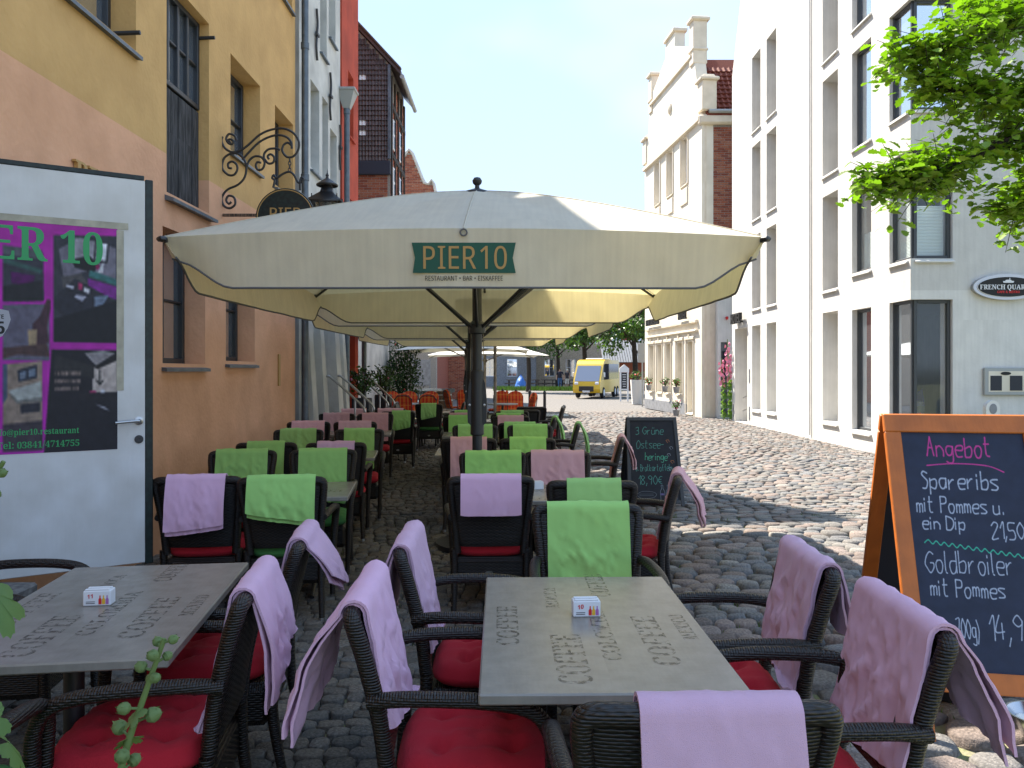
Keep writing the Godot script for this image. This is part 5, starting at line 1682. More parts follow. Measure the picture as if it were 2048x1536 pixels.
	m.tube(arc([Vector3(-0.85, -0.35, 0), Vector3(-0.5, -0.25, 0), Vector3(-0.1, -0.1, 0), Vector3(0, 0.08, 0)]), 0.018, 8)
	part(m, "bracket_arm", M.iron, t)

func stoop(x: float, d0: float, d1: float, h: float, label: String) -> void:
	var t := thing("stair", label, "stair", P(x, 0, (d0 + d1) / 2), 0.0, "stone stairs with steel handrails")
	var n := 4
	for k in n:
		var m := MB.new()
		m.cbox(Vector3(0.75 - 0.19 * k, h / n - 0.004, d1 - d0 - 0.1), 0.01, Transform3D(Basis(), Vector3((0.75 - 0.19 * k) / 2, h / n * (k + 0.5), 0)))
		part(m, "tread", M.step_stone, t)
	for s in [-1.0, 1.0]:
		var m := MB.new()
		var z: float = s * (d1 - d0) / 2
		m.tube(arc([Vector3(-0.12, h + 0.92, z), Vector3(0.1, h + 0.92, z), Vector3(0.2, h + 0.88, z), Vector3(0.62, h + 0.5, z), Vector3(0.72, h + 0.36, z), Vector3(0.66, h + 0.26, z), Vector3(0.58, h + 0.28, z)]), 0.019, 8)
		part(m, "handrail", M.steel, t)
		m = MB.new()
		m.tube([Vector3(0.56, 0, z), Vector3(0.56, h + 0.54, z)], 0.017, 8)
		part(m, "rail_post", M.steel, t)

func make_left_rest() -> void:
	# white house
	var t := thing("white_house", "narrow white plastered house with deep crooked windows and iron anchors", "house")
	var o := P(-3.1, 0, 11.35); var uu := Vector3(0, 0, -1); var nn := Vector3(1, 0, 0)
	var holes := []
	for w in [[12.0, 12.55, 4.75, 6.1], [12.75, 13.15, 4.3, 6.1], [13.3, 13.8, 4.1, 5.75], [12.6, 13.05, 6.8, 8.2], [13.2, 13.7, 7.3, 8.6], [11.65, 12.1, 1.15, 2.7], [12.5, 13.2, 0.62, 2.75]]:
		holes.append([w[0] - 11.35, w[1] - 11.35, w[2], w[3]])
	var m := MB.new()
	wall(m, o, uu, nn, 2.72, 0, 9.9, 0.4, holes)
	part(m, "front_wall", M.white_plaster, t)
	shell(t, -11.0, -3.5, 11.35, 14.07, 9.7, M.white_plaster, 1)
	gable_roof(t, -11.0, -3.05, 11.35, 14.07, 9.905, 14.0, M.roof_tile)
	for i in holes.size() - 1:
		window(t, o, uu, nn, holes[i], 0.30, 2, 2, M.window_dark, 0.05, M.zinc)
	m = MB.new()
	m.cbox(Vector3(0.06, 2.12, 0.68), 0.01, Transform3D(Basis(), P(-3.42, 1.69, 12.85)))
	var dr := part(m, "front_door", M.lilac_plaster, t)
	m = MB.new()
	m.cbox(Vector3(0.12, 0.5, 0.66), 0.01, Transform3D(Basis(), P(-3.33, 2.45, 12.85)))
	part(m, "sign_box", M.plain_grey, dr)
	for q in [[12.28, 6.9], [13.2, 6.25], [13.95, 5.6]]:
		m = MB.new()
		m.tube(arc([P(-3.07, q[1] - 0.4, q[0] + 0.02), P(-3.07, q[1] - 0.2, q[0] - 0.04), P(-3.07, q[1], q[0]), P(-3.07, q[1] + 0.2, q[0] + 0.04), P(-3.07, q[1] + 0.4, q[0] - 0.02)]), 0.02, 6)
		m.cbox(Vector3(0.04, 0.05, 0.14), 0.005, Transform3D(Basis(), P(-3.06, q[1], q[0])))
		part(m, "wall_anchor", M.iron, t)
	for q in [[11.62, 0.16], [12.32, 0.16], [13.36, 0.2], [13.9, 0.14]]:   # sloping buttress strips between the openings
		m = MB.new()
		m.hexa([P(-3.102, 0, q[0] - q[1]), P(-2.86, 0, q[0] - q[1]), P(-2.86, 0, q[0] + q[1]), P(-3.102, 0, q[0] + q[1]), P(-3.102, 3.2, q[0] - q[1] * 0.6), P(-3.06, 3.2, q[0] - q[1] * 0.6), P(-3.06, 3.2, q[0] + q[1] * 0.6), P(-3.102, 3.2, q[0] + q[1] * 0.6)])
		part(m, "buttress", M.white_plaster, t)
	stoop(-3.06, 12.42, 13.22, 0.6, "stone stair with steel handrails at the white house's lilac door")
	downpipe(-2.99, 14.13, 0.0, 12, "grey downpipe with funnel head between white and red houses", 6.35)
	# red house
	t = thing("red_house", "narrow house plastered in strong red beside the white one", "house")
	o = P(-3.1, 0, 14.2)
	holes = [[0.55, 1.05, 6.1, 7.3], [0.6, 1.1, 3.9, 4.9], [0.55, 1.2, 0.62, 2.9]]
	m = MB.new()
	wall(m, o, uu, nn, 1.52, 0, 10.0, 0.4, holes)
	part(m, "front_wall", M.red_plaster, t)
	shell(t, -11.0, -3.5, 14.2, 15.72, 9.8, M.red_plaster, 1)
	gable_roof(t, -11.0, -3.05, 14.2, 15.72, 10.005, 14.0, M.roof_tile)
	for i in 2: window(t, o, uu, nn, holes[i], 0.25, 1, 2, M.paper_white, 0.05, M.red_plaster)
	m = MB.new()
	m.cbox(Vector3(0.06, 2.26, 0.62), 0.01, Transform3D(Basis(), P(-3.40, 1.76, 15.075)))
	part(m, "front_door", mat("door_red", Color(0.22, 0.015, 0.012), 0.5), t)
	stoop(-3.06, 14.75, 15.5, 0.6, "stone stair with steel handrails at the red house's door")
	downpipe(-3.0, 15.82, 0.0, 6, "grey downpipe with funnel head past the red house", 4.6)
	# unseen house and chimney, added to cast the angular shadow on the street
	t = thing("added_shadow_house", "unseen brick house and chimney added behind the red house to cast street shadow", "house")
	m = MB.new()
	m.box(P(-12, 0, 17), P(-4.7, 13, 21.0))
	part(m, "walls", M.brick_b, t)
	m = MB.new()
	m.box(P(-6.8, 13.004, 20.5), P(-4.75, 18.3, 20.98))
	part(m, "chimney", M.brick_a, t)
	# low white house set back
	t = thing("low_white_house", "low whitewashed house set back behind the rose bush", "house")
	m = MB.new()
	o = P(-3.75, 0, 15.9)
	wall(m, o, uu, nn, 7.9, 0, 5.0, 0.35, [[1.2, 1.8, 1.4, 2.7], [3.6, 4.2, 1.4, 2.7]])
	part(m, "front_wall", M.white_plaster, t)
	for hole in [[1.2, 1.8, 1.4, 2.7], [3.6, 4.2, 1.4, 2.7]]:
		window(t, o, uu, nn, hole, 0.15, 2, 2, M.window_dark, 0.05, M.zinc)
	m = MB.new()
	m.box(P(-4.65, 0, 15.9), P(-4.11, 5.0, 23.8))
	part(m, "rear_wall", M.white_plaster, t)
	m = MB.new()
	m.hexa([P(-4.66, 5.3, 15.85), P(-3.6, 5.004, 15.85), P(-3.6, 5.004, 23.85), P(-4.66, 5.3, 23.85), P(-4.66, 5.6, 15.85), P(-3.6, 5.06, 15.85), P(-3.6, 5.06, 23.85), P(-4.66, 5.6, 23.85)])
	part(m, "roof", M.dark_tile, t)
	make_tile_house()
	make_church_gable()
	make_left_extras()

func make_tile_house() -> void:
	var t := thing("tile_hung_house", "tall brick house whose gable wall is hung with dark brown pantiles", "house")
	var d0 := 24.0; var xc := -3.75
	var m := MB.new()
	# gable wall facing the camera, the long walls and the far gable
	m.prism(PackedVector2Array([Vector2(xc - 8, 0), Vector2(xc, 0), Vector2(xc, 11.0), Vector2(xc - 4, 15.3), Vector2(xc - 8, 11.0)]), -d0 - 0.3, -d0)
	m.box(P(xc - 0.3, 0, d0 + 0.3), P(xc, 10.98, d0 + 2.7))
	m.box(P(xc - 8, 0, d0 + 0.3), P(xc - 7.7, 10.98, d0 + 2.7))
	m.prism(PackedVector2Array([Vector2(xc - 8, 0), Vector2(xc, 0), Vector2(xc, 11.0), Vector2(xc - 4, 15.3), Vector2(xc - 8, 11.0)]), -d0 - 3.0, -d0 - 2.7)
	part(m, "masonry", M.mortar, t)
	m = MB.new()
	for s in [1.0, -1.0]:
		var xe: float = xc - 4 + s * 4.35
		var q := [P(xc - 4, 15.35, d0 - 0.12), P(xe, 10.66, d0 - 0.12), P(xe, 10.66, d0 + 3.1), P(xc - 4, 15.35, d0 + 3.1)]
		for i in 4: q.append(q[i] + Vector3.UP * 0.14)
		if s < 0: q = [q[1], q[0], q[3], q[2], q[5], q[4], q[7], q[6]]
		m.hexa(q)
	part(m, "roof", M.dark_tile, t)
	# verge tiles up the slope, one by one
	rng.seed = 12
	for k in 16:
		m = MB.new()
		var f := (k + 0.5) / 16.0 * 0.42
		m.cbox(Vector3(0.19, 0.05, 0.16), 0.012, Transform3D(Basis(Vector3.BACK, -0.82), P(xc + 0.35 - 4.35 * f, 10.83 + 4.69 * f, d0 - 0.16)))
		part(m, "verge_tile", M.dark_tile, t)
	m = MB.new()
	m.tube([P(xc + 0.38, 10.62, d0 - 0.1), P(xc + 0.38, 10.62, d0 + 3.1)], 0.07, 8)
	part(m, "gutter", M.zinc_light, t)
	# pantiles
	var prof := []
	for k in 9:
		var f := k / 8.0
		prof.append(Vector2(f * 0.105 - 0.052, 0.016 * cos(f * TAU * 0.95 - 0.6)))
	var kinds := []
	for key in ["dark_tile", "glaze_tile", "clear_tile"]:
		m = MB.new()
		var rows := []
		for r in 3:
			var row := []
			for q in prof: row.append(Vector3(q.x, r * 0.095 - 0.095, q.y + 0.03 - r * 0.014))
			rows.append(row)
		m.grid(rows)
		m.grid([[Vector3(-0.052, -0.095, -0.02), Vector3(0.053, -0.095, -0.02)], [rows[0][0], rows[0][8]]])
		kinds.append(m.mesh(M[key]))
	for r in 25:
		for c in 12:
			var x := xc - 0.10 - c * 0.098; var y := 8.15 + r * 0.155
			if y > 11.0 + (xc - x) * 1.07 - 0.08: continue
			var k := 0 if rng.randf() < 0.65 else 1
			if (r in [5, 7, 16]) and c in [7, 8]: k = 2
			put(kinds[k], "roof_tile", t, Transform3D(Basis(Vector3.FORWARD, rng.randf_range(-0.03, 0.03)), P(x, y, d0 - 0.012)))
	m = MB.new()
	m.cbox(Vector3(0.09, 2.9, 0.05), 0.01, Transform3D(Basis(), P(xc - 0.02, 9.55, d0 - 0.05)))
	part(m, "verge_board", M.zinc, t)
	m = MB.new()
	m.cbox(Vector3(1.35, 0.42, 0.12), 0.02, Transform3D(Basis(), P(xc - 0.65, 7.82, d0 - 0.06)))
	part(m, "apron_board", mat("navy", Color(0.02, 0.024, 0.04), 0.6), t)
	bricks(t, P(xc - 1.3, 5.6, d0), Vector3.RIGHT, Vector3.BACK, 1.3, 2.0, 150, func(_u, _v): return true)
	# street front: brick panels between dark timbers
	bricks(t, P(xc, 5.2, d0 + 0.02), Vector3(0, 0, -1), Vector3.RIGHT, 2.95, 5.4, 140, func(u, v): return not (fmod(v, 1.5) > 0.35 and fmod(v, 1.5) < 1.3 and fmod(u, 1.25) > 0.45 and fmod(u, 1.25) < 1.0))
	for k in 4:
		m = MB.new()
		m.cbox(Vector3(0.07, 0.16, 3.0), 0.01, Transform3D(Basis(), P(xc + 0.03, 5.3 + k * 1.5, d0 + 1.5)))
		part(m, "timber", M.timber, t)
	for k in 5:
		m = MB.new()
		m.cbox(Vector3(0.066, 5.6, 0.14), 0.01, Transform3D(Basis(), P(xc + 0.028, 7.9, d0 + 0.1 + k * 0.7)))
		part(m, "timber", M.timber, t)
	for r in 3:
		for c in 2:
			m = MB.new()
			m.cbox(Vector3(0.06, 0.95, 0.52), 0.01, Transform3D(Basis(), P(xc + 0.005, 6.02 + r * 1.5, d0 + 0.73 + c * 1.25)))
			var w := part(m, "window", M.paper_white, t)
			for hh in [-0.23, 0.23]:
				m = MB.new()
				m.cbox(Vector3(0.02, 0.38, 0.42), 0.004, Transform3D(Basis(), P(xc + 0.03, 6.02 + r * 1.5 + hh, d0 + 0.73 + c * 1.25)))
				part(m, "pane", M.dark_glass, w)

func make_church_gable() -> void:
	var t := thing("brick_gable_church", "weathered red brick gable with pale coping beyond the tile hung house", "church")
	var d := 36.0
	var out := PackedVector2Array([Vector2(-7.5, 0), Vector2(-3.5, 0), Vector2(-3.5, 9.75), Vector2(-3.6, 10.2), Vector2(-3.72, 10.4), Vector2(-3.85, 10.2), Vector2(-4.05, 10.25), Vector2(-4.3, 10.9), Vector2(-4.58, 11.6), Vector2(-4.75, 11.8), Vector2(-4.92, 11.6), Vector2(-5.25, 10.9), Vector2(-5.7, 9.9), Vector2(-7.5, 6.2)])
	var m := MB.new()
	m.prism(out, -d - 0.5, -d)
	part(m, "masonry", M.mortar, t)
	rng.seed = 3
	bricks(t, P(-6.2, 7.5, d), Vector3.RIGHT, Vector3.BACK, 2.7, 4.3, 260, func(u, v): return Geometry2D.is_point_in_polygon(Vector2(-6.2 + u, 7.5 + v + 0.1), out))
	var cope := []
	for i in range(2, 14): cope.append(Vector3(out[i].x, out[i].y, -d + 0.02))
	m = MB.new()
	m.tube(cope, 0.075, 6)
	part(m, "coping", M.white_plaster, t)
	m = MB.new()
	m.prism(out, -d - 9.0, -d - 0.504)
	part(m, "nave", M.brick_b, t)

func shrub(called: String, label: String, category: String, at: Vector3, size: Vector3, leaves: int, leaf: float, tint: Color, flower := "", flowers := 0, group := "") -> Node3D:
	var t := thing(called, label, category, at, 0.0, group)
	var m := MB.new()
	for k in 6:
		var a := TAU * k / 6
		m.tube(arc([Vector3(0, 0, 0), Vector3(cos(a) * size.x * 0.15, size.y * 0.4, sin(a) * size.z * 0.15), Vector3(cos(a) * size.x * 0.34, size.y * 0.85, sin(a) * size.z * 0.34)]), 0.012, 5)
	part(m, "stem", M.bark, t)
	m = MB.new()
	var pts := []
	for k in leaves:
		var v := Vector3(rng.randfn(), rng.randfn(), rng.randfn()).normalized() * pow(rng.randf(), 0.4)
		v *= 1.0 + 0.35 * noise.get_noise_3d(v.x * 120, v.y * 120, v.z * 120)
		var p := Vector3(v.x * size.x / 2, size.y * 0.55 + v.y * size.y * 0.48, v.z * size.z / 2)
		if p.y < 0.05: continue
		var n := (v + Vector3(rng.randfn(), rng.randfn() + 0.5, rng.randfn()) * 0.7).normalized()
		var tx := n.cross(Vector3(rng.randfn(), rng.randfn(), rng.randfn())).normalized() * leaf * rng.randf_range(0.6, 1.2)
		var tz := n.cross(tx)
		m.col = tint * rng.randf_range(0.55, 1.35)
		m.quad(p - tx, p + tz * 0.45, p + tx, p - tz * 0.45)
		pts.append(p)
	part(m, "foliage", M.oak_leaf, t)
	for k in flowers:
		var p: Vector3 = pts[rng.randi() % pts.size()] * Vector3(1.1, 1.03, 1.1)
		m = MB.new()
		m.lathe([Vector2(0.0, -0.02), Vector2(0.035, 0.0), Vector2(0.04, 0.025), Vector2(0.02, 0.04), Vector2(0, 0.03)], 8, Transform3D(Basis(Vector3(0.3, 0.2, 1).normalized(), rng.randf() * 6).scaled(Vector3.ONE * leaf * 16), p))
		part(m, "blossom", M[flower], t)
	return t

func make_left_extras() -> void:
	rng.seed = 8
	shrub("rose_bush", "tall rose bush with red and pink blooms before the low white house", "bush", P(-3.25, 0, 23.3), Vector3(1.2, 2.6, 1.0), 3000, 0.055, Color(0.04, 0.085, 0.025), "flower_red", 9)
	for q in [[-2.78, 14.45, "square black planter with oleander by the white house's stair"], [-2.72, 16.5, "square black planter with roses past the red house"]]:
		var t := thing("planter", q[2], "planter", P(q[0], 0, q[1]), 0.0, "black planters")
		var m := MB.new()
		m.cbox(Vector3(0.32, 1.1, 0.32), 0.01, Transform3D(Basis(), Vector3(0, 0.55, 0)))
		part(m, "box", M.panel_dark, t)
		shrub("potted_shrub", "leafy shrub growing from the " + str(q[2]).replace("square ", ""), "plant", P(q[0], 1.1, q[1]), Vector3(0.6, 0.6, 0.6), 260, 0.05, Color(0.055, 0.11, 0.03), "flower_pink", 2, "potted shrubs")

# ---------- right side of the street ----------
func make_modern_building() -> void:
	var t := thing("modern_white_building", "modern white rendered building with deep narrow windows and corner glazing", "building")
	var uu := Vector3(0, 0, -1); var nn := Vector3(-1, 0, 0)
	var o := P(7.0, 0, 14.1)
	var rows := [[0.48, 2.9], [3.4, 5.5], [5.97, 8.1], [8.53, 10.7]]
	var rows_d := [[0.4, 2.85], [3.6, 5.5], [6.15, 8.12], [8.6, 10.6]]
	var rows_e := [[0.3, 2.86], [3.58, 5.5], [6.2, 8.15], [8.7, 10.6]]
	var holes := []
	for c in [[21.97, 22.75], [20.66, 21.45], [16.75, 17.58]]:
		for r in rows: holes.append([c[0] - 14.1, c[1] - 14.1, r[0], r[1]])
	for r in rows_d: holes.append([15.2 - 14.1, 16.06 - 14.1, r[0], r[1]])
	for r in rows_e: holes.append([-0.4, 0.37, r[0], r[1]])
	var entrance := [23.2 - 14.1, 24.5 - 14.1, 0.02, 2.9]
	holes.append(entrance)
	var m := MB.new()
	wall(m, o, uu, nn, 10.7, 0.0, 3.02, 0.5, holes, false)
	part(m, "lower_wall", M.modern_white, t)
	m = MB.new()
	wall(m, o, uu, nn, 10.7, 3.02, 10.95, 0.5, holes, false)
	part(m, "upper_wall", M.modern_grey, t)
	m = MB.new()
	m.prism(PackedVector2Array([Vector2(14.1, 10.951), Vector2(24.8, 10.951), Vector2(23.1, 14.6), Vector2(14.1, 14.6)]), 0.0, 0.5, Transform3D(Basis(Vector3(0, 0, -1), Vector3.UP, Vector3(1, 0, 0)), P(7.0, 0, 0)))
	part(m, "gable_wall", M.modern_grey, t)
	# the front towards the little square, in shade
	var fo := P(7.0, 0, 13.7); var fu := Vector3.RIGHT; var fn := Vector3.BACK
	var fholes := []
	for r in rows_e: fholes.append([-0.1, 0.74, r[0], r[1]])
	m = MB.new()
	wall(m, fo, fu, fn, 3.9, 0.0, 3.02, 0.4, fholes, false)
	var last := 0.0
	for r in rows_e + [[14.6, 14.6]]:   # the end of the front wall between the corner windows
		if r[0] > last and last < 3.02: m.quad(P(7.0, last, 14.1), P(7.0, last, 13.7), P(7.0, minf(r[0], 3.02), 13.7), P(7.0, minf(r[0], 3.02), 14.1))
		last = r[1]
	part(m, "lower_front_wall", M.modern_white, t)
	m = MB.new()
	wall(m, fo, fu, fn, 3.9, 3.02, 14.6, 0.4, fholes, false)
	last = 3.02
	for r in rows_e + [[14.6, 14.6]]:
		if r[0] > last: m.quad(P(7.0, last, 14.1), P(7.0, last, 13.7), P(7.0, r[0], 13.7), P(7.0, r[0], 14.1))
		last = maxf(last, r[1])
	part(m, "upper_front_wall", M.modern_grey, t)
	# closing walls, floors
	m = MB.new()
	var flat := Transform3D(Basis(Vector3.RIGHT, Vector3.FORWARD, Vector3.UP), Vector3.ZERO)   # outlines in x and d, pushed upwards
	m.prism(PackedVector2Array([Vector2(10.6, 14.1), Vector2(10.9, 14.1), Vector2(10.9, 20.8), Vector2(10.6, 20.8)]), 0, 14.6, flat)
	m.prism(PackedVector2Array([Vector2(10.6, 20.85), Vector2(10.9, 20.85), Vector2(7.5, 24.8), Vector2(7.5, 24.45)]), 0, 10.9, flat)
	part(m, "outer_wall", M.modern_grey, t)
	m = MB.new()
	m.prism(PackedVector2Array([Vector2(6.98, 13.68), Vector2(10.92, 13.68), Vector2(10.92, 20.8), Vector2(7.6, 23.2), Vector2(6.98, 23.2)]), 14.604, 14.85, flat)
	part(m, "roof_slab", M.modern_grey, t)
	for y in [0.06, 3.0, 5.75, 8.35, 10.9]:
		m = MB.new()
		m.prism(PackedVector2Array([Vector2(7.51, 14.12), Vector2(10.58, 14.12), Vector2(10.58, 20.8), Vector2(7.51, 24.4)]), y, y + 0.15, flat)
		part(m, "floor_slab", M.room_light, t)
	for i in 12: window(t, o, uu, nn, holes[i], 0.46, 1, 1, M.window_dark, 0.05, M.modern_white)
	for i in range(12, 16): window(t, o, uu, nn, holes[i], 0.14, 1, 1, M.window_dark, 0.06, M.modern_white, 0.42 if i == 13 else 0.0)
	for i in 4:
		var r: Array = rows_e[i]
		window(t, o, uu, nn, [-0.31, 0.37, r[0], r[1]], 0.10, 1, 1, M.window_dark, 0.05, M.modern_white if i else null, 0.55 if i == 1 else 0.0)
		window(t, fo, fu, fn, [0.09, 0.74, r[0], r[1]], 0.10, 1, 1, M.window_dark, 0.06, M.modern_white if i else null, 0.5 if i == 1 else 0.0, M.glass if i < 2 else null)
	for c in [[21.97, 22.75], [20.66, 21.45], [16.75, 17.58]]:   # fall guards in the deep openings
		for r in rows.slice(1):
			m = MB.new()
			m.cbox(Vector3(0.03, 0.85, c[1] - c[0] - 0.04), 0.008, Transform3D(Basis(), P(7.36, r[0] + 0.5, (c[0] + c[1]) / 2)))
			part(m, "fall_guard", M.window_dark, t)
	m = MB.new()
	m.box(P(7.46, 0.02, 23.2), P(7.5, 2.9, 24.5))
	part(m, "entrance_panel", M.modern_grey, t)
	for y in [0.75, 0.35]:
		m = MB.new()
		m.tube([P(7.3, y + 0.25, 23.3), P(7.2, y, 24.3)], 0.018, 8)
		part(m, "handrail", M.steel, t)
	m = MB.new()
	m.tube([P(6.97, 0.1, 18.26), P(6.97, 14.5, 18.26)], 0.02, 8)
	part(m, "conduit", M.modern_white, t)
	for q in [[22.98, 1.45], [22.98, 0.35], [24.62, 0.35]]:
		m = MB.new()
		m.cbox(Vector3(0.02, 0.4, 0.09), 0.004, Transform3D(Basis(), P(6.99, q[1], q[0])))
		part(m, "wall_light", M.plain_grey, t)
	# street letters
	var tb := Basis(Vector3(0, 0, 1), Vector3.UP, Vector3(-1, 0, 0))
	var s := thing("hotel_letters", "black standing letters HOTEL over the white building's recessed entrance", "sign", P(6.86, 3.02, 23.85), 0.0, "black hotel letter signs")
	text("HOTEL", "letters", 0.30, 0.10, M.ink, s, Transform3D(tb, Vector3(0, 0.17, 0)), "Droid Sans", true, 0.8)
	m = MB.new()
	for z in [-0.45, 0.45]: m.tube([Vector3(0, 0.1, z), Vector3(0.14, 0.1, z)], 0.01, 6)
	part(m, "standoff", M.steel, s)
	# cafe oval sign
	s = thing("oval_cafe_sign", "oval black cafe sign with chrome rim on the shaded wall", "sign", P(8.65, 3.07, 13.66))
	m = MB.new()
	var oval := func(a, b, z0, z1, mm: MB):
		var poly := PackedVector2Array()
		for k in 48: poly.append(Vector2(cos(TAU * k / 48) * a, sin(TAU * k / 48) * b))
		mm.prism(poly, z0, z1)
	oval.call(0.60, 0.225, -0.035, 0.05, m)
	part(m, "rim", M.steel, s)
	m = MB.new(); oval.call(0.535, 0.18, 0.0505, 0.06, m)
	part(m, "pale_line", M.paper_white, s)
	m = MB.new(); oval.call(0.525, 0.172, 0.0605, 0.066, m)
	part(m, "face", M.ink, s)
	text("FRENCH QUARTER", "lettering", 0.082, 0.006, M.paper_white, s, Transform3D(Basis(), Vector3(0, -0.005, 0.07)), "Droid Serif", true, 0.92)
	text("CAFE & BISTRO", "red_lettering", 0.04, 0.006, M.red_paint, s, Transform3D(Basis(), Vector3(0, -0.09, 0.07)), "Droid Sans", true)
	m = MB.new()
	m.prism(PackedVector2Array([Vector2(-0.085, 0.0), Vector2(0.085, 0.0), Vector2(0.10, 0.03), Vector2(0.05, 0.035), Vector2(0.05, 0.05), Vector2(0.03, 0.05), Vector2(0.03, 0.085), Vector2(0.018, 0.085), Vector2(0.018, 0.055), Vector2(-0.045, 0.05), Vector2(-0.055, 0.03), Vector2(-0.095, 0.03)]), 0.066, 0.072, Transform3D(Basis(), Vector3(0, 0.07, 0)))
	part(m, "steamboat_emblem", M.paper_white, s)
	# menu case
	s = thing("menu_case", "grey framed wall case with dark pictures below the oval sign", "display case", P(8.75, 1.42, 13.69))
	m = MB.new()
	m.cbox(Vector3(0.98, 0.48, 0.05), 0.008, Transform3D(Basis(), Vector3(0, 0, 0.03)))
	part(m, "case_frame", M.zinc_light, s)
	m = MB.new()
	m.quad(Vector3(-0.42, -0.18, 0.0575), Vector3(0.42, -0.18, 0.0575), Vector3(0.42, 0.18, 0.0575), Vector3(-0.42, 0.18, 0.0575))
	part(m, "backing_sheet", M.cream, s)
	for q in [[-0.29, 0.2], [0.06, 0.22]]:
		m = MB.new()
		m.cbox(Vector3(q[1], 0.26, 0.004), 0.001, Transform3D(Basis(), Vector3(q[0], -0.03, 0.061)))
		part(m, "picture", M.panel_dark, s)
	m = MB.new()
	oval.call(0.09, 0.03, 0.060, 0.063, m)
	part(m, "emblem", M.ink, s).position = Vector3(-0.12, 0.14, 0)
	# white pavement stopper
	s = thing("white_pavement_sign", "white rounded plastic pavement sign before the shaded cafe wall", "sign", P(8.05, 0, 13.1), 0.15)
	m = MB.new()
	var poly := PackedVector2Array([Vector2(-0.13, 0.0), Vector2(0.13, 0.0)])
	for k in 13: poly.append(Vector2(cos(PI * k / 12) * 0.13, 0.98 + sin(PI * k / 12) * 0.13))
	m.prism(poly, -0.04, 0.04)
	part(m, "body", M.pot_white, s)
	m = MB.new(); oval.call(0.07, 0.085, 0.041, 0.046, m)
	part(m, "emblem", M.plain_grey, s).position.y = 0.97
	m = MB.new()
	m.cbox(Vector3(0.20, 0.5, 0.006), 0.001, Transform3D(Basis(), Vector3(0, 0.52, 0.044)))
	part(m, "slate", M.panel_dark, s)
	# blue wall hanging and candle inside the corner window
	s = thing("blue_wall_hanging", "bright blue hanging seen through the cafe's corner window", "decoration", P(7.75, 0.9, 15.6))
	m = MB.new()
	m.prism(PackedVector2Array([Vector2(-0.2, 0), Vector2(0.5, 0), Vector2(0.45, 0.35), Vector2(0.15, 0.1), Vector2(0.3, 1.0), Vector2(-0.2, 1.05)]), 0, 0.02)
	part(m, "cloth", M.room_blue, s)
	s = thing("candle_glass", "red candle in tall glass inside the corner window", "candle", P(7.42, 0.62, 14.25))
	m = MB.new()
	m.lathe([Vector2(0.0, 0.0), Vector2(0.05, 0.0), Vector2(0.05, 0.22), Vector2(0.0, 0.22)], 16)
	part(m, "candle", M.red_paint, s)
	m = MB.new()
	m.lathe([Vector2(0.11, 0.0), Vector2(0.11, 0.42)], 20)
	part(m, "glass_cylinder", M.glass, s)
	m = MB.new()
	m.cbox(Vector3(0.5, 0.04, 0.5), 0.01, Transform3D(Basis(), Vector3(0.1, -0.022, 0)))
	m.tube([Vector3(0.1, -0.6, 0), Vector3(0.1, -0.03, 0)], 0.03, 8)
	tag(part(m, "window_table", M.barrel, self), "small wooden table inside the corner window under the candle", "table")
	get_child(get_child_count() - 1).position = P(7.42, 0.62, 14.25)

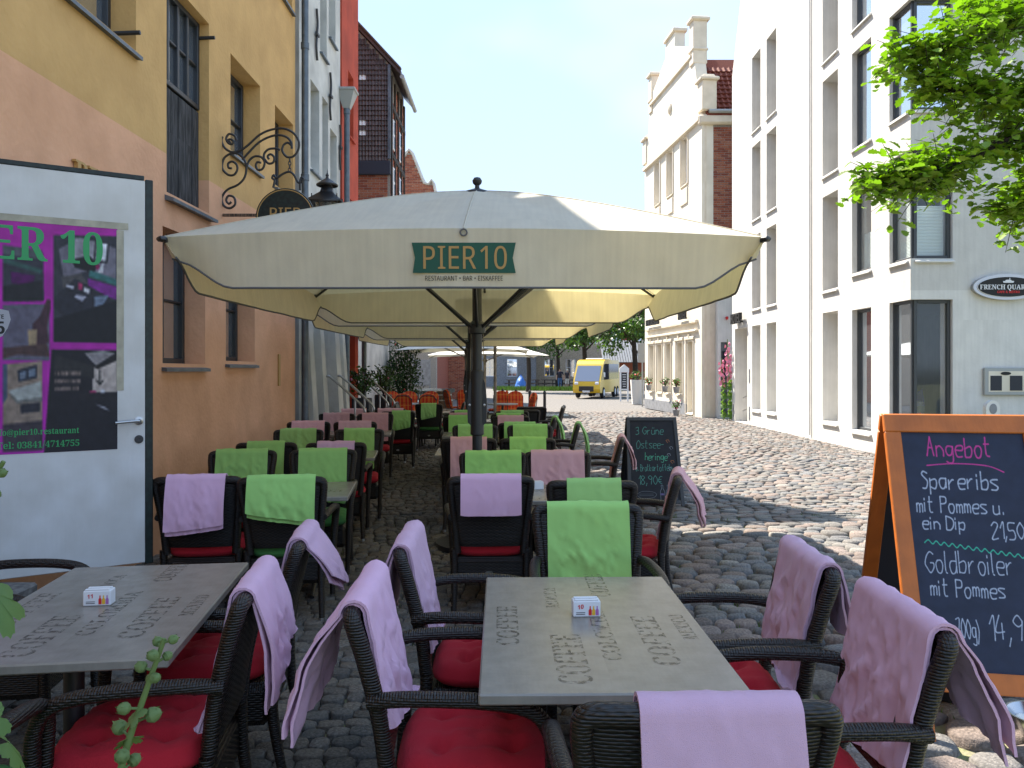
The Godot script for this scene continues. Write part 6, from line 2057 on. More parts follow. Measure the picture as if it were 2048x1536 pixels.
func make_cream_house() -> void:
	var t := thing("cream_hotel", "cream stuccoed hotel with stepped gable and brick side wall", "building")
	var uu := Vector3(-0.1066, 0, -0.9943); var nn := Vector3(-0.9943, 0, 0.1066)
	var o := P(6.4, 0, 26.3)
	var L := 6.94
	var holes := []
	for u in [1.8, 3.47, 5.1]: holes.append([u - 0.36, u + 0.36, 8.3, 10.0])
	for u in [1.8, 3.47, 5.1]: holes.append([u - 0.36, u + 0.36, 4.6, 6.6])
	for u in [1.2, 2.35, 3.7, 4.85, 5.95]: holes.append([u - 0.3, u + 0.3, 0.75 if u > 1.5 else 0.12, 2.62])
	var m := MB.new()
	wall(m, o, uu, nn, L, 0, 10.2, 0.4, holes)
	part(m, "front_wall", M.cream, t)
	for i in holes.size(): window(t, o, uu, nn, holes[i], 0.22, 2, 3, M.paper_white, 0.05, M.cream_trim)
	var b := Basis(uu, Vector3.UP, -nn)   # x along the front, z inwards
	var at := Transform3D(b, o)
	m = MB.new()
	m.prism(PackedVector2Array([Vector2(0.05, 10.202), Vector2(6.89, 10.202), Vector2(6.75, 10.9), Vector2(6.45, 11.5), Vector2(6.15, 12.5), Vector2(5.8, 12.7), Vector2(5.8, 13.0), Vector2(4.02, 13.75), Vector2(4.02, 14.3), Vector2(2.92, 14.3), Vector2(2.92, 13.75), Vector2(1.14, 13.0), Vector2(1.14, 12.7), Vector2(0.79, 12.5), Vector2(0.49, 11.5), Vector2(0.19, 10.9)]), 0.0, 0.4, at)
	part(m, "gable", M.cream, t)
	for u in [0.05, 6.89]:
		m = MB.new()
		m.cbox(Vector3(0.5, 1.0, 0.5), 0.02, at * Transform3D(Basis(), Vector3(u, 10.85, 0.2)))
		m.cbox(Vector3(0.66, 0.12, 0.66), 0.03, at * Transform3D(Basis(), Vector3(u, 11.4, 0.2)))
		m.cbox(Vector3(0.42, 0.1, 0.42), 0.03, at * Transform3D(Basis(), Vector3(u, 11.51, 0.2)))
		part(m, "corner_pier", M.cream_trim, t)
	for u in [0.92, 6.02]:
		m = MB.new()
		m.cbox(Vector3(0.44, 1.5, 0.5), 0.02, at * Transform3D(Basis(), Vector3(u, 13.0, 0.2)))
		m.cbox(Vector3(0.52, 0.1, 0.58), 0.03, at * Transform3D(Basis(), Vector3(u, 12.75, 0.2)))
		m.cbox(Vector3(0.62, 0.14, 0.68), 0.04, at * Transform3D(Basis(), Vector3(u, 13.8, 0.2)))
		part(m, "shoulder_pier", M.cream_trim, t)
	m = MB.new()
	m.cbox(Vector3(1.3, 0.14, 0.56), 0.03, at * Transform3D(Basis(), Vector3(3.47, 14.36, 0.2)))
	part(m, "top_cap", M.cream_trim, t)
	for q in [[0.35, 3.3, 3.95, 0.10], [0.35, 2.98, 3.06, 0.10], [0.0, 10.12, 10.28, 0.14], [0.9, 12.58, 12.7, 0.08]]:
		m = MB.new()
		var a: float = q[0]
		m.cbox(Vector3(L - 2 * a, q[2] - q[1] if q[2] - q[1] < 0.3 else 0.12, 0.1 + q[3]), 0.02, at * Transform3D(Basis(), Vector3(L / 2, q[1], 0.0)))
		part(m, "cornice", M.cream_trim, t)
	for h in holes:
		m = MB.new()
		for s in [-1.0, 1.0]:
			m.cbox(Vector3(0.07, h[3] - h[2] + 0.1, 0.07), 0.015, at * Transform3D(Basis(), Vector3((h[0] + h[1]) / 2 + s * 0.41, (h[2] + h[3]) / 2, 0.0)))
		m.cbox(Vector3(0.98, 0.12, 0.12), 0.02, at * Transform3D(Basis(), Vector3((h[0] + h[1]) / 2, h[3] + 0.12, 0.0)))
		m.cbox(Vector3(0.14, 0.16, 0.14), 0.03, at * Transform3D(Basis(), Vector3((h[0] + h[1]) / 2, h[3] + 0.2, 0.0)))
		part(m, "window_surround", M.cream_trim, t)
		if h[2] > 8.0:
			m = MB.new()
			m.cbox(Vector3(0.8, 0.6, 0.08), 0.03, at * Transform3D(Basis(), Vector3((h[0] + h[1]) / 2, h[2] - 0.45, 0.0)))
			part(m, "apron_panel", M.cream_trim, t)
	m = MB.new()
	m.lathe([Vector2(0, -0.05), Vector2(0.22, -0.04), Vector2(0.2, 0.05), Vector2(0.1, 0.09), Vector2(0, 0.09)], 16, Transform3D(Basis(Quaternion(Vector3.UP, nn)), o + uu * 3.47 + Vector3.UP * 11.6))
	part(m, "medallion", M.cream_trim, t)
	m = MB.new()
	m.cbox(Vector3(L - 1.6, 0.42, 0.1), 0.01, at * Transform3D(Basis(), Vector3(L / 2 + 0.75, 0.21, 0.02)))
	part(m, "plinth", M.plain_grey, t)
	# open casement on the far window
	m = MB.new()
	for q in [[0.0, 0.85, 0.04, 1.7], [0.5, 0.85, 0.04, 1.7], [0.25, 0.02, 0.5, 0.04], [0.25, 1.68, 0.5, 0.04], [0.25, 0.85, 0.5, 0.03]]:
		m.cbox(Vector3(0.04, q[3], q[2]), 0.008, Transform3D(Basis(Vector3.UP, 1.2), o + uu * 4.75 + nn * 0.02 + Vector3.UP * 8.32) * Transform3D(Basis(), Vector3(0, q[1], q[0])))
	part(m, "open_casement", M.paper_white, t)
	# side wall
	m = MB.new()
	m.box(P(6.42, 0, 26.31), P(6.56, 9.9, 26.7)); m.box(P(6.56, 0, 26.33), P(9.5, 6.3, 26.7))
	part(m, "side_pilaster", M.cream_trim, t)
	m = MB.new()
	m.box(P(6.56, 6.3, 26.36), P(9.5, 9.9, 26.7)); m.box(P(9.2, 0, 26.7), P(9.5, 9.9, 33.0))
	part(m, "side_masonry", M.mortar, t)
	rng.seed = 41
	bricks(t, P(6.57, 6.32, 26.36), Vector3.RIGHT, Vector3.BACK, 1.5, 3.5, 280, func(_u, _v): return true)
	m = MB.new()
	m.cbox(Vector3(3.3, 0.32, 0.34), 0.06, Transform3D(Basis(), P(7.95, 10.06, 26.35)))
	part(m, "side_cornice", M.cream_trim, t)
	m = MB.new()
	m.tube([P(6.6, 10.3, 26.15), P(9.6, 10.3, 26.15)], 0.07, 10)
	part(m, "gutter", M.zinc_light, t)
	# roof slope over the side wall with single tiles
	m = MB.new()
	m.hexa([P(6.55, 10.05, 26.2), P(9.6, 10.05, 26.2), P(9.6, 12.6, 28.1), P(6.55, 12.6, 28.1), P(6.55, 10.25, 26.2), P(9.6, 10.25, 26.2), P(9.6, 12.8, 28.1), P(6.55, 12.8, 28.1)])
	m.box(P(6.55, 12.4, 28.1), P(9.6, 12.7, 33.2))
	var roof := part(m, "roof", M.brick_b, t)
	m = MB.new()
	var rows := []
	for r in 3:
		var row := []
		for k in 7:
			var f := k / 6.0
			row.append(Vector3((f - 0.5) * 0.19, r * 0.16 - 0.16, 0.03 * cos(f * TAU * 0.9 - 0.5) + 0.045 - 0.02 * r))
		rows.append(row)
	m.grid(rows)
	m.grid([[Vector3(-0.095, -0.16, -0.01), Vector3(0.095, -0.16, -0.01)], [rows[0][0], rows[0][6]]])
	var tile := m.mesh(M.roof_tile)
	var slope := atan2(2.55, 1.9)
	for r in 10:
		for c in 8:
			put(tile, "roof_tile", roof, Transform3D(Basis(Vector3.RIGHT, -(PI / 2 - slope)), P(6.68 + c * 0.185, 10.36 + r * 0.262 * sin(slope), 26.25 + r * 0.262 * cos(slope))))
	# letters on the front
	var tb := Basis(-uu, Vector3.UP, nn)
	for q in [["HOTEL", 1.55, 0.26, "black standing letters HOTEL on the cream hotel's front"], ["NEW ORLEANS", 5.3, 0.24, "black standing letters of the hotel name on the cream front"]]:
		var s := thing("hotel_letters", q[3], "sign", o + uu * float(q[1]) + nn * 0.16 + Vector3.UP * 3.55, 0.0, "black hotel letter signs")
		text(q[0], "letters", q[2], 0.08, M.ink, s, Transform3D(tb, Vector3.ZERO), "Droid Sans", true, 0.75)
	# white link with grey door
	t = thing("white_link_wall", "white link building with tall grey door between hotel and modern block", "building")
	m = MB.new()
	wall(m, P(6.86, 0, 26.0), Vector3.RIGHT, Vector3.BACK, 2.6, 0, 5.4, 0.3, [[0.10, 0.34, 0.05, 2.55]])
	part(m, "wall", M.modern_white, t)
	m = MB.new()
	m.cbox(Vector3(0.24, 2.5, 0.05), 0.01, Transform3D(Basis(), P(7.08, 1.3, 26.15)))
	var dr := part(m, "door", M.zinc, t)
	m = MB.new()
	m.cbox(Vector3(0.12, 1.0, 0.02), 0.004, Transform3D(Basis(), P(7.08, 1.75, 26.11)))
	part(m, "door_pane", M.dark_glass, dr)
	m = MB.new()
	m.cbox(Vector3(0.08, 0.1, 0.08), 0.01, Transform3D(Basis(), P(7.15, 3.35, 25.95)))
	part(m, "alarm_light", M.red_paint, t)
	rng.seed = 19
	# flower pots on the window ledges
	var n := 0
	for u in [2.35, 3.7, 5.95, 1.2]:
		var p: Vector3 = o + uu * u + nn * (0.12 if u > 1.5 else 0.5) + Vector3.UP * (0.78 if u > 1.5 else 0.5)
		if u < 1.5: p.y = 0.0
		var s := thing("flower_pot", "grey flower pot at the cream hotel's ground floor windows", "pot", p, 0.0, "pots on the hotel ledges")
		m = MB.new()
		m.lathe([Vector2(0, 0), Vector2(0.09, 0), Vector2(0.13, 0.22), Vector2(0.11, 0.22), Vector2(0.0, 0.2)], 12)
		part(m, "pot", M.plain_grey, s)
		shrub("geranium", "small geranium in flower on the hotel ledges", "plant", p + Vector3.UP * 0.2, Vector3(0.4, 0.35, 0.4), 90, 0.05, Color(0.08, 0.14, 0.03), "flower_red" if n % 2 == 0 else "flower_pink", 5, "geraniums on the hotel ledges")
		n += 1
	# pink hollyhocks by the link
	for q in [[6.78, 25.0, 2.0], [6.95, 24.9, 2.6], [7.05, 25.1, 2.2]]:
		var s := thing("pink_hollyhock", "tall pink flowering hollyhock against the white link wall", "plant", P(q[0], 0, q[1]), 0.0, "pink hollyhocks by the link wall")
		m = MB.new()
		m.tube([Vector3.ZERO, Vector3(-0.08, q[2], 0.03)], 0.012, 6)
		part(m, "stem", M.stem_green, s)
		for k in 14:
			m = MB.new()
			var y: float = q[2] * (0.55 + 0.42 * k / 14.0)
			var a := k * 2.4
			m.lathe([Vector2(0, 0), Vector2(0.035, 0.01), Vector2(0.065, 0.04), Vector2(0.02, 0.02)], 7, Transform3D(Basis(Quaternion(Vector3.UP, Vector3(cos(a), 0.2, sin(a)).normalized())), Vector3(-0.08 * y / q[2], y, 0) + Vector3(cos(a), 0, sin(a)) * 0.04))
			part(m, "blossom", M.flower_pink, s)
		for k in 12:
			m = MB.new()
			var a := k * 2.1
			leaf_blade(m, Transform3D(Basis(Vector3.UP, a) * Basis(Vector3.RIGHT, 0.6), Vector3(0, 0.2 + k * 0.1, 0)), 0.11, 5)
			part(m, "leaf", M.leaf_green, s)

# ---------- the far square ----------
func tree(x: float, d: float, h: float, r: float, leaves: int, label: String, base := 0.32) -> void:
	var t := thing("street_tree", label, "tree", P(x, 0, d), 0.0, "street trees on the far square")
	var m := MB.new()
	m.tube(arc([Vector3.ZERO, Vector3(0.06, h * 0.2, 0.03), Vector3(-0.03, h * 0.45, 0), Vector3(0.05, h * 0.8, 0)]), [0.2, 0.19, 0.185, 0.18, 0.175, 0.17, 0.165, 0.16, 0.15, 0.14, 0.12, 0.10, 0.09, 0.07, 0.05, 0.03], 10)
	part(m, "trunk", M.bark, t)
	for k in 7:
		m = MB.new()
		var a := k * 2.4
		var y := h * (base + 0.05 * k)
		m.tube(arc([Vector3(0, y, 0), Vector3(cos(a) * r * 0.4, y + h * 0.14, sin(a) * r * 0.4), Vector3(cos(a) * r * 0.8, y + h * 0.2, sin(a) * r * 0.8)]), [0.07, 0.065, 0.06, 0.055, 0.05, 0.045, 0.04, 0.035, 0.03, 0.02, 0.012], 6)
		part(m, "limb", M.bark, t)
	m = MB.new()
	for c in 26:
		var v := Vector3(rng.randfn(), rng.randfn(), rng.randfn()).normalized() * pow(rng.randf(), 0.45)
		var cc := Vector3(v.x * r, h * (base + (1 - base) * 0.5) + v.y * h * (1 - base) * 0.45, v.z * r)
		var cr := r * rng.randf_range(0.26, 0.42)
		for k in leaves / 26:
			var w := Vector3(rng.randfn(), rng.randfn(), rng.randfn()).normalized() * pow(rng.randf(), 0.35) * cr
			w.y *= 0.75
			var p := cc + w
			var n := (w.normalized() + Vector3(rng.randfn(), rng.randfn() + 0.8, rng.randfn()) * 0.6).normalized()
			var tx := n.cross(Vector3(rng.randfn(), rng.randfn(), rng.randfn())).normalized() * rng.randf_range(0.09, 0.16)
			var tz := n.cross(tx)
			m.col = Color(0.075, 0.135, 0.028) * rng.randf_range(0.6, 1.4)
			m.quad(p - tx, p + tz * 0.6, p + tx, p - tz * 0.6)
	part(m, "crown", M.oak_leaf, t)

func make_bus() -> void:
	var t := thing("yellow_minibus", "yellow minibus with big windscreen parked on the far cobbles", "bus", P(5.08, 0, 46.5), -0.36)
	t.scale = Vector3(0.86, 1.0, 0.92)
	var side := PackedVector2Array([Vector2(2.6, 0.32), Vector2(2.72, 0.55), Vector2(2.62, 0.95), Vector2(1.85, 1.95), Vector2(1.6, 2.15), Vector2(1.2, 2.22), Vector2(-2.4, 2.22), Vector2(-2.6, 2.05), Vector2(-2.65, 0.32)])
	var xf := Transform3D(Basis(Vector3(0, 0, 1), Vector3.UP, Vector3(-1, 0, 0)), Vector3.ZERO)
	var m := MB.new()
	m.prism(side, -0.92, 0.92, xf)
	part(m, "body", M.bus_yellow, t)
	m = MB.new()
	m.hexa([Vector3(-0.83, 0.98, 2.615), Vector3(0.83, 0.98, 2.615), Vector3(0.83, 0.98, 2.5), Vector3(-0.83, 0.98, 2.5), Vector3(-0.80, 1.86, 1.945), Vector3(0.80, 1.86, 1.945), Vector3(0.80, 1.86, 1.8), Vector3(-0.80, 1.86, 1.8)])
	part(m, "windscreen", M.screen_glass, t)
	for s in [-1.0, 1.0]:
		m = MB.new()
		m.prism(PackedVector2Array([Vector2(2.3, 1.05), Vector2(1.75, 1.85), Vector2(1.5, 1.98), Vector2(-2.35, 1.98), Vector2(-2.35, 1.1)]), 0.0, 0.012, Transform3D(Basis(Vector3(0, 0, 1), Vector3.UP, Vector3(-1, 0, 0)), Vector3(s * 0.926 + (0.0 if s < 0 else 0.006), 0, 0)))
		part(m, "side_window", M.dark_glass, t)
		for z in [1.75, -1.3, -2.05]:
			m = MB.new()
			m.lathe([Vector2(0, -0.11), Vector2(0.3, -0.11), Vector2(0.33, -0.07), Vector2(0.33, 0.07), Vector2(0.3, 0.11), Vector2(0, 0.11)], 20, Transform3D(Basis(Vector3.BACK, PI / 2), Vector3(s * 0.84, 0.33, z)))
			var w := part(m, "wheel", M.tyre, t)
			m = MB.new()
			m.lathe([Vector2(0, 0), Vector2(0.18, 0), Vector2(0.19, 0.012), Vector2(0.0, 0.02)], 16, Transform3D(Basis(Vector3.BACK, -s * PI / 2), Vector3(s * 0.952, 0.33, z)))
			part(m, "rim", M.bus_white, w)
		m = MB.new()
		m.cbox(Vector3(0.26, 0.16, 0.1), 0.03, Transform3D(Basis(Vector3.RIGHT, -0.3), Vector3(s * 0.7, 0.86, 2.63)))
		part(m, "headlight", M.paper_white, t)
		m = MB.new()
		m.cbox(Vector3(0.12, 0.28, 0.1), 0.03, Transform3D(Basis(), Vector3(s * 1.06, 1.35, 2.1)))
		part(m, "wing_mirror", M.bus_white, t)
	m = MB.new()
	m.cbox(Vector3(1.0, 0.3, 0.06), 0.02, Transform3D(Basis(), Vector3(0, 0.55, 2.70)))
	part(m, "grille", M.iron, t)
	m = MB.new()
	m.cbox(Vector3(0.5, 0.11, 0.02), 0.004, Transform3D(Basis(), Vector3(0, 0.4, 2.74)))
	part(m, "number_plate", M.paper_white, t)
	m = MB.new()
	m.cbox(Vector3(1.3, 0.10, 1.6), 0.04, Transform3D(Basis(), Vector3(0, 2.27, -0.2)))
	part(m, "roof_unit", M.bus_white, t)

# people: one surface round a skeleton of tapered capsules
func person(bones: Array, paint: Callable, called: String, label: String, where: Vector3, turn: float) -> void:
	var cell := 0.026
	var lo := Vector3.ONE * 9; var hi := -Vector3.ONE * 9
	for b in bones:
		for p in [b[0], b[1]]:
			lo = lo.min(p - Vector3.ONE * 0.2); hi = hi.max(p + Vector3.ONE * 0.2)
	var n := Vector3i(((hi - lo) / cell).ceil())
	var f := PackedFloat32Array(); f.resize(n.x * n.y * n.z); f.fill(1.0)
	for b in bones:
		var a: Vector3 = b[0]; var ab: Vector3 = b[1] - b[0]
		var l2 := maxf(ab.length_squared(), 1e-6)
		var reach := maxf(b[2], b[3]) + 0.09
		var i0 := Vector3i(((b[0] as Vector3).min(b[1]) - Vector3.ONE * reach - lo) / cell).clamp(Vector3i.ZERO, n - Vector3i.ONE); var i1 := Vector3i(((b[0] as Vector3).max(b[1]) + Vector3.ONE * reach - lo) / cell).clamp(Vector3i.ZERO, n - Vector3i.ONE)
		for x in range(i0.x, i1.x + 1):
			for y in range(i0.y, i1.y + 1):
				for z in range(i0.z, i1.z + 1):
					var p := lo + Vector3(x, y, z) * cell - a
					var h := clampf(p.dot(ab) / l2, 0, 1)
					var dd: float = (p - ab * h).length() - lerpf(b[2], b[3], h)
					var i := (x * n.y + y) * n.z + z
					var k := 0.03
					var q := clampf(0.5 + 0.5 * (f[i] - dd) / k, 0, 1)
					f[i] = lerpf(f[i], dd, q) - k * q * (1 - q)
	var mb := MB.new()
	var id := {}
	for x in n.x - 1:
		for y in n.y - 1:
			for z in n.z - 1:
				var s := 0; var acc := Vector3.ZERO; var cnt := 0
				var vals := []
				for c in 8:
					var v := f[((x + (c & 1)) * n.y + y + ((c >> 1) & 1)) * n.z + z + (c >> 2)]
					vals.append(v)
					if v < 0: s += 1
				if s == 0 or s == 8: continue
				for e in [[0, 1], [2, 3], [4, 5], [6, 7], [0, 2], [1, 3], [4, 6], [5, 7], [0, 4], [1, 5], [2, 6], [3, 7]]:
					var va: float = vals[e[0]]; var vb: float = vals[e[1]]
					if (va < 0) != (vb < 0):
						var tt := va / (va - vb)
						acc += Vector3(e[0] & 1, (e[0] >> 1) & 1, e[0] >> 2).lerp(Vector3(e[1] & 1, (e[1] >> 1) & 1, e[1] >> 2), tt)
						cnt += 1
				var p := lo + (Vector3(x, y, z) + acc / cnt) * cell
				var g := Vector3(vals[1] + vals[3] + vals[5] + vals[7] - vals[0] - vals[2] - vals[4] - vals[6], vals[2] + vals[3] + vals[6] + vals[7] - vals[0] - vals[1] - vals[4] - vals[5], vals[4] + vals[5] + vals[6] + vals[7] - vals[0] - vals[1] - vals[2] - vals[3]).normalized()
				mb.col = paint.call(p)
				id[Vector3i(x, y, z)] = mb.vert(p, g)
	for c in id:
		for ax in 3:
			var d := Vector3i.ZERO; d[ax] = 1
			var i: int = (c.x * n.y + c.y) * n.z + c.z
			var j: int = ((c.x + d.x) * n.y + c.y + d.y) * n.z + c.z + d.z
			if (f[i] < 0) == (f[j] < 0): continue
			var u := Vector3i.ZERO; u[(ax + 1) % 3] = 1
			var w := Vector3i.ZERO; w[(ax + 2) % 3] = 1
			if not (id.has(c - u) and id.has(c - w) and id.has(c - u - w)): continue
			var q := [id[c], id[c - u], id[c - u - w], id[c - w]]
			if f[i] > 0: q.reverse()
			mb.face(q[0], q[1], q[2]); mb.face(q[0], q[2], q[3])
	var o := part(mb, called, mat("person_paint", Color(1, 1, 1), 0.85, {"vc": true}), self)
	o.position = where
	o.rotation.y = turn
	tag(o, label, "person", "couple walking on the far cobbles")

func walker(h: float, w: float, hair: Array) -> Array:
	var k := h / 1.75
	var V := func(x, y, z): return Vector3(x, y, z) * k
	var b := [[V.call(0, 0.98, 0), V.call(0, 1.18, 0), 0.13 * w, 0.125 * w], [V.call(0, 1.18, 0), V.call(0, 1.38, 0.01), 0.125 * w, 0.13 * w], [V.call(-0.14 * w, 1.42, 0), V.call(0.14 * w, 1.42, 0), 0.07, 0.07], [V.call(0, 1.42, 0), V.call(0, 1.54, 0.02), 0.055, 0.05], [V.call(0, 1.58, 0.03), V.call(0, 1.66, 0.015), 0.075, 0.09],
		[V.call(0, 1.59, 0.115), V.call(0, 1.62, 0.10), 0.014, 0.012],
		[V.call(-0.19 * w, 1.42, 0), V.call(-0.25 * w, 1.15, -0.03), 0.055, 0.045], [V.call(-0.25 * w, 1.15, -0.03), V.call(-0.24 * w, 0.9, 0.08), 0.042, 0.03], [V.call(-0.24 * w, 0.9, 0.08), V.call(-0.235 * w, 0.80, 0.11), 0.036, 0.028],
		[V.call(0.19 * w, 1.42, 0), V.call(0.25 * w, 1.15, 0.0), 0.055, 0.045], [V.call(0.25 * w, 1.15, 0.0), V.call(0.25 * w, 0.9, 0.06), 0.042, 0.03], [V.call(0.25 * w, 0.9, 0.06), V.call(0.25 * w, 0.80, 0.09), 0.036, 0.028],
		[V.call(-0.09, 0.93, 0), V.call(-0.10, 0.50, 0.10), 0.092 * w, 0.06], [V.call(-0.10, 0.50, 0.10), V.call(-0.10, 0.09, 0.06), 0.058, 0.04], [V.call(-0.10, 0.05, 0.03), V.call(-0.10, 0.035, 0.22), 0.042, 0.032],
		[V.call(0.09, 0.93, 0), V.call(0.10, 0.50, 0.02), 0.092 * w, 0.06], [V.call(0.10, 0.50, 0.02), V.call(0.10, 0.10, -0.16), 0.058, 0.04], [V.call(0.10, 0.06, -0.19), V.call(0.10, 0.035, -0.02), 0.042, 0.032]]
	return b + hair

func make_square() -> void:
	rng.seed = 64
	make_bus()
	person(walker(1.75, 1.12, []), func(p):
		if p.y > 1.50: return Color(0.09, 0.06, 0.04) if p.y > 1.66 or p.z < -0.02 else Color(0.42, 0.25, 0.18)
		if p.y > 0.95 and (absf(p.x) < 0.2 or p.y > 1.22): return Color(0.012, 0.014, 0.03)
		if absf(p.x) > 0.2 and p.y > 0.72: return Color(0.42, 0.25, 0.18)
		if p.y < 0.09: return Color(0.02, 0.02, 0.02)
		return Color(0.05, 0.11, 0.24), "person", "person in navy shirt and blue jeans walking beside a companion", P(4.0, 0, 65.0), -0.2)
	person(walker(1.66, 0.98, [[Vector3(0, 1.50, -0.04), Vector3(0, 1.60, -0.02), 0.08, 0.095]]), func(p):
		if p.y > 1.42: return Color(0.55, 0.48, 0.36) if p.y > 1.58 or p.z < 0.02 else Color(0.45, 0.28, 0.2)
		if p.y > 0.9 and absf(p.x) < 0.19: return Color(0.05, 0.04, 0.05)
		if absf(p.x) > 0.18 and p.y > 0.68: return Color(0.45, 0.28, 0.2)
		if p.y < 0.45: return Color(0.45, 0.28, 0.2)
		return Color(0.62, 0.6, 0.56), "person", "person with fair hair and pale shorts walking beside a companion", P(4.62, 0, 65.3), -0.25)
	tree(1.2, 58.0, 8.5, 3.0, 6200, "street tree with bare lower trunk next to the white parasol edge")
	tree(4.1, 70.0, 9.0, 3.6, 6200, "street tree behind the walking couple")
	tree(5.0, 54.0, 9.0, 3.4, 7000, "street tree with thick trunk just past the couple")
	tree(7.6, 48.5, 8.5, 3.2, 7000, "street tree behind the yellow minibus", 0.3)
	tree(10.5, 58.0, 9.5, 3.8, 6000, "street tree over the tiled outbuilding")
	# buildings behind the square
	for q in [[-5.5, 2.3, 74.0, 8.0, "plain_grey", "grey rendered building closing the far square"], [2.35, 9.4, 76.0, 9.0, "plain_beige", "beige rendered building behind the street trees"], [9.45, 16.0, 80.0, 7.5, "brick_b", "dark red brick building beyond the minibus"]]:
		var t := thing("distant_building", q[5], "building", P(q[0], 0, q[2]), 0.0, "buildings behind the far square")
		var hs := []
		var w: float = q[1] - q[0]
		var x := 0.8
		while x + 1.0 < w:
			hs.append([x, x + 1.0, 1.0, 2.7]); hs.append([x, x + 1.0, 4.2, 5.8])
			x += 2.1
		var m := MB.new()
		wall(m, P(q[0], 0, q[2]), Vector3.RIGHT, Vector3.BACK, w, 0, q[3], 0.3, hs)
		part(m, "front_wall", M[q[4]], t).position = -t.position
		m = MB.new()
		m.box(P(q[0], 0, q[2] + 6.0), P(q[1], q[3], q[2] + 6.3)); m.box(P(q[0], q[3] + 0.004, q[2] - 0.2), P(q[1], q[3] + 0.3, q[2] + 6.3))
		part(m, "rear_wall_and_roof", M[q[4]], t).position = -t.position
		for h in hs:
			window(t, P(q[0], 0, q[2]), Vector3.RIGHT, Vector3.BACK, h, 0.12, 2, 2, M.paper_white, 0.06).position = -t.position
	# brick outbuilding with pantile roof
	var t := thing("tiled_outbuilding", "low red brick outbuilding with grey pantile roof behind the minibus", "building", P(7.5, 0, 63.0))
	var m := MB.new()
	m.box(Vector3(0, 0, -5), Vector3(6, 2.3, 0))
	part(m, "walls", M.brick_a, t)
	var rows := 9
	for r in rows:
		m = MB.new()
		for c in 30:
			m.cbox(Vector3(0.18, 0.05, 0.42), 0.02, Transform3D(Basis(Vector3.RIGHT, 0.62), Vector3(-0.1 + c * 0.21, 2.35 + r * 0.2, 0.25 - r * 0.28)))
		part(m, "tile_course", M.plain_grey, t).set_meta("kind", "stuff")
	m = MB.new()
	m.hexa([Vector3(-0.2, 2.305, 0.2), Vector3(6.2, 2.305, 0.2), Vector3(6.2, 4.0, -2.5), Vector3(-0.2, 4.0, -2.5), Vector3(-0.2, 2.33, 0.2), Vector3(6.2, 2.33, 0.2), Vector3(6.2, 4.03, -2.5), Vector3(-0.2, 4.03, -2.5)])
	part(m, "roof_deck", M.dark_tile, t)
	# beer tables
	for k in 9:
		var s := thing("picnic_table", "dark slatted picnic table on the square behind the walking couple", "table", P(0.2 + (k % 5) * 1.55, 0, 67.5 + (k / 5) * 2.5), 0.1 * k, "picnic tables on the far square")
		for j in 5:
			m = MB.new()
			m.cbox(Vector3(1.3, 0.035, 0.13), 0.005, Transform3D(Basis(), Vector3(0, 0.74, -0.3 + j * 0.15)))
			part(m, "slat", M.timber, s)
		for z in [-0.65, 0.65]:
			m = MB.new()
			m.cbox(Vector3(1.3, 0.035, 0.26), 0.005, Transform3D(Basis(), Vector3(0, 0.44, z)))
			part(m, "bench", M.timber, s)
		for x in [-0.5, 0.5]:
			m = MB.new()
			m.cbox(Vector3(0.06, 0.72, 0.06), 0.005, Transform3D(Basis(), Vector3(x, 0.36, 0)))
			m.cbox(Vector3(0.06, 0.05, 1.4), 0.005, Transform3D(Basis(), Vector3(x, 0.39, 0)))
			part(m, "trestle", M.timber, s)
	# kerb planting along the square
	var gr := MB.new()
	for k in 5200:
		var x := rng.randf_range(-1.5, 8.5)
		var d := 63.0 + rng.randfn() * 0.5 - x * 0.25
		var o := P(x, -0.02, d)
		var h := rng.randf_range(0.1, 0.42)
		gr.col = Color(0.10, 0.16, 0.035) * rng.randf_range(0.5, 1.5)
		gr.tri(o - Vector3(0.03, 0, 0), o + Vector3(0.03, 0, 0.01), o + Vector3(rng.randf_range(-0.1, 0.1), h, rng.randf_range(-0.1, 0.1)))
	tag(part(gr, "verge_grass", M.grass, self), "strip of long grass edging the far square", "grass", "", "stuff")
	# blue tarpaulin and cross-fence
	t = thing("blue_tarpaulin", "crumpled blue tarpaulin heaped beside the white parasol on the square", "tarpaulin", P(0.75, 0, 66.0))
	m = MB.new()
	var rws := []
	for r in 9:
		var row := []
		for c in 17:
			var a := -TAU * (c % 16) / 16
			var rr := [1.0, 0.98, 0.9, 0.82, 0.7, 0.55, 0.4, 0.2, 0.0][r] as float
			rr *= 1.0 + 0.18 * noise.get_noise_2d(c % 16 * 60.0, r * 40.0)
			row.append(Vector3(cos(a) * rr * 0.55, r / 8.0 * 1.25 + 0.1 * noise.get_noise_2d(r * 70.0, c % 16 * 50.0), sin(a) * rr * 0.8))
		rws.append(row)
	m.grid(rws, false, true)
	part(m, "cloth", M.blue_cover, t)
	for k in 4:
		var s := thing("bollard", "short black bollard on the cobbles beyond the tartan seats", "bollard", P(-0.32 + k * 0.45, 0, 27.0 - k * 0.8), 0.0, "bollards beyond the tartan seats")
		m = MB.new()
		m.lathe([Vector2(0, 0), Vector2(0.05, 0), Vector2(0.045, 0.85), Vector2(0.055, 0.87), Vector2(0.055, 0.9), Vector2(0.03, 0.96), Vector2(0, 0.97)], 12)
		part(m, "post", M.iron, s)
	# brick house end and half-timbered entrance beyond the tartan seats
	t = thing("brick_annex", "old brick annex with pale corner and panelled entrance behind the barrel", "building", P(-4.15, 0, 43.0))
	m = MB.new()
	m.box(Vector3(0, 0, -4), Vector3(1.95, 3.6, -0.02)); m.box(Vector3(-2.2, 0, -4), Vector3(-0.002, 3.4, -0.3))
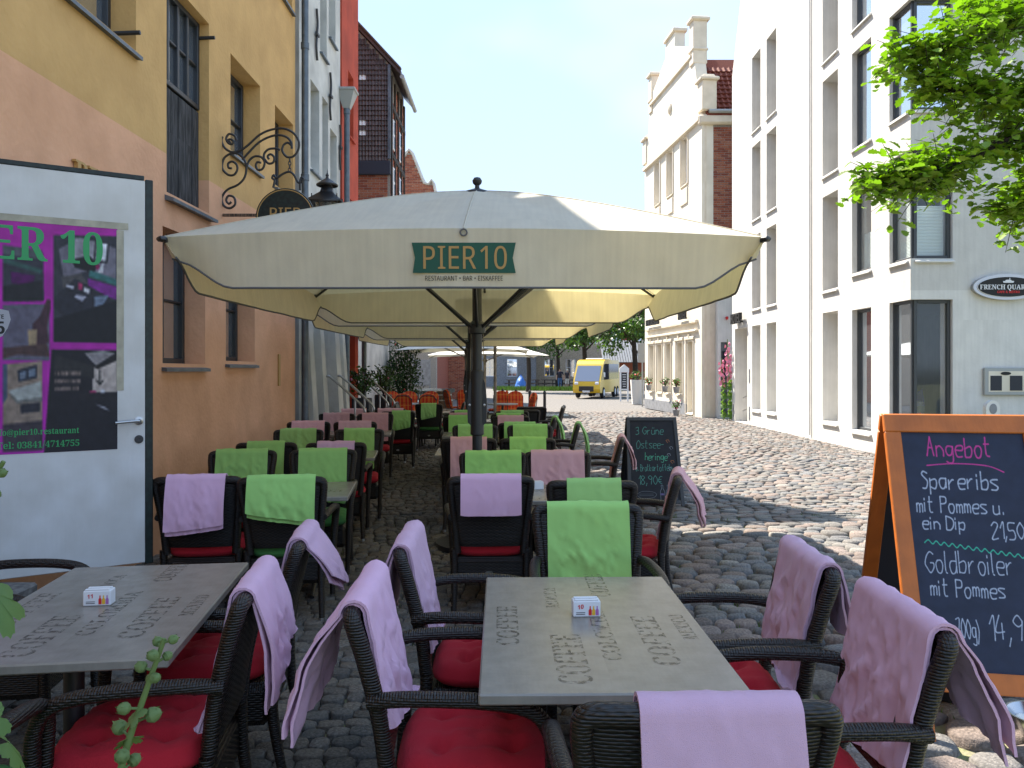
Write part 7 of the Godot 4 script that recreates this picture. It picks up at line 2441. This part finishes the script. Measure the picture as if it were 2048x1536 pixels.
	part(m, "masonry", M.mortar, t)
	rng.seed = 6
	bricks(t, Vector3(0.1, 0.0, -0.02), Vector3.RIGHT, Vector3.BACK, 1.85, 3.5, 290, func(_u, _v): return true)
	m = MB.new()
	m.cbox(Vector3(0.12, 3.5, 0.1), 0.01, Transform3D(Basis(), Vector3(0.04, 1.75, 0.0)))
	part(m, "corner_strip", M.white_plaster, t)
	for c in 4:
		for r in 4:
			m = MB.new()
			m.cbox(Vector3(0.46, 0.72, 0.06), 0.01, Transform3D(Basis(), Vector3(-0.3 - c * 0.52, 0.45 + r * 0.8, -0.28)))
			part(m, "infill_panel", M.cream, t)
	m = MB.new()
	m.cbox(Vector3(0.8, 1.15, 0.05), 0.01, Transform3D(Basis(), Vector3(-0.62, 1.5, 1.4)))
	m.tube([Vector3(-1.0, 0, 1.4), Vector3(-1.0, 2.3, 1.4)], 0.03, 6)
	m.tube([Vector3(-0.24, 0, 1.4), Vector3(-0.24, 2.3, 1.4)], 0.03, 6)
	tag(part(m, "grey_notice_board", M.plain_grey, self), "blank grey notice board on posts behind the rose bush", "board")
	get_child(get_child_count() - 1).position = P(-3.4, 0, 36.0)
	for k in 5:
		var s := thing("slatted_bench", "dark slatted bench stacked beside the barrel and rose bush", "bench", P(-3.0, 0, 27.5 + k * 0.75), 0.0, "benches beside the barrel")
		for j in 3:
			m = MB.new()
			m.cbox(Vector3(1.5, 0.03, 0.11), 0.005, Transform3D(Basis(), Vector3(0, 0.45, -0.14 + j * 0.14)))
			part(m, "slat", M.zinc, s)
		m = MB.new()
		m.cbox(Vector3(1.5, 0.14, 0.03), 0.005, Transform3D(Basis(), Vector3(0, 0.82, -0.24)))
		part(m, "back_slat", M.zinc, s)
		for x in [-0.6, 0.6]:
			m = MB.new()
			m.cbox(Vector3(0.05, 0.43, 0.36), 0.005, Transform3D(Basis(), Vector3(x, 0.215, 0)))
			m.cbox(Vector3(0.05, 0.5, 0.03), 0.005, Transform3D(Basis(), Vector3(x, 0.66, -0.21)))
			part(m, "support", M.iron, s)
	# sign post, white planter, restaurant board by the hotel corner
	t = thing("street_sign_post", "grey back of traffic signs on a post at the hotel corner", "sign", P(5.75, 0, 34.4))
	m = MB.new()
	m.tube([Vector3.ZERO, Vector3(0, 2.95, 0)], 0.032, 10)
	part(m, "post", M.zinc_light, t)
	for q in [[2.55, 0.42, 0.42], [2.12, 0.40, 0.26]]:
		m = MB.new()
		m.cbox(Vector3(q[1], q[2] + 0.08, 0.02), 0.004, Transform3D(Basis(Vector3.UP, -0.3), Vector3(0, q[0], 0.045)))
		part(m, "sign_plate", M.zinc_light, t)
	t = thing("white_planter", "tall white planter with geraniums at the hotel corner", "planter", P(5.95, 0, 37.0))
	m = MB.new()
	m.lathe([Vector2(0, 0), Vector2(0.32, 0), Vector2(0.42, 1.15), Vector2(0.40, 1.15), Vector2(0.38, 1.1), Vector2(0, 1.1)], 4, Transform3D(Basis(Vector3.UP, PI / 4), Vector3.ZERO))
	part(m, "tub", M.pot_white, t)
	shrub("geranium", "red geraniums filling the tall white planter", "plant", P(5.95, 1.1, 37.0), Vector3(0.8, 0.5, 0.8), 160, 0.06, Color(0.08, 0.14, 0.03), "flower_red", 6, "geraniums on the hotel ledges")
	t = thing("white_menu_stand", "white standing menu board with house shaped top near the minibus", "menu board", P(5.75, 0, 40.0), 0.1)
	for x in [-0.19, 0.19]:
		m = MB.new()
		m.cbox(Vector3(0.08, 1.7, 0.06), 0.01, Transform3D(Basis(), Vector3(x, 0.85, 0)))
		part(m, "post", M.bus_white, t)
	m = MB.new()
	m.prism(PackedVector2Array([Vector2(-0.25, 1.5), Vector2(0.25, 1.5), Vector2(0.25, 1.7), Vector2(0.08, 1.84), Vector2(0, 1.9), Vector2(-0.08, 1.84), Vector2(-0.25, 1.7)]), -0.035, 0.035)
	part(m, "crest", M.bus_white, t)
	m = MB.new()
	m.cbox(Vector3(0.30, 0.08, 0.05), 0.01, Transform3D(Basis(), Vector3(0, 0.62, 0)))
	part(m, "lower_rail", M.bus_white, t)
	m = MB.new()
	m.cbox(Vector3(0.29, 0.82, 0.03), 0.005, Transform3D(Basis(), Vector3(0, 1.07, 0.01)))
	part(m, "slate", M.panel_dark, t)
	for k in 6:
		m = MB.new()
		m.cbox(Vector3(0.2 - 0.03 * (k % 3), 0.03, 0.004), 0.001, Transform3D(Basis(), Vector3(0, 1.38 - k * 0.12, 0.029)))
		part(m, "chalk_line", M.paper_white, t)

# ---------- oak ----------
func oak_leaf(mb: MB, at: Transform3D, size: float) -> void:
	var half := [[0.0, 0.0], [0.07, 0.12], [0.16, 0.2], [0.13, 0.3], [0.27, 0.42], [0.2, 0.52], [0.33, 0.64], [0.22, 0.75], [0.24, 0.88], [0.1, 0.97], [0.0, 1.0]]
	var mid := []
	for q in half:
		mid.append(mb.vert(at * Vector3(0, 0.05 * sin(q[1] * 3.0) * size, q[1] * size), at.basis.y))
	for s in [-1.0, 1.0]:
		var ed := []
		for q in half:
			ed.append(mb.vert(at * Vector3(s * q[0] * size, (0.05 * sin(q[1] * 3.0) + q[0] * 0.35) * size, q[1] * size), (at.basis * Vector3(-s * 0.3, 1, 0)).normalized()))
		for i in half.size() - 1:
			if s > 0: mb.face(mid[i], ed[i + 1], ed[i]); mb.face(mid[i], mid[i + 1], ed[i + 1])
			else: mb.face(mid[i], ed[i], ed[i + 1]); mb.face(mid[i], ed[i + 1], mid[i + 1])

func make_oak() -> void:
	rng.seed = 90
	var t := thing("oak_tree", "oak tree with lobed green leaves overhanging the white building", "tree", P(6.6, 0, 7.3))
	var m := MB.new()
	m.tube(arc([Vector3.ZERO, Vector3(0.05, 1.5, 0), Vector3(-0.05, 3.2, 0.1), Vector3(0.1, 5.0, 0), Vector3(0, 7.5, 0.1)]), [0.3, 0.29, 0.28, 0.27, 0.26, 0.25, 0.24, 0.23, 0.22, 0.21, 0.2, 0.19, 0.18, 0.17, 0.16, 0.15, 0.14, 0.12, 0.1, 0.08, 0.05], 14)
	part(m, "trunk", M.bark, t)
	var o := t.position
	var leaves := MB.new()
	# boughs from the trunk to their tips, each with leafy stretches: x, y, d, spread, count
	var boughs := [
		[[6.55, 3.9, 7.3], [5.6, 4.5, 7.2], [4.7, 4.75, 7.1], [4.0, 4.55, 7.0], [3.45, 4.42, 6.95]],
		[[6.6, 4.6, 7.3], [5.7, 5.1, 7.4], [4.9, 5.05, 7.3], [4.3, 4.85, 7.2]],
		[[6.55, 3.4, 7.3], [5.5, 4.0, 7.1], [4.7, 4.1, 7.0], [4.1, 4.1, 7.0], [3.72, 4.2, 6.95]],
		[[6.5, 3.0, 7.3], [5.5, 3.65, 7.0], [4.6, 3.72, 6.9], [3.95, 3.42, 6.9], [3.6, 3.34, 6.9], [3.22, 3.28, 6.9]],
		[[5.5, 3.65, 7.0], [5.0, 3.5, 6.9], [4.65, 3.2, 6.9], [4.42, 3.0, 6.9]],
		[[6.6, 5.2, 7.3], [6.2, 5.6, 6.5], [5.6, 5.6, 5.9]], [[6.6, 5.0, 7.3], [6.6, 5.5, 8.3], [6.2, 5.7, 9.0]], [[6.6, 4.4, 7.3], [7.4, 5.0, 7.0], [8.2, 5.2, 6.8]], [[6.6, 6.0, 7.3], [6.5, 6.8, 7.0], [6.0, 7.2, 6.8]]]
	for bi in boughs.size():
		var pts := []
		for q in boughs[bi]: pts.append(P(q[0], q[1], q[2]) - o)
		var path := arc(pts, 7)
		var rad := []
		for i in path.size(): rad.append(lerpf(0.055, 0.006, float(i) / path.size()))
		m = MB.new()
		m.tube(path, rad, 8)
		part(m, "bough", M.bark, t)
		for i in range(2, path.size()):
			var f := float(i) / path.size()
			var spread := lerpf(0.31, 0.15, f * f) * (0.9 if bi < 5 else 1.5)
			for tw in (8 if bi < 5 else 5):
				var tip: Vector3 = path[i] + Vector3(rng.randfn() * spread, rng.randfn() * spread * 0.75, rng.randfn() * spread)
				m = MB.new() if tw == 0 else m
				m.tube([path[i], path[i].lerp(tip, 0.5) + Vector3.UP * 0.03, tip], [0.006, 0.004, 0.002], 5)
				for k in (8 if bi < 5 else 6):
					var at: Vector3 = path[i].lerp(tip, rng.randf_range(0.35, 1.1)) + Vector3(rng.randfn(), rng.randfn(), rng.randfn()) * 0.035
					var b := Basis(Vector3.UP, rng.randf() * TAU) * Basis(Vector3.RIGHT, rng.randf_range(-0.3, 0.75)) * Basis(Vector3.BACK, rng.randf_range(-0.6, 0.6))
					leaves.col = Color(0.23, 0.345, 0.045) * rng.randf_range(0.65, 1.35)
					if rng.randf() < 0.15: leaves.col = Color(0.26, 0.36, 0.03)
					oak_leaf(leaves, Transform3D(b, at), rng.randf_range(0.075, 0.135))
			part(m, "twig", M.bark, t)
	part(leaves, "crown", M.oak_leaf, t)

func _ready() -> void:
	noise.seed = 4
	noise.frequency = 0.01
	make_world()
	make_textures()
	make_materials()
	make_ground()
	make_yellow_house()
	make_left_rest()
	make_modern_building()
	make_cream_house()
	make_square()
	make_oak()
	make_terrace()
